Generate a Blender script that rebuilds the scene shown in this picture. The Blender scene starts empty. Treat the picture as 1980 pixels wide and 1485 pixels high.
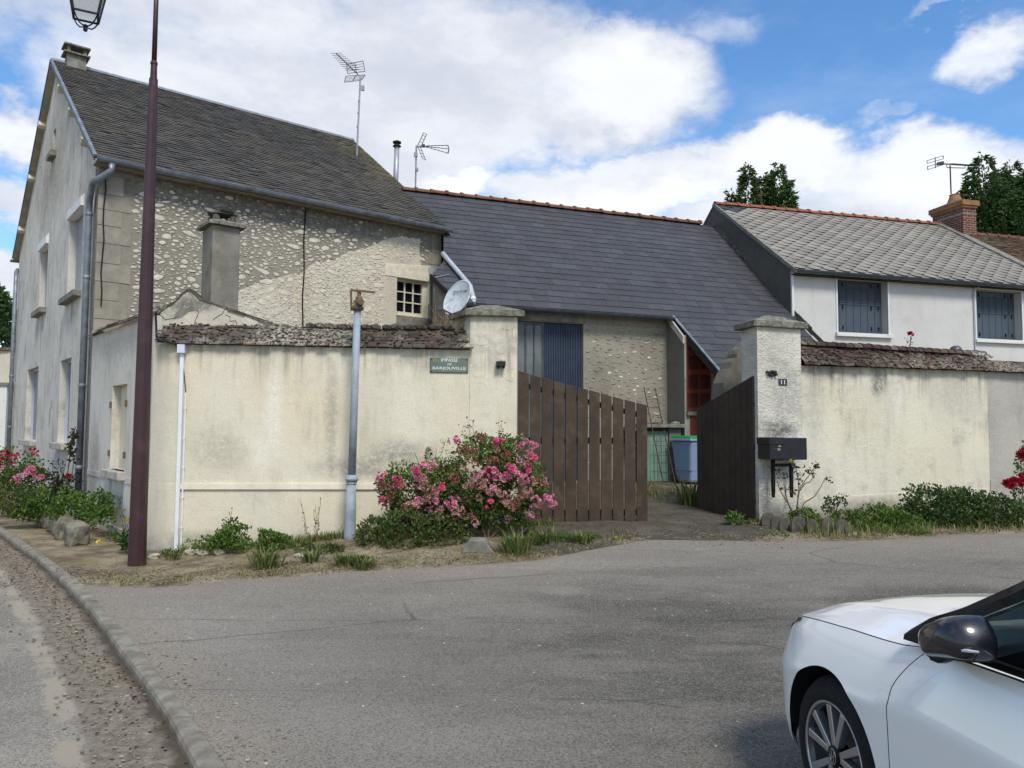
import bpy, bmesh, math, random
from mathutils import Vector, Matrix, noise
from mathutils.geometry import tessellate_polygon
random.seed(7)
V = Vector; R_ = math.radians; PI = math.pi
scene = bpy.context.scene
COL = scene.collection
UP = V((0, 0, 1))

# ---------------------------------------------------------------- camera model (surveyed from the photograph)
FW, FH, FPX = 1980, 1485, 1490.0
CAM = V((0, 0, 1.65))
RC = Matrix.Rotation(PI/2 + R_(3.38), 3, 'X') @ Matrix.Rotation(R_(0.35), 3, 'Z')
def ray(px, py):
    d = RC @ V(((px - FW/2)/FPX, (FH/2 - py)/FPX, -1)); return d/d.y
def at(px, py, Y): return CAM + ray(px, py)*Y
def onz(px, py, z):
    d = ray(px, py); return CAM + d*((z - CAM.z)/d.z)
class Plane:
    """vertical plane through p along unit dir a; n points outwards (to the viewer's side)"""
    def __init__(s, p, a):
        s.p = V((p[0], p[1])); s.a = V((a[0], a[1])).normalized(); s.n = V((s.a.y, -s.a.x))
    def pt(s, u, z, o=0.0):
        q = s.p + s.a*u + s.n*o; return V((q.x, q.y, z))
    def pix(s, px, py, o=0.0):
        d = ray(px, py); n = s.n
        t = ((s.p + n*o - V((CAM.x, CAM.y))).dot(n))/(d.x*n.x + d.y*n.y)
        q = CAM + d*t
        return ((V((q.x, q.y)) - s.p).dot(s.a), q.z)
    def p3(s, px, py, o=0.0):
        u, z = s.pix(px, py, o); return s.pt(u, z, o)
    def A3(s): return V((s.a.x, s.a.y, 0))
    def N3(s): return V((s.n.x, s.n.y, 0))
def sm(a, b, x):
    t = max(0.0, min(1.0, (x - a)/(b - a))); return t*t*(3 - 2*t)
def lerp(a, b, t): return a + (b - a)*t
def interp(tab, x):
    if x <= tab[0][0]: return tab[0][1]
    for (x0, y0), (x1, y1) in zip(tab, tab[1:]):
        if x <= x1: return lerp(y0, y1, (x - x0)/(x1 - x0))
    return tab[-1][1]
def rr(a, b): return random.uniform(a, b)
def s2l(c): return c/12.92 if c <= .04045 else ((c + .055)/1.055)**2.4
def rgb(r, g, b): return (s2l(r/255), s2l(g/255), s2l(b/255), 1)
def K(v): return (v, v, v, 1)

# ---------------------------------------------------------------- mesh builder
def wloc(o):
    l = V((0, 0, 0))
    while o is not None: l += o.location; o = o.parent
    return l
class MB:
    def __init__(s): s.v = []; s.f = []; s.m = []
    def poly(s, pts, m=0):
        i = len(s.v); s.v += [V(p) for p in pts]; s.f.append(tuple(range(i, i + len(pts)))); s.m.append(m)
    def mesh(s, vs, fs, m=0):
        i = len(s.v); s.v += [V(p) for p in vs]
        for f in fs: s.f.append(tuple(i + k for k in f)); s.m.append(m)
    def hexa(s, p, m=0, skip=()):
        """8 corners: bottom 0-3, top 4-7"""
        F = [(3, 2, 1, 0), (4, 5, 6, 7), (0, 1, 5, 4), (1, 2, 6, 5), (2, 3, 7, 6), (3, 0, 4, 7)]
        s.mesh(p, [f for k, f in enumerate(F) if k not in skip], m)
    def box(s, c, ax, ay, az, m=0):
        c = V(c); ax = V(ax); ay = V(ay); az = V(az)
        s.hexa([c - ax - ay - az, c + ax - ay - az, c + ax + ay - az, c - ax + ay - az,
                c - ax - ay + az, c + ax - ay + az, c + ax + ay + az, c - ax + ay + az], m)
    def pbox(s, pl, u0, u1, z0, z1, o0, o1, m=0):
        """box in plane coordinates"""
        s.hexa([pl.pt(u0, z0, o1), pl.pt(u1, z0, o1), pl.pt(u1, z0, o0), pl.pt(u0, z0, o0),
                pl.pt(u0, z1, o1), pl.pt(u1, z1, o1), pl.pt(u1, z1, o0), pl.pt(u0, z1, o0)], m)
    def prism(s, pts, vec, m=0):
        n = len(pts); vec = V(vec); a = [V(p) for p in pts]; b = [p + vec for p in a]
        s.mesh(a + b, [tuple(range(n)), tuple(range(2*n - 1, n - 1, -1))] + [(i, (i+1) % n, n + (i+1) % n, n + i) for i in range(n)], m)
    def tube(s, path, r, n=8, m=0, cap=True):
        path = [V(p) for p in path]; k = len(path)
        rs = r if isinstance(r, (list, tuple)) else [r]*k
        t = (path[1] - path[0]).normalized()
        x = t.orthogonal().normalized(); vs = []
        for i, p in enumerate(path):
            if i: 
                t2 = (path[min(i+1, k-1)] - path[i-1]).normalized()
                x = (x - t2*x.dot(t2)); x = x.normalized() if x.length > 1e-6 else t2.orthogonal().normalized(); t = t2
            y = t.cross(x)
            for j in range(n):
                a = 2*PI*j/n; vs.append(p + (x*math.cos(a) + y*math.sin(a))*rs[i])
        fs = [(i*n + j, i*n + (j+1) % n, (i+1)*n + (j+1) % n, (i+1)*n + j) for i in range(k-1) for j in range(n)]
        if cap: fs += [tuple(range(n - 1, -1, -1)), tuple(range((k-1)*n, k*n))]
        s.mesh(vs, fs, m)
    def lathe(s, c, prof, n=16, m=0, ax=None, ex=None, cap=True):
        """prof: (radius, height along ax)"""
        ax = V(ax).normalized() if ax is not None else UP
        x = V(ex).normalized() if ex is not None else ax.orthogonal().normalized()
        y = ax.cross(x); c = V(c); vs = []
        for r, h in prof:
            for j in range(n):
                a = 2*PI*j/n; vs.append(c + ax*h + (x*math.cos(a) + y*math.sin(a))*r)
        k = len(prof)
        fs = [(i*n + j, i*n + (j+1) % n, (i+1)*n + (j+1) % n, (i+1)*n + j) for i in range(k-1) for j in range(n)]
        if cap and prof[0][0] > 1e-5: fs.append(tuple(range(n - 1, -1, -1)))
        if cap and prof[-1][0] > 1e-5: fs.append(tuple(range((k-1)*n, k*n)))
        s.mesh(vs, fs, m)
    def rock(s, c, rx, ry, rz, m=0, ax=(1, 0, 0), ay=(0, 1, 0), az=(0, 0, 1), jit=.18, boxy=.0, sub=1):
        bm = bmesh.new(); bmesh.ops.create_icosphere(bm, subdivisions=sub, radius=1)
        off = V((rr(0, 99), rr(0, 99), rr(0, 99))); ax = V(ax); ay = V(ay); az = V(az); vs = []
        for v in bm.verts:
            d = v.co.copy()
            if boxy:
                k = max(abs(d.x), abs(d.y), abs(d.z)); d = d.lerp(d/k, boxy)
            d *= 1 + jit*noise.noise(v.co*1.7 + off)*1.6
            vs.append(V(c) + ax*d.x*rx + ay*d.y*ry + az*d.z*rz)
        s.mesh(vs, [tuple(v.index for v in f.verts) for f in bm.faces], m); bm.free()
    def leaf(s, p, d, nrm, L, W, m=0, bend=.25):
        d = V(d); w = d.cross(nrm)
        if w.length < 1e-4: w = d.orthogonal()
        w = w.normalized()*W*.5; nn = w.cross(d).normalized()
        mid = p + d*L*.5 + nn*L*bend*.4; tip = p + d*L - nn*L*bend*.3
        i = len(s.v); s.v += [p, mid - w, tip, mid + w]
        s.f += [(i, i+1, i+2), (i, i+2, i+3)]; s.m += [m, m]
    def build(s, name, mats, parent=None, smooth=False, uvp=None, bev=0.0, recalc=True):
        if not isinstance(mats, (list, tuple)): mats = [mats]
        off = wloc(parent) if parent is not None else V((0, 0, 0))
        me = bpy.data.meshes.new(name)
        me.from_pydata([tuple(v - off) for v in s.v], [], s.f)
        for x in mats: me.materials.append(x)
        if len(mats) > 1: me.polygons.foreach_set('material_index', s.m)
        if recalc:
            bm = bmesh.new(); bm.from_mesh(me); bmesh.ops.recalc_face_normals(bm, faces=bm.faces); bm.to_mesh(me); bm.free()
        me.update()
        uvl = me.uv_layers.new(name='UVMap'); buf = [0.0]*(2*len(me.loops))
        vv = [v + V((0, 0, 0)) for v in s.v]
        for p in me.polygons:
            n = p.normal
            if uvp is None:
                if abs(n.z) > .985: t = V((1, 0, 0)); b = V((0, 1, 0))
                else: t = UP.cross(n).normalized(); b = n.cross(t)
            for li in p.loop_indices:
                co = vv[me.loops[li].vertex_index]
                if uvp is None: buf[2*li] = co.dot(t); buf[2*li+1] = co.dot(b)
                else:
                    q = V((co.x, co.y)) - uvp.p; buf[2*li] = q.dot(uvp.a) + q.dot(uvp.n)*.6; buf[2*li+1] = co.z
        uvl.data.foreach_set('uv', buf)
        if smooth: me.polygons.foreach_set('use_smooth', [True]*len(me.polygons))
        o = bpy.data.objects.new(name, me); COL.objects.link(o)
        if parent is not None: o.parent = parent
        if bev:
            md = o.modifiers.new('bevel', 'BEVEL'); md.width = bev; md.segments = 2; md.limit_method = 'ANGLE'; md.angle_limit = R_(40)
        return o
def tag(o, label=None, cat=None, group=None, kind=None):
    for k, x in (('label', label), ('category', cat), ('group', group), ('kind', kind)):
        if x: o[k] = x
    return o
def thing(name, label, cat, loc=(0, 0, 0), group=None):
    o = bpy.data.objects.new(name, None); o.location = V(loc); o.empty_display_size = .2; COL.objects.link(o)
    return tag(o, label, cat, group)

def wall_face(mb, pl, outer, holes=(), o=0.0, m=0, reveal=.0, mr=None, thick=.0, back=True):
    """wall with real openings: front face, reveals, outer edges and back"""
    loops = [[V((u, z, 0)) for u, z in outer]] + [[V((u, z, 0)) for u, z in h] for h in holes]
    flat = [p for l in loops for p in l]
    tris = tessellate_polygon(loops)
    mb.mesh([pl.pt(p.x, p.y, o) for p in flat], tris, m)
    for h in holes:
        n = len(h)
        for i in range(n):
            a, b = h[i], h[(i+1) % n]
            mb.poly([pl.pt(a[0], a[1], o), pl.pt(b[0], b[1], o), pl.pt(b[0], b[1], o - reveal), pl.pt(a[0], a[1], o - reveal)], m if mr is None else mr)
    if thick:
        n = len(outer)
        for i in range(n):
            a, b = outer[i], outer[(i+1) % n]
            mb.poly([pl.pt(a[0], a[1], o), pl.pt(b[0], b[1], o), pl.pt(b[0], b[1], o - thick), pl.pt(a[0], a[1], o - thick)], m)
        if back: mb.poly([pl.pt(u, z, o - thick) for u, z in outer], m)
def rect(u0, u1, z0, z1): return [(u0, z0), (u1, z0), (u1, z1), (u0, z1)]
def wobble(pts, step=.05, amp=.02):
    out = []
    for a, b in zip(pts, pts[1:]):
        L = math.hypot(b[0]-a[0], b[1]-a[1]); k = max(1, int(L/step))
        for i in range(k):
            t = i/k; q = noise.noise(V((a[0]+(b[0]-a[0])*t, a[1]+(b[1]-a[1])*t, 3))*7)
            out.append((lerp(a[0], b[0], t) + amp*(q + rr(-.5, .5)), lerp(a[1], b[1], t) + amp*(q + rr(-.7, .7))))
    out.append(pts[-1]); return out

def slates(mb, O, U, D, L, ulo, uhi, w, ex, th, m=0, jit=.004, drop=0.0, mdeck=0):
    """courses of single slates on a roof slope: O ridge point, U along ridge, D down slope"""
    U = V(U).normalized(); D = V(D).normalized(); N = U.cross(D)
    if N.z < 0: N = -N
    rows = int(math.ceil(L/ex))
    for i in range(rows):
        d1 = L - i*ex; d0 = max(0.0, d1 - ex*1.45); d1 += rr(-1, 1)*jit
        a, b = ulo(d1), uhi(d1)
        a0, b0 = ulo(d0), uhi(d0)
        if abs(a - a0) > .6: a = a0 = max(a, a0)
        u = min(a, a0) - w*((i % 2)*.5 + rr(0, .06))
        while u < max(b, b0):
            u0, u1 = u, u + w - .004; u += w
            p = []
            dd = d1 + rr(-1, 1)*jit - (rr(0, drop) if random.random() < .08 else 0)
            h1 = th*1.9 + rr(0, 1)*jit; h0 = th*.25
            x0, x1 = max(u0, a), min(u1, b); y0, y1 = max(u0, a0), min(u1, b0)
            if x1 - x0 < .01 and y1 - y0 < .01: continue
            x1 = max(x0, x1); y1 = max(y0, y1)
            t0 = O + U*x0 + D*dd + N*h1; t1 = O + U*x1 + D*dd + N*(h1 + rr(-1, 1)*jit*.5)
            t2 = O + U*y1 + D*d0 + N*h0; t3 = O + U*y0 + D*d0 + N*h0
            mb.mesh([t0, t1, t2, t3, t0 - N*th, t1 - N*th, t2 - N*th*.2, t3 - N*th*.2],
                    [(0, 1, 2, 3), (0, 4, 5, 1), (0, 3, 7, 4), (1, 5, 6, 2)], m)
    for k in range(36):
        d0, d1 = L*k/36, L*(k+1)/36; a0, a1 = ulo(d0), ulo(d1)
        if abs(a0 - a1) > .6: a0 = a1 = max(a0, a1)
        mb.poly([O + U*a0 + D*d0 - N*.004, O + U*uhi(d0) + D*d0 - N*.004, O + U*uhi(d1) + D*d1 - N*.004, O + U*a1 + D*d1 - N*.004], mdeck)
def gutter(mb, a, b, out, r=.065, m=0, brackets=.5, sag=0.0):
    """half-round gutter from a to b, open side up; out = outward unit"""
    a = V(a); b = V(b); out = V(out).normalized(); n = 8
    def ring(p, rad): return [p + out*(rad*math.cos(t)) - UP*(rad*math.sin(t)) for t in [PI*k/n for k in range(n+1)]]
    o0, o1, i0, i1 = ring(a, r), ring(b, r), ring(a, r*.9), ring(b, r*.9)
    for q0, q1 in ((o0, o1), (i0, i1)):
        mb.mesh(q0 + q1, [(k, k+1, n+2+k, n+1+k) for k in range(n)], m)
    for q0, q1 in ((o0, i0), (o1, i1)):
        mb.mesh(q0 + q1, [(k, k+1, n+2+k, n+1+k) for k in range(n)], m)
    mb.tube([a + out*r, b + out*r], .009, 6, m)
    mb.poly([a - out*r, b - out*r, b - out*r*.9, a - out*r*.9], m)
    L = (b - a).length; k = max(2, int(L/brackets))
    for i in range(k + 1):
        p = a.lerp(b, i/k)
        q0 = ring(p - (b-a).normalized()*.011, r*1.06); q1 = ring(p + (b-a).normalized()*.011, r*1.06)
        mb.mesh(q0 + q1, [(j, j+1, n+2+j, n+1+j) for j in range(n)], m)
# ---------------------------------------------------------------- materials
class NT:
    def __init__(s, name, rough=.8, spec=.3):
        s.mat = bpy.data.materials.new(name); s.mat.use_nodes = True; s.t = s.mat.node_tree
        s.b = s.t.nodes['Principled BSDF']; s.b.inputs['Roughness'].default_value = rough
        s.b.inputs['Specular IOR Level'].default_value = spec
        s._uv = s._ob = s._isl = None
    def n(s, typ, **kw):
        x = s.t.nodes.new(typ)
        for k, v in kw.items(): setattr(x, k, v)
        return x
    def L(s, a, b): s.t.links.new(a, b)
    def put(s, sock, v):
        if v is None: return
        if hasattr(v, 'is_linked') or hasattr(v, 'links'): s.L(v, sock)
        else:
            try: sock.default_value = v
            except Exception: sock.default_value = v[:3] if hasattr(v, '__len__') else (v, v, v)
    def uv(s):
        if s._uv is None: s._uv = s.n('ShaderNodeTexCoord').outputs['UV']
        return s._uv
    def ob(s):
        if s._ob is None: s._ob = s.n('ShaderNodeNewGeometry').outputs['Position']
        return s._ob
    def isl(s):
        if s._isl is None: s._isl = s.n('ShaderNodeNewGeometry').outputs['Random Per Island']
        return s._isl
    def scale(s, vec, sc, loc=(0, 0, 0)):
        m = s.n('ShaderNodeMapping'); s.put(m.inputs['Vector'], vec); m.inputs['Scale'].default_value = sc; m.inputs['Location'].default_value = loc
        return m.outputs[0]
    def noise(s, vec, sc, det=4, rough=.55, dist=0, w=False):
        x = s.n('ShaderNodeTexNoise'); s.put(x.inputs['Vector'], vec); x.inputs['Scale'].default_value = sc
        x.inputs['Detail'].default_value = det; x.inputs['Roughness'].default_value = rough; x.inputs['Distortion'].default_value = dist
        return x.outputs['Color' if w else 'Fac']
    def vor(s, vec, sc, feat='F1', out='Distance', rnd=1):
        x = s.n('ShaderNodeTexVoronoi', feature=feat); s.put(x.inputs['Vector'], vec); x.inputs['Scale'].default_value = sc
        x.inputs['Randomness'].default_value = rnd
        return x.outputs[out]
    def mr(s, v, a, b, c=0, d=1, smooth=True):
        x = s.n('ShaderNodeMapRange', interpolation_type='SMOOTHSTEP' if smooth else 'LINEAR'); s.put(x.inputs[0], v)
        for k, q in zip((1, 2, 3, 4), (a, b, c, d)): x.inputs[k].default_value = q
        return x.outputs[0]
    def ma(s, op, a, b=None):
        x = s.n('ShaderNodeMath', operation=op); s.put(x.inputs[0], a); s.put(x.inputs[1], b); return x.outputs[0]
    def mul(s, a, b): return s.ma('MULTIPLY', a, b)
    def mix(s, f, a, b, mode='MIX'):
        x = s.n('ShaderNodeMix', data_type='RGBA', blend_type=mode); s.put(x.inputs[0], f); s.put(x.inputs[6], a); s.put(x.inputs[7], b); return x.outputs[2]
    def ramp(s, f, stops):
        x = s.n('ShaderNodeValToRGB'); s.put(x.inputs[0], f); e = x.color_ramp.elements
        while len(e) < len(stops): e.new(.5)
        for q, (p, c) in zip(e, stops): q.position = p; q.color = c
        return x.outputs[0]
    def sep(s, v):
        x = s.n('ShaderNodeSeparateXYZ'); s.put(x.inputs[0], v); return x.outputs
    def attr(s, nm): return s.n('ShaderNodeAttribute', attribute_name=nm).outputs['Fac']
    def spot(s, vec, c, r, nz=.35, sc=3, hard=0.0):
        """soft-edged patch around c (u,v) with half sizes r"""
        x = s.n('ShaderNodeVectorMath', operation='SUBTRACT'); s.put(x.inputs[0], vec); x.inputs[1].default_value = (c[0], c[1], 0)
        y = s.n('ShaderNodeVectorMath', operation='DIVIDE'); s.L(x.outputs[0], y.inputs[0]); y.inputs[1].default_value = (r[0], r[1], 1e6)
        l = s.n('ShaderNodeVectorMath', operation='LENGTH'); s.L(y.outputs[0], l.inputs[0])
        d = s.ma('ADD', l.outputs['Value'], s.ma('MULTIPLY', s.ma('SUBTRACT', s.noise(vec, sc, 5), .5), nz*3))
        return s.mul(s.mr(d, 1.15, .15 + hard*.8, 0, 1), s.mr(s.noise(vec, 11, 7, .78), .34, .58, .12, 1))
    def bump(s, h, st=.5, dist=.01, prev=None):
        x = s.n('ShaderNodeBump'); x.inputs['Strength'].default_value = st; x.inputs['Distance'].default_value = dist
        s.put(x.inputs['Height'], h)
        if prev is not None: s.L(prev, x.inputs['Normal'])
        return x.outputs[0]
    def done(s, col=None, nrm=None, rough=None):
        if col is not None: s.put(s.b.inputs['Base Color'], col)
        if nrm is not None: s.L(nrm, s.b.inputs['Normal'])
        if rough is not None: s.put(s.b.inputs['Roughness'], rough)
        return s.mat

def plain(name, c, rough=.6, spec=.4, metal=0, var=.25, sc=6, bump=.0, bsc=60, dirt=None, dsc=3.0, isl=0.0):
    t = NT(name, rough, spec); t.b.inputs['Metallic'].default_value = metal
    p = t.ob(); dark = tuple(x*(1 - var) for x in c[:3]) + (1,); lite = tuple(min(1, x*(1 + var)) for x in c[:3]) + (1,)
    col = t.mix(t.mr(t.noise(p, sc, 6, .65), .3, .7), dark, lite)
    if isl: col = t.mix(t.mul(t.isl(), isl), col, tuple(x*.35 for x in c[:3]) + (1,))
    if dirt is not None:
        col = t.mix(t.mul(t.mr(t.noise(p, dsc, 7, .7), .48, .72), dirt[1]), col, dirt[0])
    nr = t.bump(t.noise(p, bsc, 4, .7), bump, .004) if bump else None
    return t.done(col, nr, t.mr(t.noise(p, sc*2.3, 4), .2, .8, max(.05, rough - .1), min(1, rough + .12)))

def plaster(name, c1, c2, stain, amt=.5, grain=.5, gsc=90, streak=.4, spots=(), topdark=None, plinth=None, warm=None, bd=.012):
    """roughcast/plaster on a wall whose UV is (metres along, metres up)"""
    t = NT(name, .92, .15); uv = t.uv()
    col = t.mix(t.mr(t.noise(uv, .9, 5, .6), .35, .68), c1, c2)
    if warm: col = t.mix(t.mul(t.mr(t.noise(t.scale(uv, (1, 1, 1), (7, 3, 0)), .55, 4, .5), .45, .7), .6), col, warm)
    st = t.mr(t.noise(t.scale(uv, (3.2, .55, 1)), 1.6, 6, .65), .5, .74)
    col = t.mix(t.mul(st, streak), col, stain)
    bl = t.mr(t.noise(uv, 2.1, 8, .72), .52, .72)
    col = t.mix(t.mul(bl, amt), col, stain)
    v_ = t.sep(uv)[1]
    if topdark:
        dr = t.mr(t.noise(t.scale(uv, (9, .5, 1)), 1.0, 6, .7), .44, .66); tm = t.mr(t.ma('ADD', v_, t.mul(t.noise(t.scale(uv, (5, .2, 1)), 1.0, 4), .9)), topdark - .25, topdark + .55)
        col = t.mix(t.mul(t.mul(dr, tm), .75), col, tuple(x*.8 for x in stain[:3]) + (1,))
        col = t.mix(t.mul(t.mr(v_, topdark - .16, topdark + .02), t.mr(t.noise(uv, 5, 5), .35, .6, .2, .7)), col, stain)
    if plinth:
        bm_ = t.mr(t.ma('ADD', v_, t.mul(t.ma('SUBTRACT', t.noise(uv, 3.5, 7, .72), .5), .9)), plinth + .22, plinth - .25)
        col = t.mix(t.mul(bm_, .8), col, tuple(x*.85 for x in stain[:3]) + (1,))
    for c, r, cc, k in spots: col = t.mix(t.mul(t.spot(uv, c, r), min(1, k*1.35)), col, cc)
    col = t.mix(t.mr(t.noise(uv, 34, 5, .8), .42, .62, .12, 0), col, tuple(x*.5 for x in stain[:3]) + (1,))
    col = t.mix(t.mr(t.noise(uv, 48, 4, .8), .52, .68, 0, .16), col, tuple(min(1, x*1.3) for x in c1[:3]) + (1,))
    sp = t.mr(t.noise(uv, 26, 4, .8), .6, .75)
    col = t.mix(t.mul(sp, .28*amt + .08), col, tuple(x*.45 for x in stain[:3]) + (1,))
    g = t.noise(uv, gsc, 3, .75)
    col = t.mix(t.mr(g, .25, .5, .22, 0), col, tuple(x*.6 for x in c1[:3]) + (1,))
    h = t.ma('ADD', t.mul(g, 1.0), t.mul(t.noise(uv, 7, 7, .68), 1.3))
    return t.done(col, t.bump(h, grain, bd))

def slate_mat(name, cols, rough=.55, moss=None, mamt=.5, grain=.25, spec=.35, spots=()):
    t = NT(name, rough, spec); p = t.ob()
    col = t.ramp(t.isl(), [(i/(len(cols) - 1), c) for i, c in enumerate(cols)])
    n1 = t.noise(p, 1.1, 6, .7)
    col = t.mix(t.mul(t.mr(n1, .4, .7), .35), col, tuple(x*.55 for x in cols[0][:3]) + (1,))
    col = t.mix(t.mr(t.noise(p, 40, 4, .7), .35, .7, 0, .35), col, tuple(min(1, x*1.6) for x in cols[-1][:3]) + (1,))
    if moss is not None:
        msk = t.mul(t.mr(t.noise(p, .7, 4, .6), .46, .62), t.mr(t.noise(p, 22, 6, .75), .42, .62))
        col = t.mix(t.mul(msk, mamt), col, moss)
        col = t.mix(t.mul(t.mr(t.noise(p, 13, 5, .8), .66, .76), mamt*.8), col, rgb(168, 166, 150))
    for c, r, cc, k in spots:
        x = t.n('ShaderNodeVectorMath', operation='DISTANCE'); t.put(x.inputs[0], p); x.inputs[1].default_value = c
        d = t.ma('ADD', x.outputs['Value'], t.mul(t.ma('SUBTRACT', t.noise(p, 1.4, 6, .7), .5), r*2))
        col = t.mix(t.mul(t.mul(t.mr(d, r, r*.2), t.mr(t.noise(p, 16, 5, .8), .38, .6)), k), col, cc)
    return t.done(col, t.bump(t.noise(p, 55, 4, .7), grain, .004), t.mr(t.noise(p, 8, 4), .3, .7, max(.1, rough - .12), min(1, rough + .15)))

def leaf_mat(name, cols, rough=.55, tr=.25, spec=.3):
    t = NT(name, rough, spec); p = t.ob()
    col = t.ramp(t.isl(), [(i/(len(cols) - 1), c) for i, c in enumerate(cols)])
    col = t.mix(t.mr(t.noise(p, 5, 3), .3, .7, 0, .45), col, tuple(x*.6 for x in cols[0][:3]) + (1,))
    t.done(col)
    tb = t.n('ShaderNodeBsdfTranslucent'); t.put(tb.inputs[0], col)
    mx = t.n('ShaderNodeMixShader'); mx.inputs[0].default_value = tr
    t.L(t.b.outputs[0], mx.inputs[1]); t.L(tb.outputs[0], mx.inputs[2])
    out = [x for x in t.t.nodes if x.type == 'OUTPUT_MATERIAL'][0]; t.L(mx.outputs[0], out.inputs[0])
    return t.mat

M = {}
M['zinc'] = plain('zinc_weathered', rgb(124, 132, 140), .45, .5, .35, .25, 5, .1, 40, (rgb(70, 72, 72), .5))
M['zinc_light'] = plain('zinc_light', rgb(160, 166, 170), .4, .5, .35, .2, 5)
M['zinc_dark'] = plain('gutter_dark', rgb(74, 78, 84), .45, .45, .2, .3, 5)
M['concrete'] = plain('concrete_old', rgb(128, 126, 116), .92, .15, 0, .28, 5, .5, 90, (rgb(80, 80, 72), .7), 4)
M['concrete_dark'] = plain('concrete_mossy', rgb(98, 97, 88), .95, .1, 0, .4, 8, .7, 70, (rgb(58, 60, 48), .75), 7)
M['cap'] = plain('cap_lichen', rgb(120, 118, 106), .95, .1, 0, .45, 14, .9, 55, (rgb(70, 70, 62), .85), 9)
M['stone'] = plain('flint_stone', rgb(200, 193, 175), .85, .2, 0, .22, 9, .5, 60, (rgb(190, 172, 130), .5), 3.3)
M['stone_grey'] = plain('stone_mortared', rgb(142, 137, 124), .9, .15, 0, .25, 9, .5, 60)
M['stone_pale'] = plain('stone_pale', rgb(208, 199, 178), .9, .15, 0, .14, 9, .6, 60, (rgb(205, 182, 140), .35), 2.3)
M['quoin'] = plain('quoin_stone', rgb(146, 140, 126), .92, .15, 0, .2, 3, .6, 70, (rgb(120, 118, 108), .6), 2)
M['kerbstone'] = plain('kerb_stone', rgb(132, 127, 114), .95, .12, 0, .3, 7, .9, 60, (rgb(98, 90, 76), .8), 3.2)
M['bedstone'] = plain('bed_stone', rgb(116, 112, 98), .93, .15, 0, .4, 9, .9, 40, (rgb(82, 84, 70), .8), 5)
M['maroon'] = plain('maroon_paint', rgb(58, 34, 36), .42, .45, 0, .12, 3, .08, 60, (rgb(94, 64, 62), .5), 2.5)
M['post_grey'] = plain('post_paint', rgb(150, 160, 168), .6, .35, 0, .14, 4, .25, 50, (rgb(104, 104, 98), .75), 3.0)
M['rust'] = plain('rust', rgb(112, 96, 76), .85, .25, .2, .35, 20, .6, 60)
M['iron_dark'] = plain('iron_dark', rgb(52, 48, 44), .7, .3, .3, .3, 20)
M['rust_dark'] = plain('rust_dark', rgb(84, 66, 56), .85, .25, .2, .35, 20)
M['white_pvc'] = plain('white_pvc', rgb(226, 228, 228), .4, .45, 0, .05, 3, 0, 60, (rgb(180, 178, 168), .4), 3)
M['grey_pvc'] = plain('grey_pvc', rgb(168, 174, 182), .45, .4, 0, .1, 4, 0, 60, (rgb(120, 122, 122), .5), 4)
M['box_white'] = plain('box_white', rgb(206, 212, 226), .45, .4, 0, .04, 3)
M['black'] = plain('black_plastic', rgb(24, 25, 28), .42, .45, 0, .2, 8, 0, 60, (rgb(44, 45, 46), .5), 6)
M['black_matte'] = plain('black_matte', rgb(18, 18, 19), .7, .3, 0, .2, 8)
M['black_cable'] = plain('black_cable', rgb(20, 19, 22), .6, .3)
M['gate'] = plain('gate_wood', rgb(70, 57, 44), .6, .3, 0, .25, 2.2, .2, 30, (rgb(104, 90, 70), .5), 5.2, isl=.35)
M['gate_shaded'] = plain('gate_wood_shaded', rgb(62, 50, 43), .6, .3, 0, .2, 2.2, .15, 30, (rgb(54, 46, 40), .5), 3.2, isl=.3)  # same gate wood, with the open leaf's shade put into the colour
M['gate_rail'] = plain('gate_rail', rgb(46, 36, 30), .7, .25, 0, .2, 3)
M['blue_metal'] = plain('blue_corrugated', rgb(72, 84, 100), .5, .4, .05, .12, 3, 0, 60, (rgb(46, 56, 74), .5), 2)
M['glass_dirty'] = plain('dirty_glazing', rgb(92, 98, 96), .35, .5, 0, .3, 1.6, 0, 60, (rgb(128, 130, 120), .5), 2)
M['red_door'] = plain('red_wood', rgb(116, 52, 40), .6, .3, 0, .2, 3, .15, 40, (rgb(86, 40, 36), .6), 3)
M['red_dark'] = plain('red_wood_shaded', rgb(72, 32, 27), .7, .25, 0, .25, 6, .2, 40)  # darker red paints the shade of the door's panel grooves
M['green_door'] = plain('green_wood', rgb(112, 142, 126), .65, .3, 0, .15, 3, .1, 40, (rgb(150, 168, 150), .5), 4)
M['bin_blue'] = plain('bin_blue', rgb(126, 146, 172), .5, .4, 0, .06, 3)
M['bin_grey'] = plain('bin_rim', rgb(142, 158, 186), .5, .4, 0, .06, 3)
M['bin_green'] = plain('bin_lid_green', rgb(38, 134, 64), .45, .4, 0, .1, 3)
M['white_paint'] = plain('white_paint', rgb(216, 216, 210), .6, .3, 0, .06, 4, .1, 60, (rgb(170, 168, 158), .55), 4)
M['cream_wood'] = plain('cream_wood', rgb(206, 200, 172), .65, .3, 0, .1, 6, .2, 50, (rgb(160, 152, 120), .5), 9)
M['shutter_blue'] = plain('shutter_blue', rgb(70, 80, 90), .5, .4, 0, .08, 3)
M['shutter_grey'] = plain('roller_grey', rgb(176, 180, 188), .5, .4, 0, .06, 3)
M['shutter_lav'] = plain('roller_lavender', rgb(142, 142, 152), .6, .3, 0, .1, 3)
M['terracotta'] = plain('terracotta', rgb(150, 92, 70), .85, .2, 0, .25, 4, .4, 50, (rgb(112, 92, 66), .7), 3.5, isl=.3)
M['terra_old'] = plain('terracotta_old', rgb(118, 80, 64), .88, .2, 0, .3, 4, .4, 50, (rgb(96, 86, 66), .85), 3.2, isl=.4)
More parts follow.
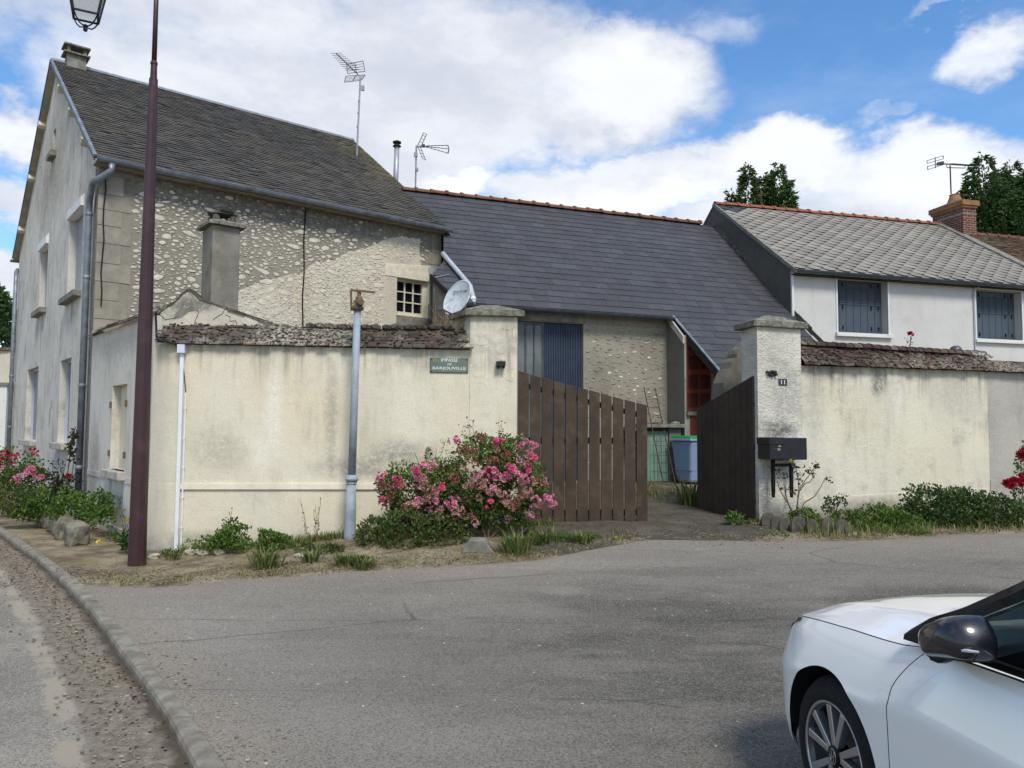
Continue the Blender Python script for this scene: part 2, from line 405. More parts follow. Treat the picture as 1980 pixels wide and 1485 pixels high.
M['pot'] = plain('chimney_pot', rgb(140, 104, 74), .9, .2, 0, .3, 6, .5, 50, (rgb(120, 108, 60), .7), 5)
M['soffit'] = plain('soffit_board', rgb(150, 142, 126), .8, .2, 0, .2, 4, .2, 40)
M['wood_cream'] = plain('purlin_end', rgb(192, 184, 162), .8, .2, 0, .15, 4)
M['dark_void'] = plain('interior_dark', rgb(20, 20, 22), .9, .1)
M['dish'] = plain('dish_grey', rgb(190, 196, 200), .55, .4, 0, .07, 3, .1, 50, (rgb(112, 118, 118), .75), 9)
M['alu'] = plain('aluminium', rgb(150, 152, 156), .4, .5, .6, .1, 9)
M['alu_dark'] = plain('aluminium_dark', rgb(70, 72, 78), .5, .4, .5, .2, 9)
M['sign'] = plain('sign_enamel', rgb(98, 112, 98), .35, .5, 0, .14, 3, 0, 60, (rgb(124, 132, 118), .5), 6)
M['sign_edge'] = plain('sign_edge', rgb(70, 74, 72), .4, .5, 0, .2, 12)
M['letter'] = plain('letter_white', rgb(228, 230, 222), .45, .4, 0, .03, 9)
M['crest'] = plain('crest', rgb(150, 138, 92), .45, .4, 0, .2, 40)
M['plate11'] = plain('plate_number', rgb(40, 46, 52), .4, .5, 0, .4, 60, 0, 60, (rgb(92, 96, 92), .7), 26)
M['terr_lamp'] = plain('dirty_lamp', rgb(54, 52, 48), .8, .3, 0, .5, 30, .6, 60, (rgb(130, 128, 118), .5), 25)
M['red_mark'] = plain('red_mark', rgb(180, 30, 34), .4, .4)
M['lens_white'] = plain('lens', rgb(200, 204, 208), .2, .5, .3, .05)
M['bark'] = plain('bark', rgb(88, 72, 58), .9, .15, 0, .35, 8, .8, 30)
M['stem'] = plain('stem', rgb(96, 92, 62), .8, .2, 0, .3, 12)
M['stem_brown'] = plain('stem_brown', rgb(104, 86, 66), .85, .2, 0, .3, 12)
M['twig_dry'] = plain('dry_grass', rgb(150, 128, 92), .9, .1, 0, .25, 12, isl=.4)
M['rubble'] = plain('rubble', rgb(190, 182, 160), .92, .15, 0, .25, 12, .4, 60, isl=.35)
M['chip'] = plain('chip', rgb(150, 142, 126), .92, .15, 0, .3, 12, isl=.75)
M['litter'] = plain('leaf_litter', rgb(104, 76, 54), .9, .1, 0, .4, 12, isl=.8)
M['edging'] = plain('edging_grey', rgb(88, 84, 74), .9, .15, 0, .3, 8, .4, 60)

M['slate_old'] = slate_mat('slate_old', [rgb(50, 51, 52), rgb(72, 71, 68), rgb(88, 85, 78), rgb(64, 64, 64)], .62, rgb(112, 106, 74), .5)
M['slate_new'] = slate_mat('slate_barn', [rgb(54, 55, 58), rgb(59, 60, 63), rgb(68, 69, 72)], .6, None, .3, .12, .35)
M['slate_white'] = slate_mat('slate_fibre', [rgb(114, 110, 102), rgb(130, 126, 117), rgb(144, 139, 129)], .75, rgb(130, 126, 112), .25, .3, .2)
M['tile_brown'] = slate_mat('tile_brown', [rgb(62, 48, 40), rgb(92, 72, 58), rgb(120, 92, 72), rgb(74, 66, 56)], .9, rgb(132, 128, 104), .9, .6, .1)
M['tile_moss'] = slate_mat('tile_moss', [rgb(52, 48, 44), rgb(76, 68, 60), rgb(98, 80, 69), rgb(60, 57, 52), rgb(92, 88, 79), rgb(70, 64, 58)], .95, rgb(170, 166, 150), 1.1, .9, .1)
M['tile_moss_dark'] = slate_mat('tile_moss_dark', [rgb(50, 40, 36), rgb(74, 58, 51), rgb(92, 72, 62), rgb(58, 52, 48), rgb(108, 100, 88), rgb(66, 58, 52)], .95, rgb(160, 154, 138), .9, .9, .1)

M['leaf_rose'] = leaf_mat('leaf_rose', [rgb(46, 68, 30), rgb(76, 104, 42), rgb(110, 136, 58), rgb(140, 154, 74)])
M['leaf_dark'] = leaf_mat('leaf_dark', [rgb(46, 66, 34), rgb(64, 90, 42), rgb(92, 116, 56)])
M['leaf_low'] = leaf_mat('leaf_low', [rgb(46, 66, 28), rgb(66, 92, 36), rgb(96, 116, 52), rgb(112, 100, 56)])
M['leaf_fresh'] = leaf_mat('leaf_fresh', [rgb(56, 84, 30), rgb(84, 118, 42), rgb(122, 146, 62)])
M['leaf_tall'] = leaf_mat('leaf_tall', [rgb(40, 48, 30), rgb(60, 62, 40), rgb(86, 80, 54)])
M['grass'] = leaf_mat('grass_blade', [rgb(60, 84, 34), rgb(88, 112, 48), rgb(128, 136, 74), rgb(150, 138, 92)])
M['grass_dry'] = leaf_mat('grass_dry', [rgb(118, 122, 62), rgb(150, 146, 86), rgb(166, 152, 104)])
M['conifer'] = leaf_mat('conifer', [rgb(56, 84, 42), rgb(78, 108, 52), rgb(110, 136, 68)], .6, .25)
M['conifer_b'] = leaf_mat('conifer_blue', [rgb(52, 78, 44), rgb(72, 100, 54), rgb(102, 128, 68)], .6, .25)
M['tree_left'] = leaf_mat('tree_left', [rgb(44, 66, 36), rgb(62, 90, 46), rgb(86, 110, 58)])
M['pink'] = leaf_mat('petal_pink', [rgb(222, 120, 154), rgb(232, 152, 178), rgb(240, 190, 204), rgb(214, 96, 130)], .6, .2)
M['pink_pale'] = leaf_mat('petal_pale', [rgb(236, 180, 196), rgb(240, 206, 208), rgb(228, 150, 172)], .6, .2)
M['pink_faded'] = leaf_mat('petal_faded', [rgb(206, 156, 146), rgb(214, 176, 160), rgb(184, 118, 104), rgb(222, 196, 176)], .7, .2)
M['pink_hot'] = leaf_mat('petal_hot', [rgb(216, 72, 108), rgb(228, 108, 144), rgb(226, 132, 166)], .6, .2)
M['red'] = leaf_mat('petal_red', [rgb(150, 16, 34), rgb(182, 28, 50), rgb(200, 60, 84)], .6, .15)
M['red_brown'] = leaf_mat('petal_dry', [rgb(142, 84, 66), rgb(170, 112, 92), rgb(190, 146, 124)], .7, .15)
M['yellow'] = leaf_mat('petal_yellow', [rgb(226, 212, 40), rgb(236, 226, 80)], .6, .2)

def roof_glass(name, c, rough=.06, spec=.6):
    t = NT(name, rough, spec); return t.done(c)
M['pane_dark'] = roof_glass('pane_dark', rgb(22, 22, 30), .08, .5)
def brick_mat():
    t = NT('brick_red', .9, .15); uv = t.uv()
    b = t.n('ShaderNodeTexBrick'); t.put(b.inputs['Vector'], t.scale(uv, (1, 1, 1)))
    b.inputs['Color1'].default_value = rgb(118, 66, 58); b.inputs['Color2'].default_value = rgb(92, 54, 50); b.inputs['Mortar'].default_value = rgb(166, 150, 134)
    b.inputs['Scale'].default_value = 1; b.inputs['Mortar Size'].default_value = .008; b.inputs['Brick Width'].default_value = .22; b.inputs['Row Height'].default_value = .075
    col = t.mix(t.mr(t.noise(uv, 6, 6, .7), .4, .7, 0, .6), b.outputs['Color'], rgb(74, 58, 48))
    return t.done(col, t.bump(t.ma('SUBTRACT', t.noise(uv, 40, 4), b.outputs['Fac']), .6, .01))
M['brick'] = brick_mat()
def asphalt_mat(name, base, pale, dirt, edge_attr='edge'):
    t = NT(name, .9, .2); p = t.ob()
    rot = t.n('ShaderNodeMapping'); t.put(rot.inputs['Vector'], p); rot.inputs['Rotation'].default_value = (0, 0, R_(-14)); rot.inputs['Scale'].default_value = (.35, 1.15, 1)
    pr = rot.outputs[0]
    band = t.noise(pr, 1.0, 6, .6); big = t.noise(p, .55, 5, .6); mid = t.noise(pr, 3.2, 7, .72)
    dk = tuple(x*.5 for x in base[:3]) + (1,); lt = tuple(x*1.7 for x in base[:3]) + (1,)
    col = t.mix(t.mr(big, .38, .64), base, lt)
    col = t.mix(t.mul(t.mr(band, .44, .6), .68), col, dk)
    col = t.mix(t.mul(t.mr(mid, .48, .68), .5), col, dk); col = t.mix(t.mul(t.mr(mid, .46, .3), .35), col, lt)
    for q, r, c, k in ASP: col = t.mix(t.mul(t.spot(p, q, r, .3, 2.2), k), col, c)
    e = t.attr(edge_attr)
    en2 = t.ma('ADD', e, t.mul(t.ma('SUBTRACT', t.noise(p, 1.1, 5, .7), .5), 1.8))
    col = t.mix(t.mr(en2, 2.7, .3, 0, .55), col, pale)
    en = t.ma('ADD', e, t.mul(t.ma('SUBTRACT', t.noise(p, 3.5, 7, .7), .5), .9))
    col = t.mix(t.mr(en, .5, -.1, 0, .7), col, dirt)
    g1 = t.sep(t.vor(p, 120, 'F1', 'Color'))[0]; g2 = t.noise(p, 75, 5, .85)
    col = t.mix(t.mr(g1, .6, 1, 0, .5), col, pale); col = t.mix(t.mr(g1, .35, 0, 0, .6), col, K(.03))
    col = t.mix(t.mr(g2, .5, .7, 0, .4), col, pale); col = t.mix(t.mr(g2, .5, .32, 0, .45), col, K(.035))
    sp = t.sep(t.vor(p, 26, 'F1', 'Color'))[1]; sd_ = t.vor(p, 26)
    col = t.mix(t.mul(t.mr(sp, .985, .995), t.mr(sd_, .28, .18)), col, rgb(206, 198, 180))
    cr = t.vor(t.mix(.1, pr, t.noise(p, 1.7, 5, w=True)), .55, 'DISTANCE_TO_EDGE', 'Distance')
    crm = t.mul(t.mr(cr, .006, .001), t.mr(t.noise(p, .6, 3), .44, .54)); col = t.mix(t.mul(crm, .45), col, K(.025))
    h = t.ma('ADD', t.mul(g1, .5), t.ma('ADD', g2, t.mul(mid, .8)))
    return t.done(col, t.bump(h, .6, .008), t.mr(mid, .3, .7, .8, .96))
ASP = [((x, y), r, c, k) for (x, y), r, c, k in (
    ((-3.1, 6.2), (1.6, 2.4), rgb(142, 138, 128), .55), ((.5, 7.6), (.3, .2), rgb(168, 160, 142), .55), ((1.2, 8.6), (2.2, .28), rgb(150, 145, 134), .5), ((4.5, 8.6), (3.2, .5), rgb(60, 58, 54), .55),
    ((-.2, 5.0), (2.6, .5), rgb(66, 64, 58), .4), ((.2, 9.6), (.12, 1.2), rgb(62, 60, 56), .6), ((1.6, 4.2), (1.2, .5), rgb(132, 126, 114), .35), ((-1.6, 4.0), (.7, .5), rgb(130, 126, 116), .4))]
M['asphalt'] = asphalt_mat('asphalt_lane', rgb(95, 91, 83), rgb(156, 149, 136), rgb(142, 130, 112))
def street_mat():
    t = NT('street_old', .9, .2); p = t.ob(); u = t.attr('edge')
    agg = t.sep(t.vor(p, 130, 'F1', 'Color'))[0]
    col = t.mix(t.mr(t.noise(p, .8, 5, .6), .35, .68), rgb(130, 124, 114), rgb(156, 149, 136))
    col = t.mix(t.mul(t.mr(t.noise(p, 2.6, 4, .6), .5, .7), .3), col, rgb(150, 132, 122))
    col = t.mix(t.mr(agg, .65, 1, 0, .55), col, rgb(188, 180, 164)); col = t.mix(t.mr(agg, .3, 0, 0, .65), col, rgb(66, 64, 60))
    un = t.ma('ADD', t.mul(u, 1.35), t.mul(t.ma('SUBTRACT', t.noise(p, 4.5, 7, .7), .5), .42))
    conc = t.mul(t.mr(un, .92, .86), t.mr(un, .52, .58)); conc = t.mul(conc, t.mr(t.noise(p, 1.3, 4), .42, .5))
    col = t.mix(conc, col, rgb(164, 154, 136))
    di = t.mr(un, .72, .62); dcol = t.mix(t.mr(t.noise(p, 16, 7, .8), .35, .65), rgb(108, 98, 85), rgb(148, 138, 121))
    col = t.mix(di, col, dcol)
    col = t.mix(t.mr(un, .16, .02, 0, .8), col, rgb(70, 62, 50))
    h = t.ma('ADD', t.mul(agg, .7), t.ma('ADD', t.noise(p, 90, 4, .8), t.noise(p, 8, 5)))
    return t.done(col, t.bump(h, .8, .01))
M['street'] = street_mat()
def soil_mat(name, a, b, c, grn=None):
    t = NT(name, .97, .1); p = t.ob()
    col = t.mix(t.mr(t.noise(p, 2.1, 7, .7), .35, .68), a, b)
    col = t.mix(t.mr(t.noise(p, 20, 6, .8), .5, .7, 0, .8), col, c)
    if grn: col = t.mix(t.mul(t.mr(t.noise(p, 1.3, 5, .7), .5, .66), .7), col, grn)
    col = t.mix(t.mr(t.noise(p, 70, 3, .8), .62, .75, 0, .7), col, rgb(190, 176, 148))
    h = t.ma('ADD', t.noise(p, 14, 8, .75), t.mul(t.noise(p, 80, 3), .5))
    return t.done(col, t.bump(h, .9, .03))
M['soil'] = soil_mat('soil', rgb(106, 93, 76), rgb(164, 152, 127), rgb(84, 72, 58), rgb(132, 126, 86))
M['yard'] = soil_mat('yard_track', rgb(80, 76, 68), rgb(106, 100, 88), rgb(60, 55, 48), rgb(86, 84, 60))
# ---------------------------------------------------------------- terrain, lane, street, kerb
def gz(x, y):
    return .30*sm(5.6, 11.4, y)*sm(-4.7, -.4, x) + .20*sm(12.6, 16.4, y)*sm(-2, 1.5, x)
def onground(px, py, dz=0.0):
    p = onz(px, py, dz)
    for _ in range(25):
        p = onz(px, py, .5*p.z + .5*(gz(p.x, p.y) + dz))
    return p
def tab(pts): return sorted([(lambda q: (q.y, q.x))(onz(a, b, 0)) for a, b in pts])
KR = tab([(0, 1018), (86, 1076), (155, 1127), (202, 1181), (267, 1253), (317, 1321), (364, 1382), (436, 1485)])
KL = tab([(0, 1029), (36, 1055), (72, 1079), (126, 1128), (177, 1182), (231, 1257), (285, 1326), (324, 1383), (378, 1485)])
def ext(t, y, w0):
    if y < t[0][0]:
        k = (t[2][1] - t[0][1])/(t[2][0] - t[0][0]); d = t[0][0] - y
        return t[0][1] - k*2.2*(1 - math.exp(-d/2.2))
    if y > t[-1][0]: return t[-1][1] + w0*(y - t[-1][0])
    return interp(t, y)
def xkr(y): return ext(KR, y, -.74)
def xkl(y): return min(ext(KL, y, -.74), xkr(y) - .12)
EDGE = sorted([(lambda q: (q.x, q.y))(onground(a, b)) for a, b in
    [(150, 1129), (215, 1132), (290, 1136), (360, 1130), (420, 1122), (600, 1112), (700, 1102), (900, 1092), (1040, 1082), (1150, 1060), (1260, 1040), (1480, 1046), (1600, 1046), (1980, 1029)]])
EDGE = [(-6.6, EDGE[0][1] + .1)] + EDGE + [(60, EDGE[-1][1] + 6)]
def ye(x): return interp(EDGE, x)
def edge_d(x, y): return min(ye(x) - y, (x - xkr(y))*.8)

xs = [-420, -200, -90, -45, -28, -20, -16] + [-13 + .16*i for i in range(170)] + [15, 17, 20, 25, 32, 45, 70, 120, 220, 420]
ys = [-300, -120, -50, -20, -8, -3, -1] + [.2 + .16*i for i in range(125)] + [21, 23, 26, 30, 36, 45, 60, 90, 150, 300, 700]
def ground_z(x, y):
    z = gz(x, y) + .012*noise.noise(V((x*1.1, y*1.1, 0))) + .006*noise.noise(V((x*5, y*5, 4)))
    mid = .5*(xkr(y) + xkl(y))
    z -= .04*sm(.05, .4, edge_d(x, y))
    if x < mid: z = min(z, -.15 + .0*x)
    return z
mb = MB(); nx = len(xs)
mb.mesh([V((x, y, ground_z(x, y))) for y in ys for x in xs],
        [(j*nx+i, j*nx+i+1, (j+1)*nx+i+1, (j+1)*nx+i) for j in range(len(ys)-1) for i in range(nx-1)])
g = mb.build('ground', M['soil'], smooth=True); tag(g, 'dry earth ground with dead grass along the foot of the walls', kind='structure')

def sheet(name, mat, rows, label, edgef):
    mb = MB(); n = len(rows[0])
    mb.mesh([p for r in rows for p in r], [(j*n+i, j*n+i+1, (j+1)*n+i+1, (j+1)*n+i) for j in range(len(rows)-1) for i in range(n-1)])
    o = mb.build(name, mat, smooth=True, recalc=False)
    a = o.data.attributes.new('edge', 'FLOAT', 'POINT'); a.data.foreach_set('value', [edgef(p.x, p.y) for p in mb.v])
    return tag(o, label, kind='structure')
rows = []
ts = [0, .2, .35, .45] + [.45 + .55*(i/90) for i in range(1, 91)]
ss = [.0] + [(i/110)**1.9 for i in range(1, 111)]
for t in ts:
    r = []
    for s_ in ss:
        x = 0; y = 0
        for _ in range(12):
            y = -14 + t*(ye(x) + 14); x = xkr(y) - .01 + s_*(40 - xkr(y))
        jy = (noise.noise(V((x*2.3, 0, 5))) + .6*noise.noise(V((x*7, 0, 9))))*.07 if t > .999 else 0
        r.append(V((x, y + jy, gz(x, y) + .012 + .010*noise.noise(V((x*.7, y*.7, 2))) - (.02 if t > .999 else 0))))
    rows.append(r)
sheet('lane', M['asphalt'], rows, 'worn grey asphalt lane in front of the gate', edge_d)
rows = []
for y in [-14, -6, -2] + [i*.2 for i in range(0, 90)] + [20, 24, 30, 40, 60]:
    r = []
    for s_ in [0, .05, .1, .2, .3, .4, .5, .6, .7, .8, .9, 1, 1.2, 1.5, 2, 3, 4.5, 6]:
        x = xkl(y) + .005 - s_; r.append(V((x, y, -.045 - .02*sm(0, .5, s_) + .03*sm(.5, 3, s_) + .008*noise.noise(V((x*1.5, y*1.5, 8))))))
    rows.append(r[::-1])
sheet('street', M['street'], rows, 'old beige asphalt street with a dirt gutter beside the kerb', lambda x, y: xkl(y) - x)

# kerb: single stones laid end to end along the curve
yk = KR[0][0] - 3.2; ks = []
while yk < 26:
    ks.append(yk); yk += .95 + (0 if yk < 12 else 1.2)
mb = MB()
for a, b in zip(ks, ks[1:]):
    ct = [a + (b - a)*k/4 for k in range(5)]; ct[0] += .008; ct[-1] -= .008
    tz = rr(-.002, .002)
    ring = []
    for y in ct:
        xl, xr = xkl(y), xkr(y); z = gz(xr, y) + .022 + tz
        ring.append([V((xl - .0, y, -.2)), V((xl + .0, y, z - .035)), V((xl + .012, y, z - .012)), V((xl + .035, y, z)), V((xr - .01, y, z)), V((xr + .004, y, z - .012)), V((xr + .01, y, -.2))])
    vs = [p for r in ring for p in r]; n = 7
    mb.mesh(vs, [(j*n+i, j*n+i+1, (j+1)*n+i+1, (j+1)*n+i) for j in range(4) for i in range(6)] + [tuple(range(7)), tuple(range(34, 27, -1))])
o = mb.build('kerb', M['kerbstone']); tag(o, 'low pale concrete kerb curving along the street', kind='structure')

# yard track through the gate
rows = []
for t in [i/40 for i in range(41)]:
    r = []
    for s_ in [i/24 for i in range(25)]:
        x = lerp(.0, 3.7, s_); y0 = ye(x) - .1; y1 = 19.5
        y = lerp(y0, y1, t); x += .25*(y - y0)/8*0; r.append(V((x, y, gz(x, y) + lerp(.0, .03, sm(0, .08, t)) - .05*(abs(s_ - .5)*2)**6 + .02*noise.noise(V((x*1.7, y*1.7, 3))))))
    rows.append(r)
sheet('driveway', M['yard'], rows, 'dusty track passing through the open gate into the yard', lambda x, y: 9)
# ---------------------------------------------------------------- stone house on the left
C0 = onz(283, 1063, 0)
GD = V((.634, -.774)).normalized()
G = Plane((C0.x, C0.y), GD)
uH = G.pix(171.5, 850)[0]
H = G.pt(uH, 0)
G = Plane((H.x, H.y), GD)              # u=0 at the house corner, + towards the viewer
L = Plane((H.x, H.y), (-GD.y, GD.x))   # long wall
if L.n.y > 0: L = Plane((H.x, H.y), (GD.y*-1, GD.x))
uC = G.pix(286, 1000)[0]               # end of the low side wall
WD = -G.pix(33, 600)[0]; LH = L.pix(853.5, 470)[0]
ZE = L.pix(196, 303, .30)[1]; ZR = L.pix(104, 118, -WD/2)[1]
EV = .28                                # eave overhang
def roof_z(o): return ZR + (ZE - ZR)*(o + WD/2)/(WD/2 + EV)   # front slope height at offset o
M['sill_grey'] = plain('sill_grey', rgb(176, 172, 160), .85, .2, 0, .2, 5, .4, 60, (rgb(120, 116, 104), .7), 6)
house = thing('stone_house', 'tall house with old grey slate roof, stone long side and greyish rendered gable', 'house', G.pt(-WD/2, 0, -3))
M['gable'] = plaster('gable_render', rgb(214, 210, 199), rgb(196, 191, 180), rgb(124, 120, 111), .65, .5, 80, .85,
    [((-WD/2, 7.6), (2.6, 1.6), rgb(150, 142, 126), .6), ((-1.0, 5.4), (.7, 1.6), rgb(142, 136, 124), .5), ((-.5, 1.2), (.6, .8), rgb(140, 136, 126), .4), ((-3.0, .6), (5, .5), rgb(214, 210, 200), .4)])
def GR(x0, y0, x1, y1, pxz=None):
    """window opening on the gable from far/near edges and heights read at the near edge"""
    u0 = G.pix(x0, 800)[0]; u1 = G.pix(x1, 800)[0]
    return u0, u1, G.pix(x1, y1)[1], G.pix(x1, y0)[1]
def leanx(x, y): return x
wins_up = [GR(120, 413, 146, 567), GR(65, 484, 80, 600)]
wins_lo = [GR(113, 692, 134, 857), GR(49.5, 709, 71, 852)]
def R4(w): return rect(w[0], w[1], w[2], w[3])
u0 = -WD
vent = rect(G.pix(103, 270)[0], G.pix(107.5, 270)[0], G.pix(106, 287)[1], G.pix(106, 250)[1])
outer = [(u0, -.3), (0, -.3), (0, roof_z(0) - .12), (-WD/2, ZR - .14), (u0, roof_z(0) - .12)]
mb = MB(); wall_face(mb, G, outer, [R4(w) for w in wins_up + wins_lo] + [vent], reveal=.22, thick=.3, back=False)
# projecting plinth course
mb.build('gable_wall', M['gable'], house, uvp=G)
mb = MB()
for w in wins_up + wins_lo:
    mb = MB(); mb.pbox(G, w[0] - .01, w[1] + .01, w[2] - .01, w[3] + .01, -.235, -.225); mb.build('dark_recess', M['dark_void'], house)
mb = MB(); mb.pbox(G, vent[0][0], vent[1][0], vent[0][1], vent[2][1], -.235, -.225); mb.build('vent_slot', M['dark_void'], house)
for k, w in enumerate(wins_up):
    f = MB(); 
    n = int((w[3] - w[2])/.045)
    for i in range(n):
        z = w[2] + (w[3]-w[2])*i/n; dz = (w[3]-w[2])/n
        f.hexa([G.pt(w[0], z, -.135), G.pt(w[1], z, -.135), G.pt(w[1], z, -.16), G.pt(w[0], z, -.16),
                G.pt(w[0], z + dz, -.148), G.pt(w[1], z + dz, -.148), G.pt(w[1], z + dz, -.165), G.pt(w[0], z + dz, -.165)])
    wo = f.build('roller_shutter', M['shutter_grey'], house)
    f = MB(); f.pbox(G, w[0] - .04, w[1] + .03, w[3] - .02, w[3] + .15, -.1, .06)
    f.hexa([G.pt(w[0]-.04, w[3]+.151, .06), G.pt(w[1]+.03, w[3]+.151, .06), G.pt(w[1]+.03, w[3]+.151, .0), G.pt(w[0]-.04, w[3]+.151, .0),
            G.pt(w[0]-.04, w[3]+.18, .02), G.pt(w[1]+.03, w[3]+.18, .02), G.pt(w[1]+.03, w[3]+.22, .0), G.pt(w[0]-.04, w[3]+.22, .0)])
    f.build('shutter_box', M['white_paint'], house)
    f = MB(); f.pbox(G, w[0] - .08, w[1] + .08, w[2] - .13, w[2] - .005, -.2, .14); f.build('window_sill', M['concrete'], house, bev=.012)
for k, w in enumerate(wins_lo):
    f = MB(); f.pbox(G, w[0], w[1], w[2], w[3], -.2, -.17)
    for q in range(14): f.pbox(G, w[0], w[1], w[2] + (w[3]-w[2])*q/14, w[2] + (w[3]-w[2])*q/14 + .01, -.17, -.164)
    f.build('roller_shutter', M['shutter_lav'], house)
    f = MB(); f.pbox(G, w[0], w[0] + .05, w[2], w[3], -.17, -.12); f.pbox(G, w[1] - .05, w[1], w[2], w[3], -.17, -.12); f.pbox(G, w[0]+.05, w[1]-.05, w[3]-.05, w[3], -.17, -.12)
    f.build('window_frame', M['shutter_grey'], house)
    f = MB(); f.pbox(G, w[0] - .1, w[1] + .1, w[2] - .13, w[2] - .005, -.2, .13); f.build('window_sill', M['sill_grey'], house, bev=.012)
f = MB(); v0 = vent[0]; f.pbox(G, vent[0][0] - .06, vent[1][0] + .2, vent[0][1] - .24, vent[0][1] - .1, -.02, .12); f.build('vent_sill', M['concrete'], house, bev=.015)

# long wall ----------------------------------------------------------
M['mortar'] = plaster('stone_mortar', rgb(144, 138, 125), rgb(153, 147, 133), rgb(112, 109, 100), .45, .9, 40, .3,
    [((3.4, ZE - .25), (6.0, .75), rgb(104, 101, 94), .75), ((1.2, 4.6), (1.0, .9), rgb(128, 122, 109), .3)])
M['limewash'] = plaster('lime_patch', rgb(206, 199, 181), rgb(194, 184, 163), rgb(150, 144, 130), .5, 1.0, 30, .15, warm=rgb(206, 192, 168))
wl = [L.pix(767.5, 535), L.pix(829, 622)]
wz0 = L.pix(797, 612)[1]; wz1 = L.pix(797, 541)[1]
wu0, wu1 = wl[0][0], wl[1][0]
wtop = roof_z(0) - .1
mb = MB(); wall_face(mb, L, [(0, -.3), (LH, -.3), (LH, wtop), (0, wtop)], [rect(wu0, wu1, wz0, wz1)], reveal=.2, thick=.3, back=False, mr=2)
pp = [L.pix(a, b) for a, b in [(330, 640), (385, 605), (460, 562), (516, 543), (583, 527), (604, 511), (650, 502), (661, 491), (703, 481), (746, 463), (774, 458), (810, 463), (813, 516)]]
edge = wobble(pp, .07, .035)
poly = [(edge[0][0], 1.2)] + edge + [(edge[-1][0] + .05, L.pix(833, 516)[1]), (L.pix(832, 600)[0], L.pix(832, 516)[1]), (L.pix(832, 600)[0], 1.2)]
def inpoly(u, z):
    c = False
    for (x1, y1), (x2, y2) in zip(poly, poly[1:] + poly[:1]):
        if (y1 > z) != (y2 > z) and u < (x2-x1)*(z-y1)/(y2-y1) + x1: c = not c
    return c
wall_face(mb, L, poly, [rect(wu0 - .003, wu1 + .003, wz0 - .003, wz1 + .003)], o=.014, m=1, thick=.013, back=False, reveal=.013)
def pebble(mb, pl, u, z, ru, rz, ang, d, m, o=0.0):
    n = 8; ca, sa = math.cos(ang), math.sin(ang); rs = [rr(.5, 1.2) for _ in range(n)]
    rs = [(rs[i] + .25*rs[(i+1) % n])/1.25 for i in range(n)]
    def pt(k, f, dd):
        a = 2*PI*k/n; x, y = math.cos(a)*ru*rs[k]*f, math.sin(a)*rz*rs[k]*f
        return pl.pt(u + x*ca - y*sa, z + x*sa + y*ca, o + dd)
    vs = [pt(k, 1, -.004) for k in range(n)] + [pt(k, .92, d*rr(.7, .9)) for k in range(n)] + [pt(k, .5, d*rr(.8, 1.15)) for k in range(n)] + [pl.pt(u, z, o + d)]
    fs = []
    for r in range(2): fs += [(r*n+k, r*n+(k+1) % n, (r+1)*n+(k+1) % n, (r+1)*n+k) for k in range(n)]
    fs += [(2*n+k, 2*n+(k+1) % n, 3*n) for k in range(n)]
    mb.mesh(vs, fs, m)
placed = []
def free(u, z, ru, rz):
    for a, b, c, d in placed:
        if abs(u-a) < (ru+c)*.98 and abs(z-b) < (rz+d)*1.02 and ((u-a)/(ru+c))**2 + ((z-b)/(rz+d))**2 < 1.0: return False
    placed.append((u, z, ru, rz)); return True
zlow = 2.3
for k in range(22000):
    u, z = rr(.62, LH - .4), rr(zlow, wtop - .05)
    if wu0 - .35 < u < wu1 + .3 and wz0 - .5 < z < wz1 + .42: continue
    big = random.random()
    ru = (rr(.08, .2) if big < .22 else rr(.028, .085))*(1 if k < 6000 else .6); rz = min(ru*rr(.26, .75), .055)
    inp = inpoly(u, z)
    if not inp and (inpoly(u + ru, z) or inpoly(u, z - rz*1.5)): continue
    if not free(u, z, ru*1.0, rz*1.08): continue
    top = z > wtop - .55 - .35*noise.noise(V((u, 0, 1)))
    if inp: 
        pebble(mb, L, u, z, ru*.95, rz*1.1, rr(-.4, .4), rr(.004, .012), 4 if random.random() < .8 else 3, .014)
        if random.random() < .6: pebble(mb, L, u + rr(-.1, .1), z + rr(-.07, .07), rr(.012, .035), rr(.006, .012), rr(-.6, .6), .006, 5, .014)
    else:
        keep = .97 if not top else .8
        if u > 5.1: keep *= .6
        if random.random() < keep: pebble(mb, L, u, z, ru, rz, rr(-.3, .3), rr(.006, .015), 5 if (top and random.random() < .9) else 3)
# corner blocks
z = .2; k = 0
while z < wtop - .05:
    h = rr(.27, .36); z1 = min(z + h, wtop); w = .56 if k % 2 else .42
    mb.pbox(L, .004, w + rr(-.04, .04), z + .006, z1 - .006, -.02, .009 + rr(0, .004), 6)
    w = .34 if k % 2 else .24
    if z > 3.6: mb.pbox(L, LH - w + rr(-.04, .04), LH - .004, z + .006, z1 - .006, -.02, .009 + rr(0, .004), 6)
    z = z1; k += 1
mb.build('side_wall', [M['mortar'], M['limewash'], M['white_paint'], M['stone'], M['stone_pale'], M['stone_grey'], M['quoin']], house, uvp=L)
# the far end and back walls
mb = MB(); E = [L.pt(LH, -.3, 0), L.pt(LH, -.3, -WD), L.pt(LH, wtop, -WD), L.pt(LH, ZR - .14, -WD/2), L.pt(LH, wtop, 0)]
mb.poly(E); mb.poly([L.pt(0, -.3, -WD), L.pt(LH, -.3, -WD), L.pt(LH, wtop, -WD), L.pt(0, wtop, -WD)])
mb.build('rear_wall', M['mortar'], house)
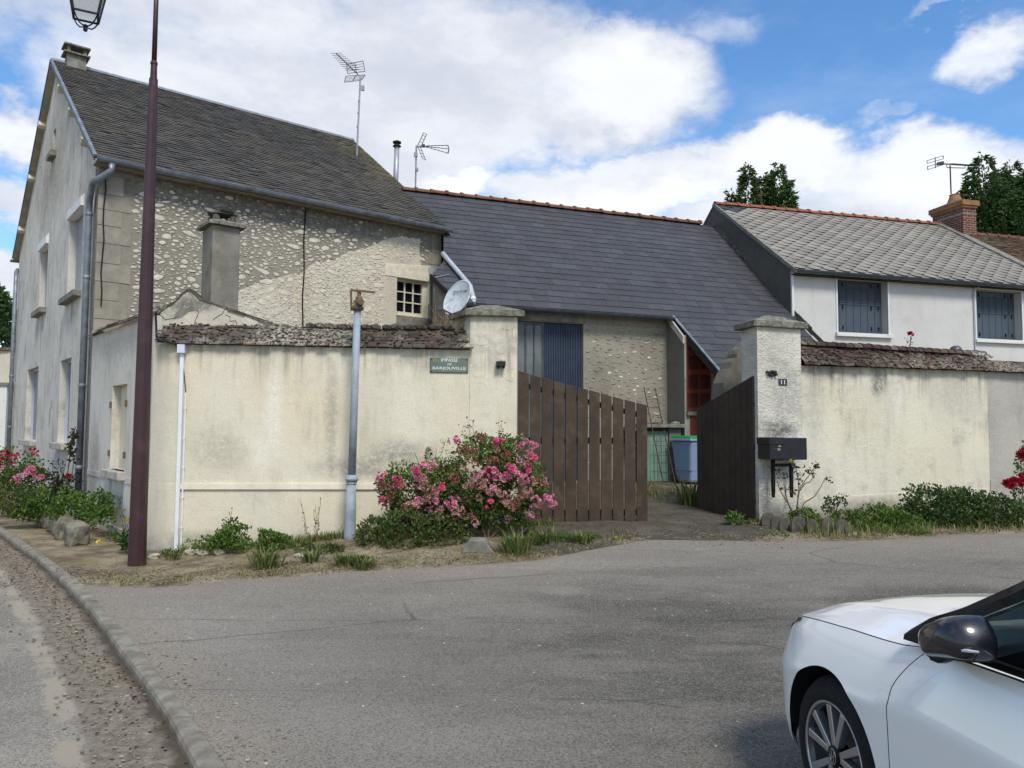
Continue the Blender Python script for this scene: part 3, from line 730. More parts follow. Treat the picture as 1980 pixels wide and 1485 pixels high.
# small window
mb = MB()
mb.pbox(L, wu0, wu0 + .05, wz0, wz1, -.17, -.10); mb.pbox(L, wu1 - .14, wu1, wz0, wz1, -.17, -.08); mb.pbox(L, wu0 + .05, wu1 - .14, wz1 - .06, wz1, -.17, -.10); mb.pbox(L, wu0 + .05, wu1 - .14, wz0, wz0 + .1, -.17, -.09)
win = mb.build('window_frame', M['cream_wood'], house)
mb = MB(); a, b = wu0 + .05, wu1 - .14; c, d = wz0 + .1, wz1 - .06
for i in (1, 2):
    mb.pbox(L, lerp(a, b, i/3) - .016, lerp(a, b, i/3) + .016, c, d, -.16, -.115); mb.pbox(L, a, b, lerp(c, d, i/3) - .014, lerp(c, d, i/3) + .014, -.158, -.112)
mb.build('glazing_bar', M['cream_wood'], win)
mb = MB(); mb.pbox(L, a, b, c, d, -.17, -.145); mb.build('pane', M['pane_dark'], win)
mb = MB()
lp = [L.pix(744, 510), L.pix(829, 514), L.pix(829, 540), L.pix(744, 529)]
mb.prism([L.pt(lp[0][0], lp[0][1], .028), L.pt(wu1 + .02, lp[1][1], .028), L.pt(wu1 + .02, wz1 + .004, .028), L.pt(lp[0][0], wz1 + .004, .028)], -L.N3()*.12); mb.build('lintel', M['stone_pale'], house, bev=.01)
mb = MB(); mb.pbox(L, wu0 - .01, wu1 + .02, wz0 - .34, wz0 - .003, -.19, .022); mb.build('window_apron', M['concrete'], house)

# roof ----------------------------------------------------------------
Orid = L.pt(0, ZR, -WD/2); Dn = (L.pt(0, ZE, EV) - Orid); RL = Dn.length; Dn.normalize()
uRend = L.pix(684, 267, -WD/2)[0]; uEend = L.pix(868, 434, EV)[0]
mb = MB(); OV = .12
slates(mb, Orid, L.A3(), Dn, RL, lambda d: -OV, lambda d: lerp(uRend, uEend, d/RL), .2, .138, .011, 0, .009, .05)
# rear slope and underside boards
Db = (L.pt(0, ZE, -WD - EV) - Orid)
mb.prism([Orid + L.A3()*-OV, Orid + L.A3()*uRend, Orid + L.A3()*uEend + Db, Orid - L.A3()*OV + Db], V((0, 0, -.06)), 0)
M['slate_house'] = slate_mat('slate_house', [rgb(56, 54, 51), rgb(74, 71, 66), rgb(86, 82, 74), rgb(66, 64, 60)], .66, rgb(104, 98, 74), .45, .3, .3,
    [(tuple(Orid + L.A3()*(uRend - .1) + Dn*.9), 1.5, rgb(120, 112, 74), .8), (tuple(Orid + L.A3()*(uRend + .1) + Dn*2.6), 1.6, rgb(122, 110, 78), .8), (tuple(Orid + L.A3()*(uRend - .6) + Dn*4.0), 1.5, rgb(112, 102, 76), .6)])
roof = mb.build('roof', [M['slate_house']], house)
N = L.A3().cross(Dn); N = N if N.z > 0 else -N
mb = MB()
mb.box(Orid + L.A3()*(uRend - OV)/2 + N*.02 + V((0, 0, .01)), L.A3()*(uRend + OV)/2, Dn*.07, N*.014)
mb.tube([Orid - L.A3()*OV + V((0, 0, .045)), Orid + L.A3()*uRend + V((0, 0, .045))], .035, 8)
mb.build('ridge_flashing', M['zinc_light'], roof)
mb = MB()   # verge strip, boards below
mb.box(Orid - L.A3()*(OV + .0) + Dn*RL/2 + N*.01, L.A3()*.028, Dn*(RL/2), N*.02)
Dbn = Db.normalized(); Nb = L.A3().cross(Dbn); Nb = Nb if Nb.z > 0 else -Nb
mb.box(Orid - L.A3()*(OV + .0) + Dbn*RL/2 + Nb*.01, L.A3()*.028, Dbn*(RL/2), Nb*.02)
mb.build('verge_flashing', M['zinc'], roof)
mb = MB()
mb.box(Orid - L.A3()*(OV/2 - .0) + Dn*RL/2 - N*.075, L.A3()*(OV/2 + .01), Dn*(RL/2 - .03), N*.016)
mb.box(Orid - L.A3()*(OV/2 - .0) + Dbn*RL/2 - Nb*.105, L.A3()*(OV/2 + .01), Dbn*(RL/2 - .03), Nb*.016)
mb.build('verge_board', M['soffit'], roof)
for t in (.26, .52, .8):
    for D_, N_ in ((Dn, N), (Dbn, Nb)):
        mb = MB(); mb.box(Orid + D_*RL*t - N_*.19 - L.A3()*.06, L.A3()*.1, D_*.055, N_*.075); mb.build('purlin_end', M['wood_cream'], roof)
mb = MB(); mb.box(L.pt(LH/2, ZE - .09, EV/2 - .02), L.A3()*(LH/2 + .1), L.N3()*(EV/2 - .02), UP*.012); mb.build('eave_board', M['soffit'], roof)
mb = MB(); a = L.pt(-OV + .02, ZE - .03, EV + .05); b = L.pt(uEend + .03, ZE - .03, EV + .05); gutter(mb, a, b, L.N3(), .075, 0, .48)
mb.build('gutter', M['zinc'], house)
# downpipe at the corner: swan neck then straight down the gable
p0 = L.pt(.14, ZE - .1, EV + .05)
dpx = [(186, 330), (176, 352), (172, 372), (171.5, 420), (167, 540), (162, 700), (152, 945)]
uq = G.pix(160, 700)[0]
dq = [G.pt(-.28 - .0*i, G.pix(a, b)[1], .09) for i, (a, b) in enumerate(dpx)]
uD = G.pix(163, 640, .09)[0]
path = [p0, p0 - UP*.12, G.pt(lerp(.35, uD, .5), ZE - .42, .11), G.pt(uD, ZE - .68, .09), G.pt(uD, ZE - .95, .09), G.pt(uD, .15, .09)]
mb = MB(); mb.tube(path, .058, 12)
for z in (ZE - .96, 4.3, 2.35, .9): mb.lathe(G.pt(uD, z, .09), [(.058, 0), (.066, .01), (.066, .06), (.058, .07)], 12)
mb.build('downpipe', M['zinc'], house, smooth=True)
ue = -WD + .28
mb = MB(); mb.tube([G.pt(-WD - .05, ZE - .35, .02), G.pt(-WD + .1, ZE - .45, .07), G.pt(ue, ZE - .65, .09), G.pt(ue, .0, .09)], .055, 10)
for z in (4.2, 3.0, 1.6): mb.lathe(G.pt(ue, z, .09), [(.055, 0), (.064, .01), (.064, .06), (.055, .07)], 10)
mb.build('downpipe', M['zinc'], house, smooth=True)
mb = MB(); gutter(mb, L.pt(-OV - .05, ZE - .03, -WD - EV - .05), L.pt(1.5, ZE - .03, -WD - EV - .05), -L.N3(), .07, 0, .6); mb.build('gutter', M['zinc'], house)
# cables on the wall
uc = L.pix(587, 480)[0]
mb = MB(); zz = [wtop - .02 - i*.25 for i in range(int((wtop - 2.4)/.25))]
mb.tube([L.pt(uc + .012*math.sin(i*1.3), z, .03) for i, z in enumerate(zz)], .016, 6); mb.build('cable', M['black_cable'], house)
mb = MB(); mb.tube([L.pt(.1 + .015*math.sin(i*1.9), z, .035) for i, z in enumerate([wtop - .3 - i*.3 for i in range(9)])], .012, 6); mb.build('cable', M['black_cable'], house)
# chimney on the ridge
cu = L.pix(146, 125, -WD/2)[0]
mb = MB(); c = L.pt(cu, ZR, -WD/2)
mb.box(c - UP*.08, L.A3()*.2, L.N3()*.15, UP*.3)
ch = mb.build('chimney', M['concrete'], roof)
mb = MB(); mb.box(c + UP*.242, L.A3()*.275, L.N3()*.22, UP*.022, 0)
for a in (-1, 1):
    for b in (-1, 1): mb.box(c + UP*.335 + L.A3()*.17*a + L.N3()*.12*b, L.A3()*.035, L.N3()*.035, UP*.071, 0)
mb.prism([c + UP*.406 + L.A3()*.275*a + L.N3()*.22*b for a, b in ((-1, -1), (1, -1), (1, 1), (-1, 1))], UP*.045)
mb.build('chimney_cap', M['cap'], ch, bev=.008)

# antennas -------------------------------------------------------------
def bars(mb, o, ax, ay, n, sp, half, r=.006):
    for i in range(n): mb.tube([o + ax*sp*i - ay*half(i), o + ax*sp*i + ay*half(i)], r, 4, cap=False)
p = at(690, 272, 20.9); tp = at(697, 148, 20.9); S = .0140    # metres per photo pixel there
ant = thing('tv_antenna', 'tall rake antenna on a mast at the right end of the slate ridge', 'antenna', p - UP*.4)
mb = MB(); mb.tube([p - UP*.6, tp], .024, 8)
for t in (.2, .42, .6): mb.lathe(p.lerp(tp, t), [(.03, 0), (.03, .05)], 8)
mb.box(tp - UP*.33 + V((.07, 0, 0)), V((.04, 0, 0)), V((0, .03, 0)), UP*.07)
mb.build('mast', M['alu'], ant)
def AX(px, py, d=0): return at(px, py, 20.9 + d)
mb = MB(); a, b = AX(693, 145), AX(650, 103, -.5); mb.tube([a, b], .014, 6)
ax = (b - a).normalized(); ay = V((1, .25, .18)).normalized(); n = 10
for i in range(n): q = a.lerp(b, .25 + .75*i/(n-1)); w = .22 - .008*i; mb.tube([q - ay*w, q + ay*w], .007, 4)
mb.build('boom', M['alu_dark'], ant)
mb = MB()
for (c0, c1, c2, c3) in (((670, 124), (702, 118), (706, 138), (672, 142)), ((669, 147), (706, 145), (699, 155), (666, 159))):
    P4 = [AX(*q) for q in (c0, c1, c2, c3)]
    for a, b in ((0, 1), (1, 2), (2, 3), (3, 0)): mb.tube([P4[a], P4[b]], .010, 4)
    for t in (.25, .5, .75): mb.tube([P4[0].lerp(P4[3], t), P4[1].lerp(P4[2], t)], .006, 4)
    mb.tube([P4[0].lerp(P4[1], .5), P4[3].lerp(P4[2], .5)], .012, 4)
mb.build('reflector', M['alu_dark'], ant)

p = at(803, 372, 21.4); tp = at(805, 280, 21.4)
ant = thing('tv_antenna', 'short antenna with a double crossed boom on the left end of the barn ridge', 'antenna', p - UP*.2)
mb = MB(); mb.tube([p - UP*.5, tp - UP*.02], .022, 8); mb.box(at(804, 299, 21.35), V((.05, 0, 0)), V((0, .03, 0)), UP*.06); mb.box(at(807, 328, 21.35), V((.025, 0, 0)), V((0, .03, 0)), UP*.05)
mb.build('mast', M['alu'], ant)
def AX(px, py, d=0): return at(px, py, 21.4 + d)
mb = MB()
for y0, y1 in ((283, 281), (284, 288), (285, 296)):
    a, b = AX(824, y0 - 1), AX(866, y1, -.2); mb.tube([a, b], .010, 4)
    for i in range(6): q = a.lerp(b, (i + .5)/6); mb.tube([q - V((0, .12, .03)) - UP*.03, q + V((0, .12, .03)) + UP*.03], .006, 4)
mb.tube([AX(866, 281, -.2), AX(868, 289, -.2), AX(866, 297, -.2)], .02, 4); mb.tube([AX(805, 284), AX(826, 284)], .016, 6)
mb.box(AX(819, 282), V((.04, 0, 0)), V((0, .03, 0)), UP*.04)
mb.build('boom', M['alu_dark'], ant)
mb = MB()
for q0, q1, w in ((AX(811, 282), AX(822, 258), .1), (AX(810, 283), AX(820, 308), .12)):
    s_ = V((.03, .5, 0)).normalized()*w*1.6 + V((.06, 0, .02))
    for k in (-1, 1): mb.tube([q0 + s_*k*.5, q1 + s_*k*.5], .012, 4)
    for t in (.05, .3, .55, .8, 1): mb.tube([q0.lerp(q1, t) - s_*.5, q0.lerp(q1, t) + s_*.5], .007, 4)
mb.build('reflector', M['alu_dark'], ant)
fl = thing('flue_pipe', 'pale metal flue pipe with a double disc cowl behind the slate roof', 'flue', at(764, 350, 21))
S = 21/1490
mb = MB(); mb.tube([at(764, 372, 21) - UP*.3, at(767.5, 284, 21)], .072, 14); mb.build('pipe', M['zinc_light'], fl, smooth=True)
mb = MB(); c = at(767.5, 284, 21); mb.lathe(c, [(.03, 0), (.12, .01), (.09, .05), (.02, .06)], 16); mb.lathe(c + UP*.12, [(.12, -.01), (.12, .02), (.06, .05), (.01, .06)], 16)
for k in range(4): mb.tube([c + V((.06*math.cos(k*PI/2), .06*math.sin(k*PI/2), .05)), c + V((.06*math.cos(k*PI/2), .06*math.sin(k*PI/2), .12))], .006, 4)
mb.build('cowl', M['iron_dark'], fl)
# ---------------------------------------------------------------- front boundary: low outbuilding, wall, pillars, gate
A0 = onz(338, 1065, 0); B0 = at(1000, 1012, 11.0)
F = Plane((A0.x, A0.y), (B0.x - A0.x, B0.y - A0.y))
uP0 = F.pix(908, 760)[0]; uP1 = F.pix(999.5, 760)[0]
def text(name, s, c, ax, up, nrm, w, h, mat, parent, depth=.002):
    cu = bpy.data.curves.new(name, 'FONT'); cu.body = s; cu.align_x = 'CENTER'; cu.align_y = 'CENTER'; cu.extrude = .5*depth
    ob = bpy.data.objects.new(name + '_src', cu); COL.objects.link(ob)
    bpy.context.view_layer.update()
    me = bpy.data.meshes.new_from_object(ob.evaluated_get(bpy.context.evaluated_depsgraph_get()))
    bpy.data.objects.remove(ob)
    xs_ = [v.co.x for v in me.vertices]; ys_ = [v.co.y for v in me.vertices]
    cx, cy = (min(xs_)+max(xs_))/2, (min(ys_)+max(ys_))/2; sx = w/(max(xs_)-min(xs_)); sy = h/(max(ys_)-min(ys_))
    off = wloc(parent)
    for v in me.vertices: v.co = V(c) + V(ax)*(v.co.x-cx)*sx + V(up)*(v.co.y-cy)*sy + V(nrm)*v.co.z - off
    me.materials.clear(); me.materials.append(mat); me.name = name
    o = bpy.data.objects.new(name, me); COL.objects.link(o); o.parent = parent; return o

def coping(mb, pl, u0, u1, ze, zr, of, ob, courses, w, th=.02, m=0, back=True, jit=1.0, pitch_j=.012):
    """small tiled roof on top of a wall: front eave at offset of, ridge at offset ob"""
    def surf(u, t): return lerp(ze(u), zr(u), t), lerp(of, ob, t)
    for side in ((0, 1) if back else (0,)):
        for c in range(courses):
            t0 = c/courses - .0; t1 = min(1.0, (c + 1.75)/courses)
            u = u0 - rr(0, w)
            while u < u1:
                ww = w*rr(.8, 1.15); a, b = max(u, u0), min(u + ww - .006, u1); u += ww
                if b - a < .02: continue
                j = rr(-1, 1)*pitch_j*jit; jl = rr(-.02, .02)*jit
                def P(uu, t, h, ex=0):
                    z, o = surf(uu, t)
                    if side: o = 2*ob - o
                    o += (ex if not side else -ex)
                    return pl.pt(uu, z + h, o)
                tt = th*rr(.7, 1.3); lift = th*1.3
                p = [P(a, t0, lift - tt + j*.3, jl), P(b, t0, lift - tt - j*.3, jl + rr(-.008, .008)), P(b, t1, -tt*.3), P(a, t1, -tt*.3),
                     P(a, t0, lift + j, jl), P(b, t0, lift - j + rr(-.004, .004), jl), P(b, t1, tt*.4), P(a, t1, tt*.4)]
                mb.hexa(p, m)

wall = thing('boundary_wall', 'cream rendered wall with mossy tile coping between white conduit and gate pillar', 'wall', F.pt(2.2, 0, -.15))
fp = lambda px, py: F.pix(px, py)
def fspot(px, py, rx, ry, c, k): q = fp(px, py); s = q[0] - fp(px - 10, py)[0]; return ((q[0], q[1]), (rx*s/10, ry*s/10), c, k)
wh = rgb(236, 231, 214); gy = rgb(150, 146, 134); wm = rgb(222, 210, 178)
M['front'] = plaster('front_render', rgb(228, 220, 197), rgb(216, 208, 185), rgb(158, 153, 139), .3, .55, 85, .3,
    [fspot(530, 790, 22, 130, wh, .75), fspot(505, 880, 26, 70, wh, .6), fspot(360, 760, 20, 120, wm, .3), fspot(640, 800, 18, 150, gy, .4), fspot(690, 905, 110, 26, gy, .5),  # tall grey spot beside the old post paints its cast shadow into the render
     fspot(770, 885, 90, 42, gy, .65), fspot(420, 870, 70, 60, gy, .3), fspot(460, 680, 140, 16, gy, .35), fspot(840, 700, 120, 22, gy, .45), fspot(640, 985, 140, 45, wm, .5), fspot(380, 1040, 60, 20, gy, .45), fspot(960, 700, 16, 50, gy, .3),
     fspot(940, 650, 60, 45, rgb(222, 215, 196), .6), fspot(880, 780, 60, 40, wm, .35)], warm=rgb(224, 210, 176), topdark=fp(620, 668)[1], plinth=.12)
zeF = lambda u: lerp(F.pix(345, 664, .08)[1], F.pix(905, 675, .08)[1], (u - .05)/(uP0 - .05))
zrF = lambda u: F.pix(750, 636, -.17)[1] + .01*math.sin(u*2.1) + .012*noise.noise(V((u*3, 0, 0)))
mb = MB(); tz = lambda u: zeF(u) - .005
wall_face(mb, F, [(0, -.4), (uP0, -.4), (uP0, tz(uP0)), (0, tz(0))], thick=.34)
# chamfered corner
cA = F.pt(0, 0); cB = G.pt(uC, 0)
CH = Plane((cB.x, cB.y), (cA.x - cB.x, cA.y - cB.y)); cl = (cA - cB).length
wall_face(mb, CH, [(0, -.4), (cl, -.4), (cl, tz(0)), (0, tz(0))], thick=.2)
# plinth, slightly proud, with a thin upper line
zp = [F.pix(350, 946)[1], F.pix(720, 946)[1]]; up = [F.pix(350, 946)[0], F.pix(720, 946)[0]]
zpl = lambda u: lerp(zp[0], zp[1], (u - up[0])/(up[1] - up[0]))
def band(u0, u1, za, zb, o, fu): mb.hexa([fu(u0, za(u0), o), fu(u1, za(u1), o), fu(u1, za(u1), -.02), fu(u0, za(u0), -.02), fu(u0, zb(u0), o*.75), fu(u1, zb(u1), o*.75), fu(u1, zb(u1), -.02), fu(u0, zb(u0), -.02)])
band(0, uP0, lambda u: -.4, zpl, .012, F.pt); band(.002, uP0, lambda u: zpl(u) + .001, lambda u: zpl(u) + .075, .036, F.pt)
band(0, cl, lambda u: -.4, lambda u: zpl(0), .016, CH.pt); band(.002, cl, lambda u: zpl(0) + .001, lambda u: zpl(0) + .075, .008, CH.pt)
mb.build('wall', M['front'], wall, uvp=F)
mb = MB(); coping(mb, F, F.pix(304, 660, .08)[0], uP0 + .04, zeF, zrF, .09, -.17, 6, .17, .017, jit=1.1, pitch_j=.007)
for k in range(420):
    t = rr(0, 1); u = rr(F.pix(304, 660)[0], uP0); z = lerp(zeF(u), zrF(u), t) + .03; mb.rock(F.pt(u, z, lerp(.09, -.17, t)), rr(.01, .035), rr(.01, .03), rr(.006, .016), 0, jit=.3)
u = .9
mb2 = MB(); u = F.pix(598, 634)[0]
while u < uP0 - .3:
    w = rr(.1, .2); mb.rock(F.pt(u, zrF(u) + .025, -.17), w*.6, .085, .05, 0, F.A3(), F.N3(), UP, .3, .3); u += w
mb.build('coping', M['tile_moss'], wall)

# outbuilding -----------------------------------------------------------
shed = thing('outbuilding', 'low rendered outbuilding with cracked parapet and bricked-up window beside the stone house', 'outbuilding', G.pt(uC/2, 0, -1.5))
zs0 = G.pix(176, 652)[1]; zs1 = G.pix(288, 614)[1]
nu0, nu1 = G.pix(216, 800)[0], G.pix(244, 800)[0]; nz0, nz1 = G.pix(244, 913)[1], G.pix(244, 742)[1]
M['sidewall'] = plaster('side_render', rgb(220, 214, 200), rgb(206, 201, 187), rgb(138, 134, 124), .4, .45, 85, .55,
    [((.5, 1.0), (.5, .9), rgb(140, 136, 126), .5), ((2.6, .2), (.9, .4), rgb(140, 134, 120), .5), ((1.9, 2.9), (2.0, .25), rgb(140, 136, 126), .35)])
mb = MB()
wall_face(mb, G, [(.002, -.4), (uC, -.4), (uC, zs1), (.002, zs0)], [rect(nu0, nu1, nz0, nz1), rect(nu0 + .02, nu1 - .0, .12, nz0 - .16)], reveal=.13, thick=.3, back=False)
zpg = lambda u: zpl(0)
mb.pbox(G, .004, nu0, zpl(0), zpl(0) + .09, -.01, .01); mb.pbox(G, nu1, uC, zpl(0), zpl(0) + .09, -.01, .01)
mb.build('side_wall', M['sidewall'], shed, uvp=G)
mb = MB(); mb.pbox(G, nu0, nu1, nz0, nz1, -.14, -.125); mb.build('window_infill', M['front'], shed, uvp=G)
mb = MB(); mb.pbox(G, nu0, nu1, .1, nz0 - .15, -.07, -.03); mb.build('recess_panel', M['sidewall'], shed, uvp=G)
mb = MB(); mb.pbox(G, nu0 - .12, nu1 + .1, nz0 - .13, nz0, -.12, .11); mb.build('window_sill', M['sill_grey'], shed, bev=.015)
mb = MB()
for z in (nz1 - .3, nz0 + .25):
    for u in (nu0 - .03, nu1 + .03): mb = MB(); mb.pbox(G, u - .02, u + .02, z - .05, z + .05, .0, .03); mb.build('hinge', M['rust'], shed)
O_ = -.15
hp = [F.pix(a, b, O_) for a, b in [(303, 612), (312, 603), (330, 590), (350, 573), (360, 564), (368, 563), (377, 567), (385, 578), (410, 588), (440, 600), (475, 611), (500, 620), (540, 630), (585, 638)]]
hp = [(u, z + .012*noise.noise(V((u*9, z, 2)))) for u, z in hp]
bot = zeF(0) - .02
M['hump'] = plaster('parapet_render', rgb(212, 206, 186), rgb(196, 190, 172), rgb(112, 108, 98), .55, .7, 60, .3, [(hp[4], (.55, .32), rgb(142, 138, 126), .85), ((hp[2][0] + .2, hp[2][1]), (.4, .12), rgb(106, 103, 95), .8)])
mb = MB(); wall_face(mb, F, [(hp[0][0], bot - .3)] + [(hp[-1][0], bot - .3)] + hp[::-1], o=O_, thick=.2)
# grey patch of newer cement, 6 mm proud, and cracks cut as thin dark relief
gp = [F.pix(a, b, O_) for a, b in [(335, 617), (340, 605), (352, 594), (364, 597), (372, 588), (392, 582), (394, 587), (382, 599), (366, 602), (352, 613), (340, 616)]]
mb.prism([F.pt(u, z, O_ + .005) for u, z in gp], -F.N3()*.02, 1)
for crk in ([(303, 606), (312, 612), (320, 618), (330, 617), (352, 612)], [(381, 595), (384, 605), (378, 618), (376, 628)], [(436, 595), (430, 606), (412, 618)], [(436, 608), (446, 612), (444, 622), (456, 620), (458, 628)]):
    q = wobble([F.pix(a, b, O_) for a, b in crk], .04, .008)
    mb.tube([F.pt(u, z, O_ + .001) for u, z in q], .0045, 4, 2)
mb.build('parapet', [M['hump'], M['concrete'], M['black_matte']], shed, uvp=F)
mb = MB()
for (a, b) in zip(hp, hp[1:]):
    if b[0] - a[0] < 1e-3: continue
    n = max(1, int((b[0]-a[0])/.16))
    for i in range(n):
        q0 = (lerp(a[0], b[0], i/n), lerp(a[1], b[1], i/n)); q1 = (lerp(a[0], b[0], (i+.98)/n), lerp(a[1], b[1], (i+.98)/n)); h = rr(.02, .035); e = rr(-.15, -.115)
        mb.hexa([F.pt(q0[0], q0[1] - .004, e), F.pt(q1[0], q1[1] - .004, e), F.pt(q1[0], q1[1], -.5), F.pt(q0[0], q0[1], -.5), F.pt(q0[0], q0[1] + h, e), F.pt(q1[0], q1[1] + h*rr(.7, 1.2), e), F.pt(q1[0], q1[1] + h, -.5), F.pt(q0[0], q0[1] + h, -.5)])
gx = -GD
def toL(p, extra=0):
    n = L.N3(); d = V((gx.x, gx.y, 0)); t = (V((L.p.x, L.p.y, 0)) - p).dot(n)/d.dot(n); return p + d*(t - .03)
ap = F.pt(hp[4][0], hp[4][1] - .02, -.3); r1 = F.pt(hp[-1][0], hp[-1][1] - .02, -.3); e1 = G.pt(uC - .05, zs1 - .03, -.1); e2 = G.pt(.02, zs0 - .03, -.1)
mb.prism([ap, r1, toL(r1), toL(ap)], V((0, 0, -.05))); mb.prism([e1, ap, toL(ap), e2], V((0, 0, -.05)))
zg = lambda u: lerp(zs0, zs1, u/uC)
coping(mb, G, .03, uC + .02, zg, lambda u: zg(u) + .17, .09, -.16, 3, .16, .02, back=False)
mb.build('roof', M['tile_moss'], shed)
# concrete chimney stack behind the parapet
YS = 11.7
sc_ = at(432, 520, YS); S = YS/1490; CA = V((math.cos(R_(39)), math.sin(R_(39)), 0)); CN = V((CA.y, -CA.x, 0))
b0 = at(407, 600, YS); wf = 54*S; df = .5
top = at(407, 433, YS).z; bz = b0.z - .8
c = V((b0.x, b0.y, 0)) + CA*wf/2 - CN*df/2
mb = MB(); mb.hexa([c + CA*a*wf/2 + CN*b*df/2 + UP*z for z in (bz, top) for a, b in ((-1, 1), (1, 1), (1, -1), (-1, -1))])
M['stack'] = plain('stack_render', rgb(128, 124, 113), .92, .15, 0, .22, 4, .5, 70, (rgb(104, 102, 92), .7), 3.5)
ch = mb.build('chimney', M['stack'], shed, bev=.012)
mb = MB(); e = .075
lo = [c + CA*a*(wf/2 + e) + CN*b*(df/2 + e) + UP*top for a, b in ((-1, 1), (1, 1), (1, -1), (-1, -1))]
mid_ = [p + UP*.05 for p in lo]; hi = [c + CA*a*wf*.3 + CN*b*df*.3 + UP*(top + .12) for a, b in ((-1, 1), (1, 1), (1, -1), (-1, -1))]
mb.hexa(lo + mid_); mb.mesh(mid_ + hi, [(0, 1, 5, 4), (1, 2, 6, 5), (2, 3, 7, 6), (3, 0, 4, 7), (4, 5, 6, 7)])
mb.build('chimney_cap', M['cap'], ch)
mb = MB()
for a, b in ((-1, 1), (1, 1), (1, -1), (-1, -1)): mb.rock(c + CA*a*.13 + CN*b*.13 + UP*(top + .15), .05, .05, .07, 0, CA, CN, UP, .2, .6)
mb.rock(c + UP*(top + .235), .21, .2, .035, 0, CA, CN, UP, .35, .3, 2)
mb.build('chimney_pot', M['concrete_dark'], ch)

# gate pillars -----------------------------------------------------------
def pillar(name, label, base4, ztop, mats, uvp, e=.075, stub=None):
    o = thing(name, label, 'gate pillar', (base4[0] + base4[2])/2 + V((0, 0, .3)))
    mb = MB(); mb.hexa([V((p.x, p.y, -.2)) for p in base4] + [V((p.x, p.y, ztop)) for p in base4])
    return o, mb
ztL = F.pix(955, 612, .01)[1]
FL, FR = F.pt(uP0, 0, .012), F.pt(uP1, 0, .012)
BR, BL = FR - F.N3()*.5, FL - F.N3()*.5 - F.A3()*.22
def cap(root, P4, z, e, th, ph):
    c = sum(P4, V((0, 0, 0)))/4; c.z = 0
    lo = []
    for p in P4:
        d = (V((p.x, p.y, 0)) - c); lo.append(V((p.x, p.y, z)) + d.normalized()*e*1.35)
    mb = MB(); c2 = c + UP*(z + th + ph)
    mb.hexa(lo + [p + UP*th for p in lo]); hi = [p + UP*(th + .001) for p in lo]
    ring = [c2.lerp(p, .3) + UP*.0 for p in hi]; ring = [V((p.x, p.y, c2.z - ph*.18)) for p in ring]
    mb.mesh(hi + ring + [c2], [(0, 1, 5, 4), (1, 2, 6, 5), (2, 3, 7, 6), (3, 0, 4, 7), (4, 5, 8), (5, 6, 8), (6, 7, 8), (7, 4, 8)])
    mb.build('pillar_cap', M['cap'], root, bev=.01)
pl_, mb = pillar('gate_pillar', 'rendered pillar left of the gate carrying the small black lamp', [FL, FR, BR, BL], ztL, None, F)
for k in range(9):
    u = rr(uP0 + .08, uP1 - .08); z = rr(ztL - 1.0, ztL - .08)
    pebble(mb, F, u, z, rr(.06, .13), rr(.035, .06), rr(-.3, .3), rr(.002, .006), 0, .012)
mb.build('shaft', M['front'], pl_, uvp=F); cap(pl_, [FL, FR, BR, BL], ztL, .085, .085, .12)

RP = at(1467, 1003, 11.5); RW = Plane((RP.x, RP.y), (.942, .335))
uR1 = RW.pix(1549, 800)[0]; ztR = RW.pix(1505, 634)[1]
def rspot(px, py, rx, ry, c, k): q = RW.pix(px, py); s = q[0] - RW.pix(px - 10, py)[0]; return ((q[0], q[1]), (rx*s/10, ry*s/10), c, k)
gk = rgb(92, 94, 92)
rs = [rspot(1505, 830, 45, 22, gk, .7), rspot(1520, 760, 55, 60, rgb(170, 168, 158), .6), rspot(1575, 800, 30, 90, rgb(170, 168, 156), .4), rspot(1700, 740, 22, 30, gk, .6), rspot(1600, 720, 70, 18, gk, .4), rspot(1850, 760, 70, 60, rgb(176, 174, 160), .4),
      rspot(1760, 860, 130, 70, rgb(226, 219, 192), .55), rspot(1735, 760, 12, 60, wh, .5), rspot(1480, 960, 22, 60, gk, .5), rspot(1700, 985, 120, 22, rgb(130, 122, 108), .6), rspot(1480, 690, 60, 55, rgb(186, 182, 168), .5)]
M['right'] = plaster('right_render', rgb(228, 221, 199), rgb(212, 206, 187), rgb(136, 133, 123), .5, .8, 70, .35, rs, warm=rgb(222, 212, 180), topdark=RW.pix(1750, 712)[1], plinth=RW.pix(1750, 975)[1])
fl_, fr_ = RW.pt(0, 0, .015), RW.pt(uR1, 0, .015); br_, bl_ = fr_ - RW.N3()*.52, fl_ + V((-.085, .5, 0))
pr_, mb = pillar('gate_pillar', 'stained pillar right of the gate with the house number plate on it', [fl_, fr_, br_, bl_], ztR, None, RW)
so = -1.25
sp = [RW.pix(a, b, so) for a, b in [(1399, 740), (1404, 722), (1412, 712), (1416, 700), (1424, 690), (1430, 676), (1440, 668), (1446, 660), (1470, 655)]]
mb.prism([RW.pt(u, z, so) for u, z in wobble(sp, .06, .02)] + [RW.pt(sp[-1][0], .1, so), RW.pt(sp[0][0], .1, so)], -RW.N3()*.3, 1)
M['right_pillar'] = plaster('right_pillar', rgb(226, 221, 204), rgb(208, 203, 188), rgb(112, 110, 103), .7, .9, 30, .5, rs, plinth=.5, bd=.028)
M['pillar_side'] = plaster('pillar_stained', rgb(122, 118, 107), rgb(98, 95, 87), rgb(52, 51, 47), .8, .8, 50, .6)
mb.build('shaft', [M['right_pillar'], M['pillar_side']], pr_, uvp=RW); cap(pr_, [fl_, fr_, br_, bl_], ztR, .085, .085, .14)

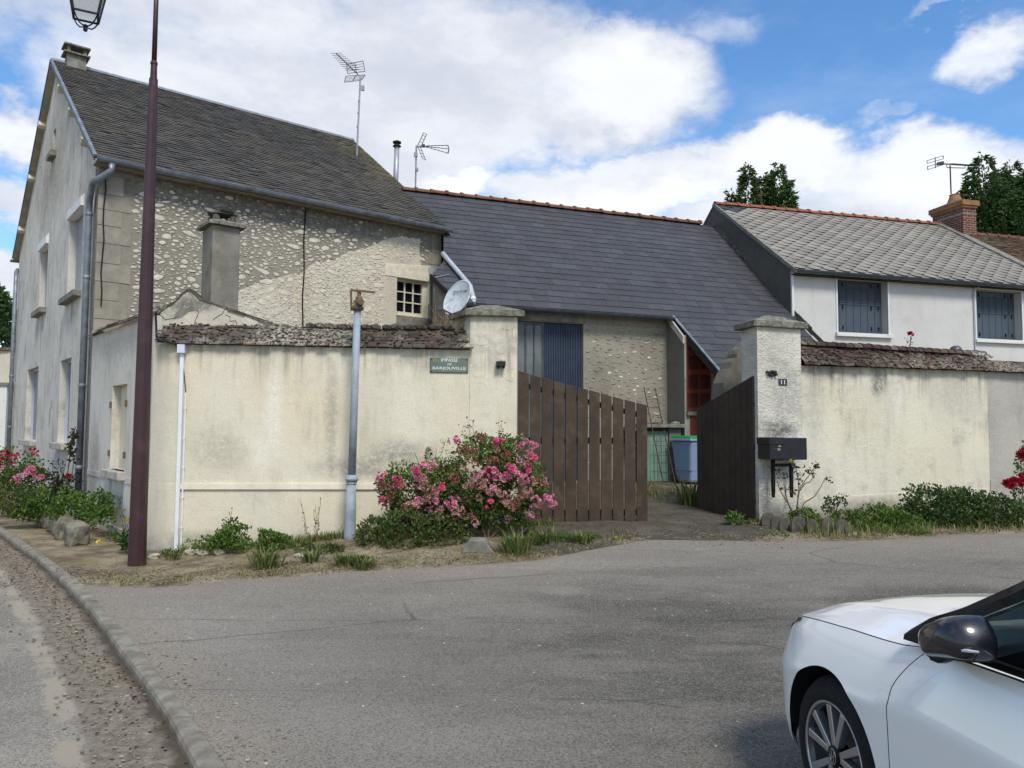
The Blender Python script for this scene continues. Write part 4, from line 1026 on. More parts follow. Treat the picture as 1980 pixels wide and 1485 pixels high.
# right boundary wall -------------------------------------------------------
uS = RW.pix(1910, 800)[0]
zeR = lambda u: lerp(RW.pix(1552, 705, .1)[1], RW.pix(1905, 717, .1)[1], (u - uR1)/(uS - uR1)) + .012*noise.noise(V((u*2.2, 1, 0)))
zrR = lambda u: lerp(RW.pix(1560, 666, -.2)[1], RW.pix(1900, 686, -.2)[1], (u - uR1)/(uS - uR1)) + .015*noise.noise(V((u*2, 5, 0)))
rw = thing('boundary_wall', 'pale roughcast wall with sagging tile coping right of the gate behind the letter box', 'wall', RW.pt((uR1 + uS)/2, .3, -.2))
mb = MB(); wall_face(mb, RW, [(uR1, -.3), (uS, -.3), (uS, zeR(uS)), (uR1, zeR(uR1))], thick=.4)
q0, q1 = RW.pix(1610, 962), RW.pix(1905, 945)
mb.hexa([RW.pt(uR1, -.3, .018), RW.pt(uS, -.3, .018), RW.pt(uS, -.3, -.02), RW.pt(uR1, -.3, -.02), RW.pt(uR1, q0[1], .012), RW.pt(uS, q1[1], .012), RW.pt(uS, q1[1], -.02), RW.pt(uR1, q0[1], -.02)])
mb.build('wall', M['right'], rw, uvp=RW)
mb = MB(); coping(mb, RW, uR1 + .01, uS + .05, zeR, zrR, .12, -.2, 7, .17, .019, jit=1.5, pitch_j=.011)
for k in range(420):
    t = rr(0, 1); u = rr(uR1, uS); z = lerp(zeR(u), zrR(u), t) + .032; mb.rock(RW.pt(u, z, lerp(.12, -.2, t)), rr(.01, .035), rr(.01, .03), rr(.006, .016), 0, jit=.3)
u = uR1 + .05
while u < uS:
    w = rr(.16, .2)
    a = RW.pt(u, zrR(u) + .015, -.2); b = RW.pt(u + w, zrR(u + w) + .015, -.2)
    n = 6; r0, r1 = .115, .1
    vs = [p + RW.N3()*math.cos(PI*k/n)*r + UP*(math.sin(PI*k/n)*r*.75 - .03) for p, r in ((a, r0), (b, r1)) for k in range(n+1)]
    mb.mesh(vs, [(k, k+1, n+2+k, n+1+k) for k in range(n)]); u += w
mb.build('coping', M['tile_moss_dark'], rw)
M['right_grey'] = plaster('grey_roughcast', rgb(184, 180, 168), rgb(170, 166, 156), rgb(126, 123, 114), .4, .9, 60, .3)
nw = thing('boundary_wall', 'grey roughcast wall with a dipping tile coping where the pale wall ends', 'wall', RW.pt(uS + 3, .3, -.2))
mb = MB(); zeN = lambda u: RW.pix(1940, 719, .1)[1] + .0*u
wall_face(mb, RW, [(uS + .002, -.3), (uS + 7, -.3), (uS + 7, zeN(0)), (uS + .002, zeN(0))], o=-.012, thick=.4)
mb.pbox(RW, uS + .004, uS + 7, -.3, RW.pix(1940, 928)[1], -.02, .01)
mb.build('wall', M['right_grey'], nw, uvp=RW)
zrN = lambda u: lerp(RW.pix(1905, 688, -.2)[1], RW.pix(1950, 699, -.2)[1], sm(uS, uS + .35, u))
mb = MB(); coping(mb, RW, uS - .02, uS + 7, zeN, zrN, .1, -.2, 6, .16, .018)
u = uS
for k in range(60): mb.rock(RW.pt(rr(uS - .2, uS + .3), zrN(uS + .1) + rr(-.03, .03), rr(-.25, -.05)), .03, .03, .025, 1, sub=1)
mb.build('coping', [M['tile_moss_dark'], M['rubble']], nw)

# gate leaves --------------------------------------------------------------------
HL = F.pt(uP1 + .015, 0, -.16); HR = RW.pt(-.02, 0, -.10)
GT = Plane((HL.x, HL.y), (HR.x - HL.x, HR.y - HL.y))
gl = thing('gate_leaf', 'brown plank gate leaf standing closed behind the pink rose bush', 'gate', V((HL.x, HL.y, .3)))
mb = MB(); n = 11; pxs = [1001.5 + (1254 - 1001.5)*i/n for i in range(n+1)]
def topy(px): return 718 + (785.5 - 718)*(px - 1003)/(1255 - 1003)
for i in range(n):
    a, b = pxs[i] + (0 if i else 0), pxs[i+1] - 2.7
    ua, ub = GT.pix(a, 900)[0], GT.pix(b, 900)[0]
    za, zb = GT.pix(a, topy(a) + rr(-1, 1))[1], GT.pix(b, topy(b) + rr(-1, 1))[1]; z0 = GT.pix(a, 1009 + rr(-1.5, 1.5))[1]
    o = rr(-.003, .003)
    mb.hexa([GT.pt(ua, z0, .012 + o), GT.pt(ub, z0, .012 + o), GT.pt(ub, z0, -.012 + o), GT.pt(ua, z0, -.012 + o), GT.pt(ua, za, .012 + o), GT.pt(ub, zb, .012 + o), GT.pt(ub, zb, -.012 + o), GT.pt(ua, za, -.012 + o)])
mb.build('planks', M['gate'], gl, bev=.003)
uL0, uL1 = GT.pix(1003, 900)[0], GT.pix(1250, 900)[0]
for yy in (772, 852, 992):
    mb = MB(); z = GT.pix(1120, yy)[1]
    if yy == 772: mb.hexa([GT.pt(u_, z_ + dz, o_) for dz in (-.04, .04) for u_, z_, o_ in ((uL0, GT.pix(1003, 742)[1], -.02), (uL1, GT.pix(1250, 806)[1], -.02), (uL1, GT.pix(1250, 806)[1], -.055), (uL0, GT.pix(1003, 742)[1], -.055))])
    else: mb.pbox(GT, uL0, uL1, z - .045, z + .045, -.055, -.018)
    mb.build('rail', M['gate_rail'], gl)
HRl = V((fl_.x - .03, fl_.y + .08, 0)); FE = V((at(1350, 985, 13.15).x, 13.15, 0))
GR2 = Plane((FE.x, FE.y), (HRl.x - FE.x, HRl.y - FE.y)); LR = (HRl - FE).length
gr = thing('gate_leaf', 'dark plank gate leaf swung open into the yard against the right pillar', 'gate', V((HRl.x, HRl.y, .33)))
n = 10; mb = MB(); zt0 = GR2.pix(1350, 791)[1]; zt1 = GR2.pix(1450, 727)[1]; zb0 = GR2.pix(1350, 986)[1]; zb1 = GR2.pix(1450, 1001)[1]
for i in range(n):
    a, b = LR*i/n, LR*(i+1)/n - .012; o = rr(-.003, .003)
    h = lambda u: lerp(zt0, zt1, u/LR); l = lambda u: lerp(zb0, zb1, u/LR)
    mb.hexa([GR2.pt(a, l(a), .012 + o), GR2.pt(b, l(b), .012 + o), GR2.pt(b, l(b), -.012 + o), GR2.pt(a, l(a), -.012 + o), GR2.pt(a, h(a), .012 + o), GR2.pt(b, h(b), .012 + o), GR2.pt(b, h(b), -.012 + o), GR2.pt(a, h(a), -.012 + o)])
mb.build('planks', M['gate_shaded'], gr, bev=.003)
for t in (.12, .5, .8):
    mb = MB(); mb.hexa([GR2.pt(u_, lerp(lerp(zb0, zb1, u_/LR), lerp(zt0, zt1, u_/LR), t) + dz, o_) for dz in (-.04, .04) for u_, o_ in ((.0, -.018), (LR, -.018), (LR, -.055), (0, -.055))]); mb.build('rail', M['gate_rail'], gr)
mb = MB()
s0 = GT.pt(uL0 - .05, 0, .0)
mb.hexa([GT.pt(u_, z_ , o_) for z_ in (.05, GT.pix(1120, 1013)[1]) for u_, o_ in ((uL0 - .1, .09), (uL1 + .02, .07), (uL1 + .02, -.16), (uL0 - .1, -.16))])
tag(mb.build('gate_step', M['concrete'], bev=.015), 'low concrete step under the closed gate leaf', 'step')

# fittings on the walls -------------------------------------------------------------
sg = thing('street_sign', 'green enamel street name plate on the wall by the left pillar', 'sign', F.p3(868, 706, .015))
a, b = F.pix(831.5, 691.5), F.pix(905, 721.5); cu_, cz = (a[0]+b[0])/2, (a[1]+b[1])/2; hw, hh = (b[0]-a[0])/2, (a[1]-b[1])/2
mb = MB(); mb.pbox(F, cu_-hw, cu_+hw, cz-hh, cz+hh, .0, .016); mb.build('border', M['sign_edge'], sg, bev=.004)
mb = MB(); mb.pbox(F, cu_-hw*.972, cu_+hw*.972, cz-hh*.93, cz+hh*.93, .014, .0185); mb.build('plate', M['sign'], sg)
def ft(s, px, py, w, h, m='letter'):
    q = F.pix(px, py); k = (F.pix(px+50, py)[0]-q[0])/50
    return text('lettering', s, F.pt(q[0], q[1], .0195), F.A3(), UP, F.N3(), w*k, h*k, M[m], sg)
ft('IMPASSE', 869, 696.5, 31.5, 6.4); ft('DE', 869, 704.5, 7.4, 3.8); ft('BARJOUVILLE', 868.6, 713, 63.5, 7.0)
mb = MB(); cq = F.pix(839.7, 698)
k_ = (F.pix(900, 700)[0]-F.pix(850, 700)[0])/50
shp = [(-3.6, 4.6), (3.6, 4.6), (3.6, -1), (2.4, -3.4), (0, -5), (-2.4, -3.4), (-3.6, -1)]
mb.prism([F.pt(cq[0]+x*k_, cq[1]+y*k_, .0195) for x, y in shp], F.N3()*.002); mb.build('crest', M['crest'], sg)
mb = MB()
for p_ in (((-1.2, 2.5), (-.6, -1.5)), ((1.2, 2.5), (.6, -1.5)), ((-1.5, -2.2), (1.5, -2.2))):
    mb.tube([F.pt(cq[0]+x*k_, cq[1]+y*k_, .0225) for x, y in p_], .0025, 4)
mb.tube([F.pt(cq[0]+x*k_*.9, cq[1]+y*k_*.9, .022) for x, y in shp + shp[:1]], .002, 4); mb.build('crest_charge', M['sign_edge'], sg)
for sx in (-1, 1):
    for sy in (-1, 1):
        mb = MB(); mb.lathe(F.pt(cu_+sx*hw*.93, cz+sy*hh*.8, .018), [(.012, 0), (.011, .004), (.004, .006)], 8, 0, F.N3()); mb.build('screw', M['zinc_dark'], sg)
lm = thing('wall_lamp', 'small black box lamp on the left gate pillar', 'lamp', F.p3(966, 705, .02))
mb = MB(); a, b = F.pix(959, 699), F.pix(976, 709.5); mb.pbox(F, a[0], b[0], b[1], a[1], .0, .12)
mb.build('lamp_body', M['black'], lm, bev=.006); mb = MB(); mb.pbox(F, a[0] + .01, a[0] + .035, b[1] - .025, b[1], .0, .11); mb.pbox(F, b[0] - .03, b[0] - .01, b[1] - .025, b[1], .0, .11); mb.build('bracket', M['black_matte'], lm)
od = thing('wall_lamp', 'crumbling dark lamp remnant above the number plate on the right pillar', 'lamp', RW.p3(1490, 722, .02))
mb = MB()
for k in range(26): q = RW.pix(rr(1480, 1499), rr(717, 727)); mb.rock(RW.pt(q[0], q[1], rr(.02, .06)), rr(.015, .03), rr(.015, .03), rr(.01, .025), 0, jit=.3)
mb.build('lamp_body', M['terr_lamp'], od)
pn = thing('number_plate', 'small dark house number plate on the right pillar', 'number plate', RW.p3(1512, 739, .02))
a, b = RW.pix(1503.5, 732.5), RW.pix(1520.5, 746); mb = MB(); mb.pbox(RW, a[0], b[0], b[1], a[1], .0, .022); mb.build('plate', M['plate11'], pn, bev=.003)
text('lettering', '11', RW.pt((a[0]+b[0])/2, (a[1]+b[1])/2, .0235), RW.A3(), UP, RW.N3(), (b[0]-a[0])*.42, (a[1]-b[1])*.62, M['letter'], pn)
# letter box
bx = thing('letter_box', 'black letter box on two legs fixed to the right wall', 'letter box', RW.p3(1524, 960, .1))
a, b = RW.pix(1485.5, 846.5, .3), RW.pix(1561, 889, .3); mid_u = RW.pix(1512, 860, .3)[0]
mb = MB(); mb.pbox(RW, mid_u + .003, b[0], b[1], a[1], .03, .30); mb.build('body', M['black'], bx, bev=.01)
mb = MB(); mb.pbox(RW, a[0] + .015, mid_u, b[1] + .01, a[1], .03, .315); mb.pbox(RW, a[0], mid_u + .02, a[1] - .1, a[1] + .006, .03, .325); mb.build('flap', M['black'], bx, bev=.008)
mb = MB(); q = RW.pix(1505, 867, .31); mb.pbox(RW, q[0] - .02, q[0] + .03, q[1] - .03, q[1] + .0, .31, .318); mb.pbox(RW, q[0] - .005, q[0] + .04, q[1] + .02, q[1] + .045, .31, .3175); mb.build('name_plate', M['alu'], bx)
mb = MB(); mb.pbox(RW, q[0] - .085, q[0] - .02, q[1] - .012, q[1] + .002, .31, .3165); mb.build('slot', M['alu_dark'], bx)
for p in (1496, 1531):
    u_ = RW.pix(p, 920, .16)[0]; mb = MB(); mb.hexa([RW.pt(u_ + s*k, z, o_) for z, k in ((RW.pix(p, 962, .16)[1], .010), (RW.pix(p, 955, .16)[1] + .06, .02), )for s, o_ in ((-1, .17), (1, .17), (1, .125), (-1, .125))])
    mb.pbox(RW, u_ - .02, u_ + .02, RW.pix(p, 955, .16)[1] + .061, b[1] + .002, .125, .17); mb.build('leg', M['black_matte'], bx)
mb = MB(); mb.pbox(RW, RW.pix(1491, 899, .17)[0], RW.pix(1536, 899, .17)[0], RW.pix(1510, 902, .17)[1], RW.pix(1510, 896, .17)[1], .172, .19); mb.build('brace', M['black_matte'], bx)
# white conduit and junction box at the corner
cd = thing('cable_conduit', 'white plastic conduit running up the wall corner to a junction box', 'conduit', F.pt(.02, 0, .04))
mb = MB(); u_ = F.pix(343.5, 900)[0]
zt = F.pix(345, 682, .03)[1]
mb.pbox(F, .0, .052, -.05, zt, .0165, .055); mb.build('trunking', M['white_pvc'], cd, bev=.006)
mb = MB(); mb.tube([F.pt(.085, -.05, .03), F.pt(.085, F.pix(350, 760)[1], .03)], .012, 8)
for z in (.3, .7, 1.1, 1.5, 1.9): mb.pbox(F, .07, .1, z, z + .02, .0165, .045)
mb.build('pipe', M['white_pvc'], cd)
jb = MB(); a, b = F.pix(342, 665.5, .1), F.pix(356.5, 682.5, .1); jb.pbox(F, a[0], b[0], b[1], a[1], .0, .1); jb.build('junction_box', M['box_white'], cd, bev=.006)
mb = MB(); mb.tube([F.pt(a[0] + .07, b[1] + .01, .05), F.pt(a[0] + .075, b[1] - .2, .03), F.pt(.088, F.pix(350, 758)[1], .03)], .006, 6)
mb.tube([F.p3(x, y, o_) for x, y, o_ in ((301, 604, -.1), (302, 630, -.11), (303, 652, -.05), (306, 659, .1), (325, 661, .13), (338, 664, .12), (343, 672, .06), (343, 680, .03))], .014, 6); mb.build('cable', M['black_cable'], cd)

# street lamp -------------------------------------------------------------------------
LB = onz(264.5, 1093, 0)
def lz(py): return at(285, py, LB.y).z
S = LB.y/1490
sl = thing('street_lamp', 'tall maroon street lamp post with a hanging lantern at the kerb corner', 'street lamp', LB)
mb = MB(); mb.lathe(LB - UP*.1, [(17*S, 0), (16.6*S, .3), (13.4*S, lz(600) + .1), (8.6*S, lz(168) + .1)], 10, 0, None, (1, .2, 0)); mb.build('lower_pole', M['maroon'], sl)
zj = lz(168)
mb = MB(); mb.lathe(LB + UP*zj, [(8.4*S, 0), (8.2*S, .1), (6.6*S, .1), (5.9*S, .28), (6.9*S, .285), (6.9*S, .31), (5.0*S, .33)], 12); mb.build('collar', M['maroon'], sl)
mb = MB(); zt = 7.55; mb.lathe(LB + UP*(zj + .28), [(5.0*S, 0), (4.2*S, zt - zj - .28)], 12)
lc = at(165, 57, LB.y + .05)      # ball under the lantern
ad = V((lc.x - LB.x, lc.y - LB.y, 0)); tp = LB + UP*zt
mb.tube([tp - UP*.02, tp + ad*.08 + UP*.22, tp + ad*.35 + UP*.36, tp + ad*.75 + UP*.3, V((lc.x, lc.y, lc.z + 1.1))], .024, 8); mb.build('upper_pole', M['maroon'], sl, smooth=True)
mb = MB(); rot = R_(28); X = V((math.cos(rot), math.sin(rot), 0)); Y_ = V((-X.y, X.x, 0))
def sq(r, z): return [lc + X*a*r + Y_*b*r + UP*z for a, b in ((-1, -1), (1, -1), (1, 1), (-1, 1))]
b4, t4 = sq(.135, .17), sq(.23, .72)
for i in range(4):
    mb.tube([b4[i], t4[i]], .016, 6); mb.tube([b4[i], b4[(i+1) % 4]], .014, 6); mb.tube([t4[i], t4[(i+1) % 4]], .018, 6)
    mid2 = lc + UP*.03 + (b4[i] - lc)*.25
    mb.tube([b4[i] - UP*.0, b4[i].lerp(lc, .25) - UP*.03, lc + (V((b4[i].x, b4[i].y, lc.z)) - lc)*.5 + UP*.05, lc + UP*.03], .009, 6)
    mb.poly([t4[i], t4[(i+1) % 4], lc + UP*.98])
mb.lathe(lc, [(0, -.03), (.02, -.022), (.028, 0), (.02, .022), (.012, .03), (.03, .045), (.03, .055), (.0, .06)], 12)
mb.lathe(lc + UP*.95, [(.07, 0), (.05, .08), (.02, .16)], 10)
lt = mb.build('lantern', M['iron_dark'], sl)
def glass(name, c, mixf=.5):
    t = NT(name, .25, .5); t.b.inputs['Base Color'].default_value = c; t.b.inputs['Transmission Weight'].default_value = 0
    tr = t.n('ShaderNodeBsdfTransparent'); tl = t.n('ShaderNodeBsdfTranslucent'); tl.inputs[0].default_value = c
    m1 = t.n('ShaderNodeMixShader'); m1.inputs[0].default_value = .45; t.L(t.b.outputs[0], m1.inputs[1]); t.L(tl.outputs[0], m1.inputs[2])
    m2 = t.n('ShaderNodeMixShader'); m2.inputs[0].default_value = mixf; t.L(m1.outputs[0], m2.inputs[1]); t.L(tr.outputs[0], m2.inputs[2])
    out = [x for x in t.t.nodes if x.type == 'OUTPUT_MATERIAL'][0]; t.L(m2.outputs[0], out.inputs[0]); return t.mat
M['lantern_glass'] = glass('lantern_glass', rgb(214, 218, 214), .35)
for i in range(4):
    mb = MB(); j = (i+1) % 4; mb.poly([b4[i].lerp(b4[j], .05), b4[j].lerp(b4[i], .05), t4[j].lerp(t4[i], .04), t4[i].lerp(t4[j], .04)]); mb.build('glass_pane', M['lantern_glass'], lt)

# old cast-iron post ---------------------------------------------------------------------
OB = onground(676, 1043); OB.z -= .03
S = OB.y/1490
OT = at(691, 600, OB.y); ax = (OT - OB); Hh = ax.length; ax.normalize()
op = thing('old_iron_post', 'old grey cast iron post with a broken bracket in front of the cream wall', 'post', OB)
def hy(py): return (at(680, py, OB.y) - OB).dot(ax)
mb = MB(); mb.lathe(OB, [(11.8*S, -.1), (11.4*S, .1), (10.6*S, .35), (8.9*S, hy(937))], 20, 0, ax); mb.build('base', M['post_grey'], op, smooth=True)
mb = MB(); mb.lathe(OB, [(9*S, hy(937)), (10*S, hy(935)), (9.6*S, hy(932)), (12.8*S, hy(928)), (13*S, hy(925)), (10.4*S, hy(921)), (8.2*S, hy(918))], 20, 0, ax); mb.build('collar', M['post_grey'], op)
mb = MB(); mb.lathe(OB, [(7.6*S, hy(919)), (7.2*S, hy(760)), (6.9*S, Hh)], 18, 0, ax); mb.build('shaft', M['post_grey'], op, smooth=True)
mb = MB(); mb.lathe(OB, [(7.4*S, Hh - .01), (12.5*S, Hh + .01), (13*S, Hh + .03), (12.5*S, Hh + .05), (7*S, Hh + .06)], 8, 0, ax)
mb.lathe(OT + UP*.06 + V((.02, 0, 0)), [(.05, 0), (.055, .06), (.045, .12), (.025, .14), (.025, .2), (.02, .22)], 10)
mb.lathe(OT + V((.03, -.03, .1)), [(.045, 0), (.05, .06), (.04, .09)], 12, 0, (.45, -.85, 0))
mb.box(OT + V((-.03, -.01, .1)), V((.02, 0, 0)), V((0, .02, 0)), UP*.03)
mb.build('head', M['rust'], op)
mb = MB(); q = [at(679.5, 600, OB.y), at(678.5, 561, OB.y), at(722, 565, OB.y - .05)]
mb.box((q[0]+q[1])/2, V((.012, 0, 0)), V((0, .016, 0)), (q[1]-q[0])/2); d_ = (q[2]-q[1])/2; mb.box((q[1]+q[2])/2, d_, V((0, .016, 0)), UP*.012)
mb.box(q[2], V((.025, 0, .01)), V((0, .014, 0)), UP*.006); mb.tube([q[1].lerp(q[2], .35), q[1].lerp(q[2], .35) - UP*.06], .012, 6); mb.build('bracket', M['rust'], op)
# ---------------------------------------------------------------- slate barn across the yard
BD = V((math.cos(R_(20.5)), math.sin(R_(20.5))))
q = at(1100, 599.5, 16.75)
BW = Plane((q.x, q.y), BD); EVB = .25; BW.p = BW.p - BW.n*EVB
ZB = q.z; TB = .88
class Roof:
    """roof slope over a wall plane: z = ze + (ev - o)*tan"""
    def __init__(s, pl, ze, ev, tan): s.pl, s.ze, s.ev, s.tan = pl, ze, ev, tan
    def hit(s, px, py):
        d = ray(px, py); n = s.pl.n
        o0 = (V((CAM.x, CAM.y)) - s.pl.p).dot(n); on = d.x*n.x + d.y*n.y
        t = (s.ze + (s.ev - o0)*s.tan - CAM.z)/(d.z + on*s.tan)
        p = CAM + d*t; return (V((p.x, p.y)) - s.pl.p).dot(s.pl.a), o0 + on*t
    def pt(s, u, o, h=0): return s.pl.pt(u, s.ze + (s.ev - o)*s.tan + h, o)
def ridge_tiles(mb, a, b, r=.1, step=.4, m=0):
    L_ = (b-a).length; d = (b-a).normalized(); out = d.cross(UP).normalized(); n = 8; k = int(L_/step)
    for i in range(k):
        p0 = a + d*step*i; jz = UP*rr(-.008, .008)
        prof = [(0, r), (step*.8, r*.94), (step*.8, r*1.25), (step*.98, r*1.22)]
        vs = [p0 + jz + d*t + out*math.cos(PI*j/n)*q_ + UP*(math.sin(PI*j/n)*q_ - .04) for t, q_ in prof for j in range(n+1)]
        mb.mesh(vs, [(c*(n+1)+j, c*(n+1)+j+1, (c+1)*(n+1)+j+1, (c+1)*(n+1)+j) for c in range(3) for j in range(n)] + [tuple(3*(n+1)+j for j in range(n+1))], m)
BR_ = Roof(BW, ZB, EVB, TB)
oR = .5*(BR_.hit(1365, 434)[1] + BR_.hit(815, 374)[1])
uG = .5*(BR_.hit(1365, 434)[0] + BR_.hit(1525, 610)[0])
Dv = (BR_.pt(0, EVB) - BR_.pt(0, oR)); LM = Dv.length; Dv.normalize(); Ob = BR_.pt(0, oR)
dof = lambda o: (o - oR)*math.hypot(1, TB)
ex = .262; LM = dof(EVB)
c0 = BR_.hit(1301, 612); c1 = BR_.hit(1406, 735)
kc = round((dof(c1[1]) - LM)/ex); LC = LM + kc*ex
barn = thing('barn', 'rubble stone barn with big dark slate roof at the back of the yard', 'barn', BW.pt(2, 0, -2))
l0 = BR_.hit(833, 530); l1 = BR_.hit(893, 590); lr = BR_.hit(800, 372); k0 = BR_.hit(858, 437); k1 = BR_.hit(857, 512)
mb = MB()
slates(mb, Ob, BW.A3(), Dv, LM, lambda d: interp([(0, lr[0] - .5), (dof(k0[1]) - .01, lr[0] - .5), (dof(k0[1]), k0[0]), (dof(k1[1]), k1[0]), (dof(l0[1]), l0[0]), (LM, l1[0])], d), lambda d: uG + .34*(1 - d/LC), .36, ex, .008, 0, .004)
Oc = Ob + Dv*(LM - ex*.6)
Lc = LC - LM + ex*.6
cu_f = lambda d: lerp(c0[0], c1[0], max(0, (d - (LM))/(LC - LM)))
slates(mb, Oc, BW.A3(), Dv, Lc, lambda d: cu_f(d + LM - ex*.6) + .02, lambda d: uG, .36, ex, .008, 0, .004)
mb.prism([Ob + BW.A3()*(lr[0] - .5), Ob + BW.A3()*uG, Ob + BW.A3()*uG - V((BW.n.x, BW.n.y, 0))*4 - UP*3, Ob + BW.A3()*(lr[0] - .5) - V((BW.n.x, BW.n.y, 0))*4 - UP*3], V((0, 0, -.05)))
broof = mb.build('roof', M['slate_new'], barn)
mb = MB(); ridge_tiles(mb, Ob + BW.A3()*(lr[0] - .3) + UP*.04, Ob + BW.A3()*(uG + .25) + UP*.04, .10, .41); mb.build('ridge_tiles', M['terra_old'], broof)
mb = MB(); Nn = V((0, 0, 1))
gutter(mb, BW.pt(l1[0] - .05, ZB - .03, EVB + .05), BW.pt(c0[0] - .02, ZB - .03, EVB + .05), BW.N3(), .065, 0, .7); mb.build('gutter', M['zinc_dark'], barn)
# verge of the long slope: fascia, zinc edge
Nb_ = BW.A3().cross(Dv); Nb_ = Nb_ if Nb_.z > 0 else -Nb_
pa = Ob + Dv*(LM - .02) + BW.A3()*c0[0]; pb = Ob + Dv*LC + BW.A3()*c1[0]
mb = MB(); mb.box((pa+pb)/2 - Nb_*.09, BW.A3()*.012, (pb-pa)/2, Nb_*.085); mb.box((pa+pb)/2 - Nb_*.17 + BW.A3()*.2, BW.A3()*.19, (pb-pa)/2, Nb_*.01); mb.build('verge_board', M['iron_dark'], broof)
mb = MB(); mb.box((pa+pb)/2 + Nb_*.014, BW.A3()*.03, (pb-pa)/2, Nb_*.012); mb.build('verge_flashing', M['zinc'], broof)
va = BR_.pt(l0[0], l0[1]); vb = BR_.pt(l1[0], l1[1])
mb = MB(); mb.box((va+vb)/2 - Nb_*.05, BW.A3()*.012, (vb-va)/2, Nb_*.06); mb.build('verge_board', M['iron_dark'], broof)
mb = MB(); gutter(mb, pb + BW.N3()*.05 - UP*.04 - BW.A3()*.02, Ob + Dv*LC + BW.A3()*uG + BW.N3()*.05 - UP*.04, BW.N3(), .065, 0, .7); mb.build('gutter', M['zinc_dark'], barn)
# upstand flashing against the white house
mb = MB()
for k in range(24):
    d = LC*k/24; p = Ob + Dv*d + BW.A3()*(uG - .02 + .3*(1 - d/LC)); mb.box(p + Dv*LC/48 + UP*.1, BW.A3()*.012, Dv*LC/48*.97, UP*(.06 + .02*(k % 3)))
mb.build('step_flashing', M['concrete_dark'], broof)
# walls
M['white_wall'] = plaster('white_render', rgb(206, 205, 200), rgb(198, 196, 190), rgb(168, 164, 154), .35, .4, 70, .3)
M['barn_wall'] = plaster('barn_render', rgb(158, 151, 134), rgb(142, 136, 121), rgb(104, 100, 90), .6, 1.0, 34, .3)
uA = BW.pix(1290, 800)[0]; wl0 = BW.pix(880, 700)[0]
d0, d1 = BW.pix(1001, 700)[0], BW.pix(1128, 700)[0]; dt = BW.pix(1065, 623)[1]
mb = MB(); wall_face(mb, BW, [(wl0, -.3), (uA, -.3), (uA, ZB + .1), (wl0, ZB + .1)], [rect(d0, d1, .35, dt)], reveal=.15, thick=.3, back=False)
placed.clear()
for k in range(1500):
    u, z = rr(d1 + .08, uA - .06), rr(.9, ZB - .2)
    ru, rz = rr(.03, .09), rr(.015, .035)
    if free(u, z, ru*1.35, rz*1.5): pebble(mb, BW, u, z, ru, rz, rr(-.3, .3), rr(.006, .016), 1 if random.random() < .16 and z < ZB - .5 else 2)
RL_ = .73
Q = Plane((BW.pt(uA, 0).x, BW.pt(uA, 0).y), (BW.n.x, BW.n.y))
zt = lambda o: ZB + (EVB - o)*TB - .06
# return wall and the wall with the red door
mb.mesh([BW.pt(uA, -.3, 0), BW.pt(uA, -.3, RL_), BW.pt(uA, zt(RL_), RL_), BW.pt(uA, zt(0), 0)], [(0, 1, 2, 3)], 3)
uL_ = BW.pix(1326.5, 800, RL_)[0]
mb.poly([BW.pt(uA, -.3, RL_), BW.pt(uG, -.3, RL_), BW.pt(uG, zt(RL_), RL_), BW.pt(uA, zt(RL_), RL_)], 4)
M['door_wall'] = plaster('door_wall', rgb(176, 171, 158), rgb(158, 153, 141), rgb(110, 106, 97), .6, .8, 50, .4)
M['barn_dark_plaster'] = plaster('barn_cement', rgb(128, 123, 111), rgb(116, 111, 100), rgb(90, 86, 78), .5, .7, 60, .4)  # darker plaster for the return wall and the little store
mb.build('wall', [M['barn_wall'], M['stone'], M['stone_grey'], M['barn_dark_plaster'], M['door_wall']], barn)
mb = MB(); a = BW.pt(uA - .03, zt(0) - .10, .02); b = BW.pt(uA - .03, zt(RL_) - .10, RL_ + .02); mb.box((a+b)/2, BW.A3()*.02, (b-a)/2, UP*.085); mb.build('rafter', M['sill_grey'], barn)
# left flank below the verge
mb = MB(); fl0 = BR_.pt(l0[0] + .05, l0[1], -.08); fl1 = BR_.pt(l1[0] + .05, EVB - .02, -.08)
mb.poly([V((fl0.x, fl0.y, 0)), V((fl1.x, fl1.y, 0)), fl1, fl0]); mb.build('side_wall', M['pillar_side'], barn)
mb = MB(); mb.pbox(BW, BW.pix(1008, 610)[0], BW.pix(1131, 610)[0], BW.pix(1065, 621.5)[1], BW.pix(1065, 604)[1], -.05, .03); mb.build('lintel', M['concrete'], barn, bev=.01)
um = BW.pix(1055, 700)[0]
mb = MB(); n = 22; prof = []
for i in range(n*4 + 1):
    u = lerp(um, d1 - .01, i/(n*4)); prof.append((u, (-.09, -.09, -.05, -.05)[i % 4]))
for (u0_, o0_), (u1_, o1_) in zip(prof, prof[1:]): mb.poly([BW.pt(u0_, .35, o0_), BW.pt(u1_, .35, o1_), BW.pt(u1_, dt, o1_), BW.pt(u0_, dt, o0_)])
mb.build('corrugated_door', M['blue_metal'], barn)
mb = MB(); mb.pbox(BW, d0, um + .02, .35, dt, -.13, -.11); gp_ = mb.build('glazed_door', M['glass_dirty'], barn)
mb = MB()
for i in range(4): u = lerp(d0 + .02, um - .03, i/3); mb.pbox(BW, u - .016, u + .016, .35, dt, -.11, -.085)
mb.pbox(BW, d0, um, dt - .06, dt, -.11, -.08); mb.build('glazing_bar', M['zinc_dark'], gp_)
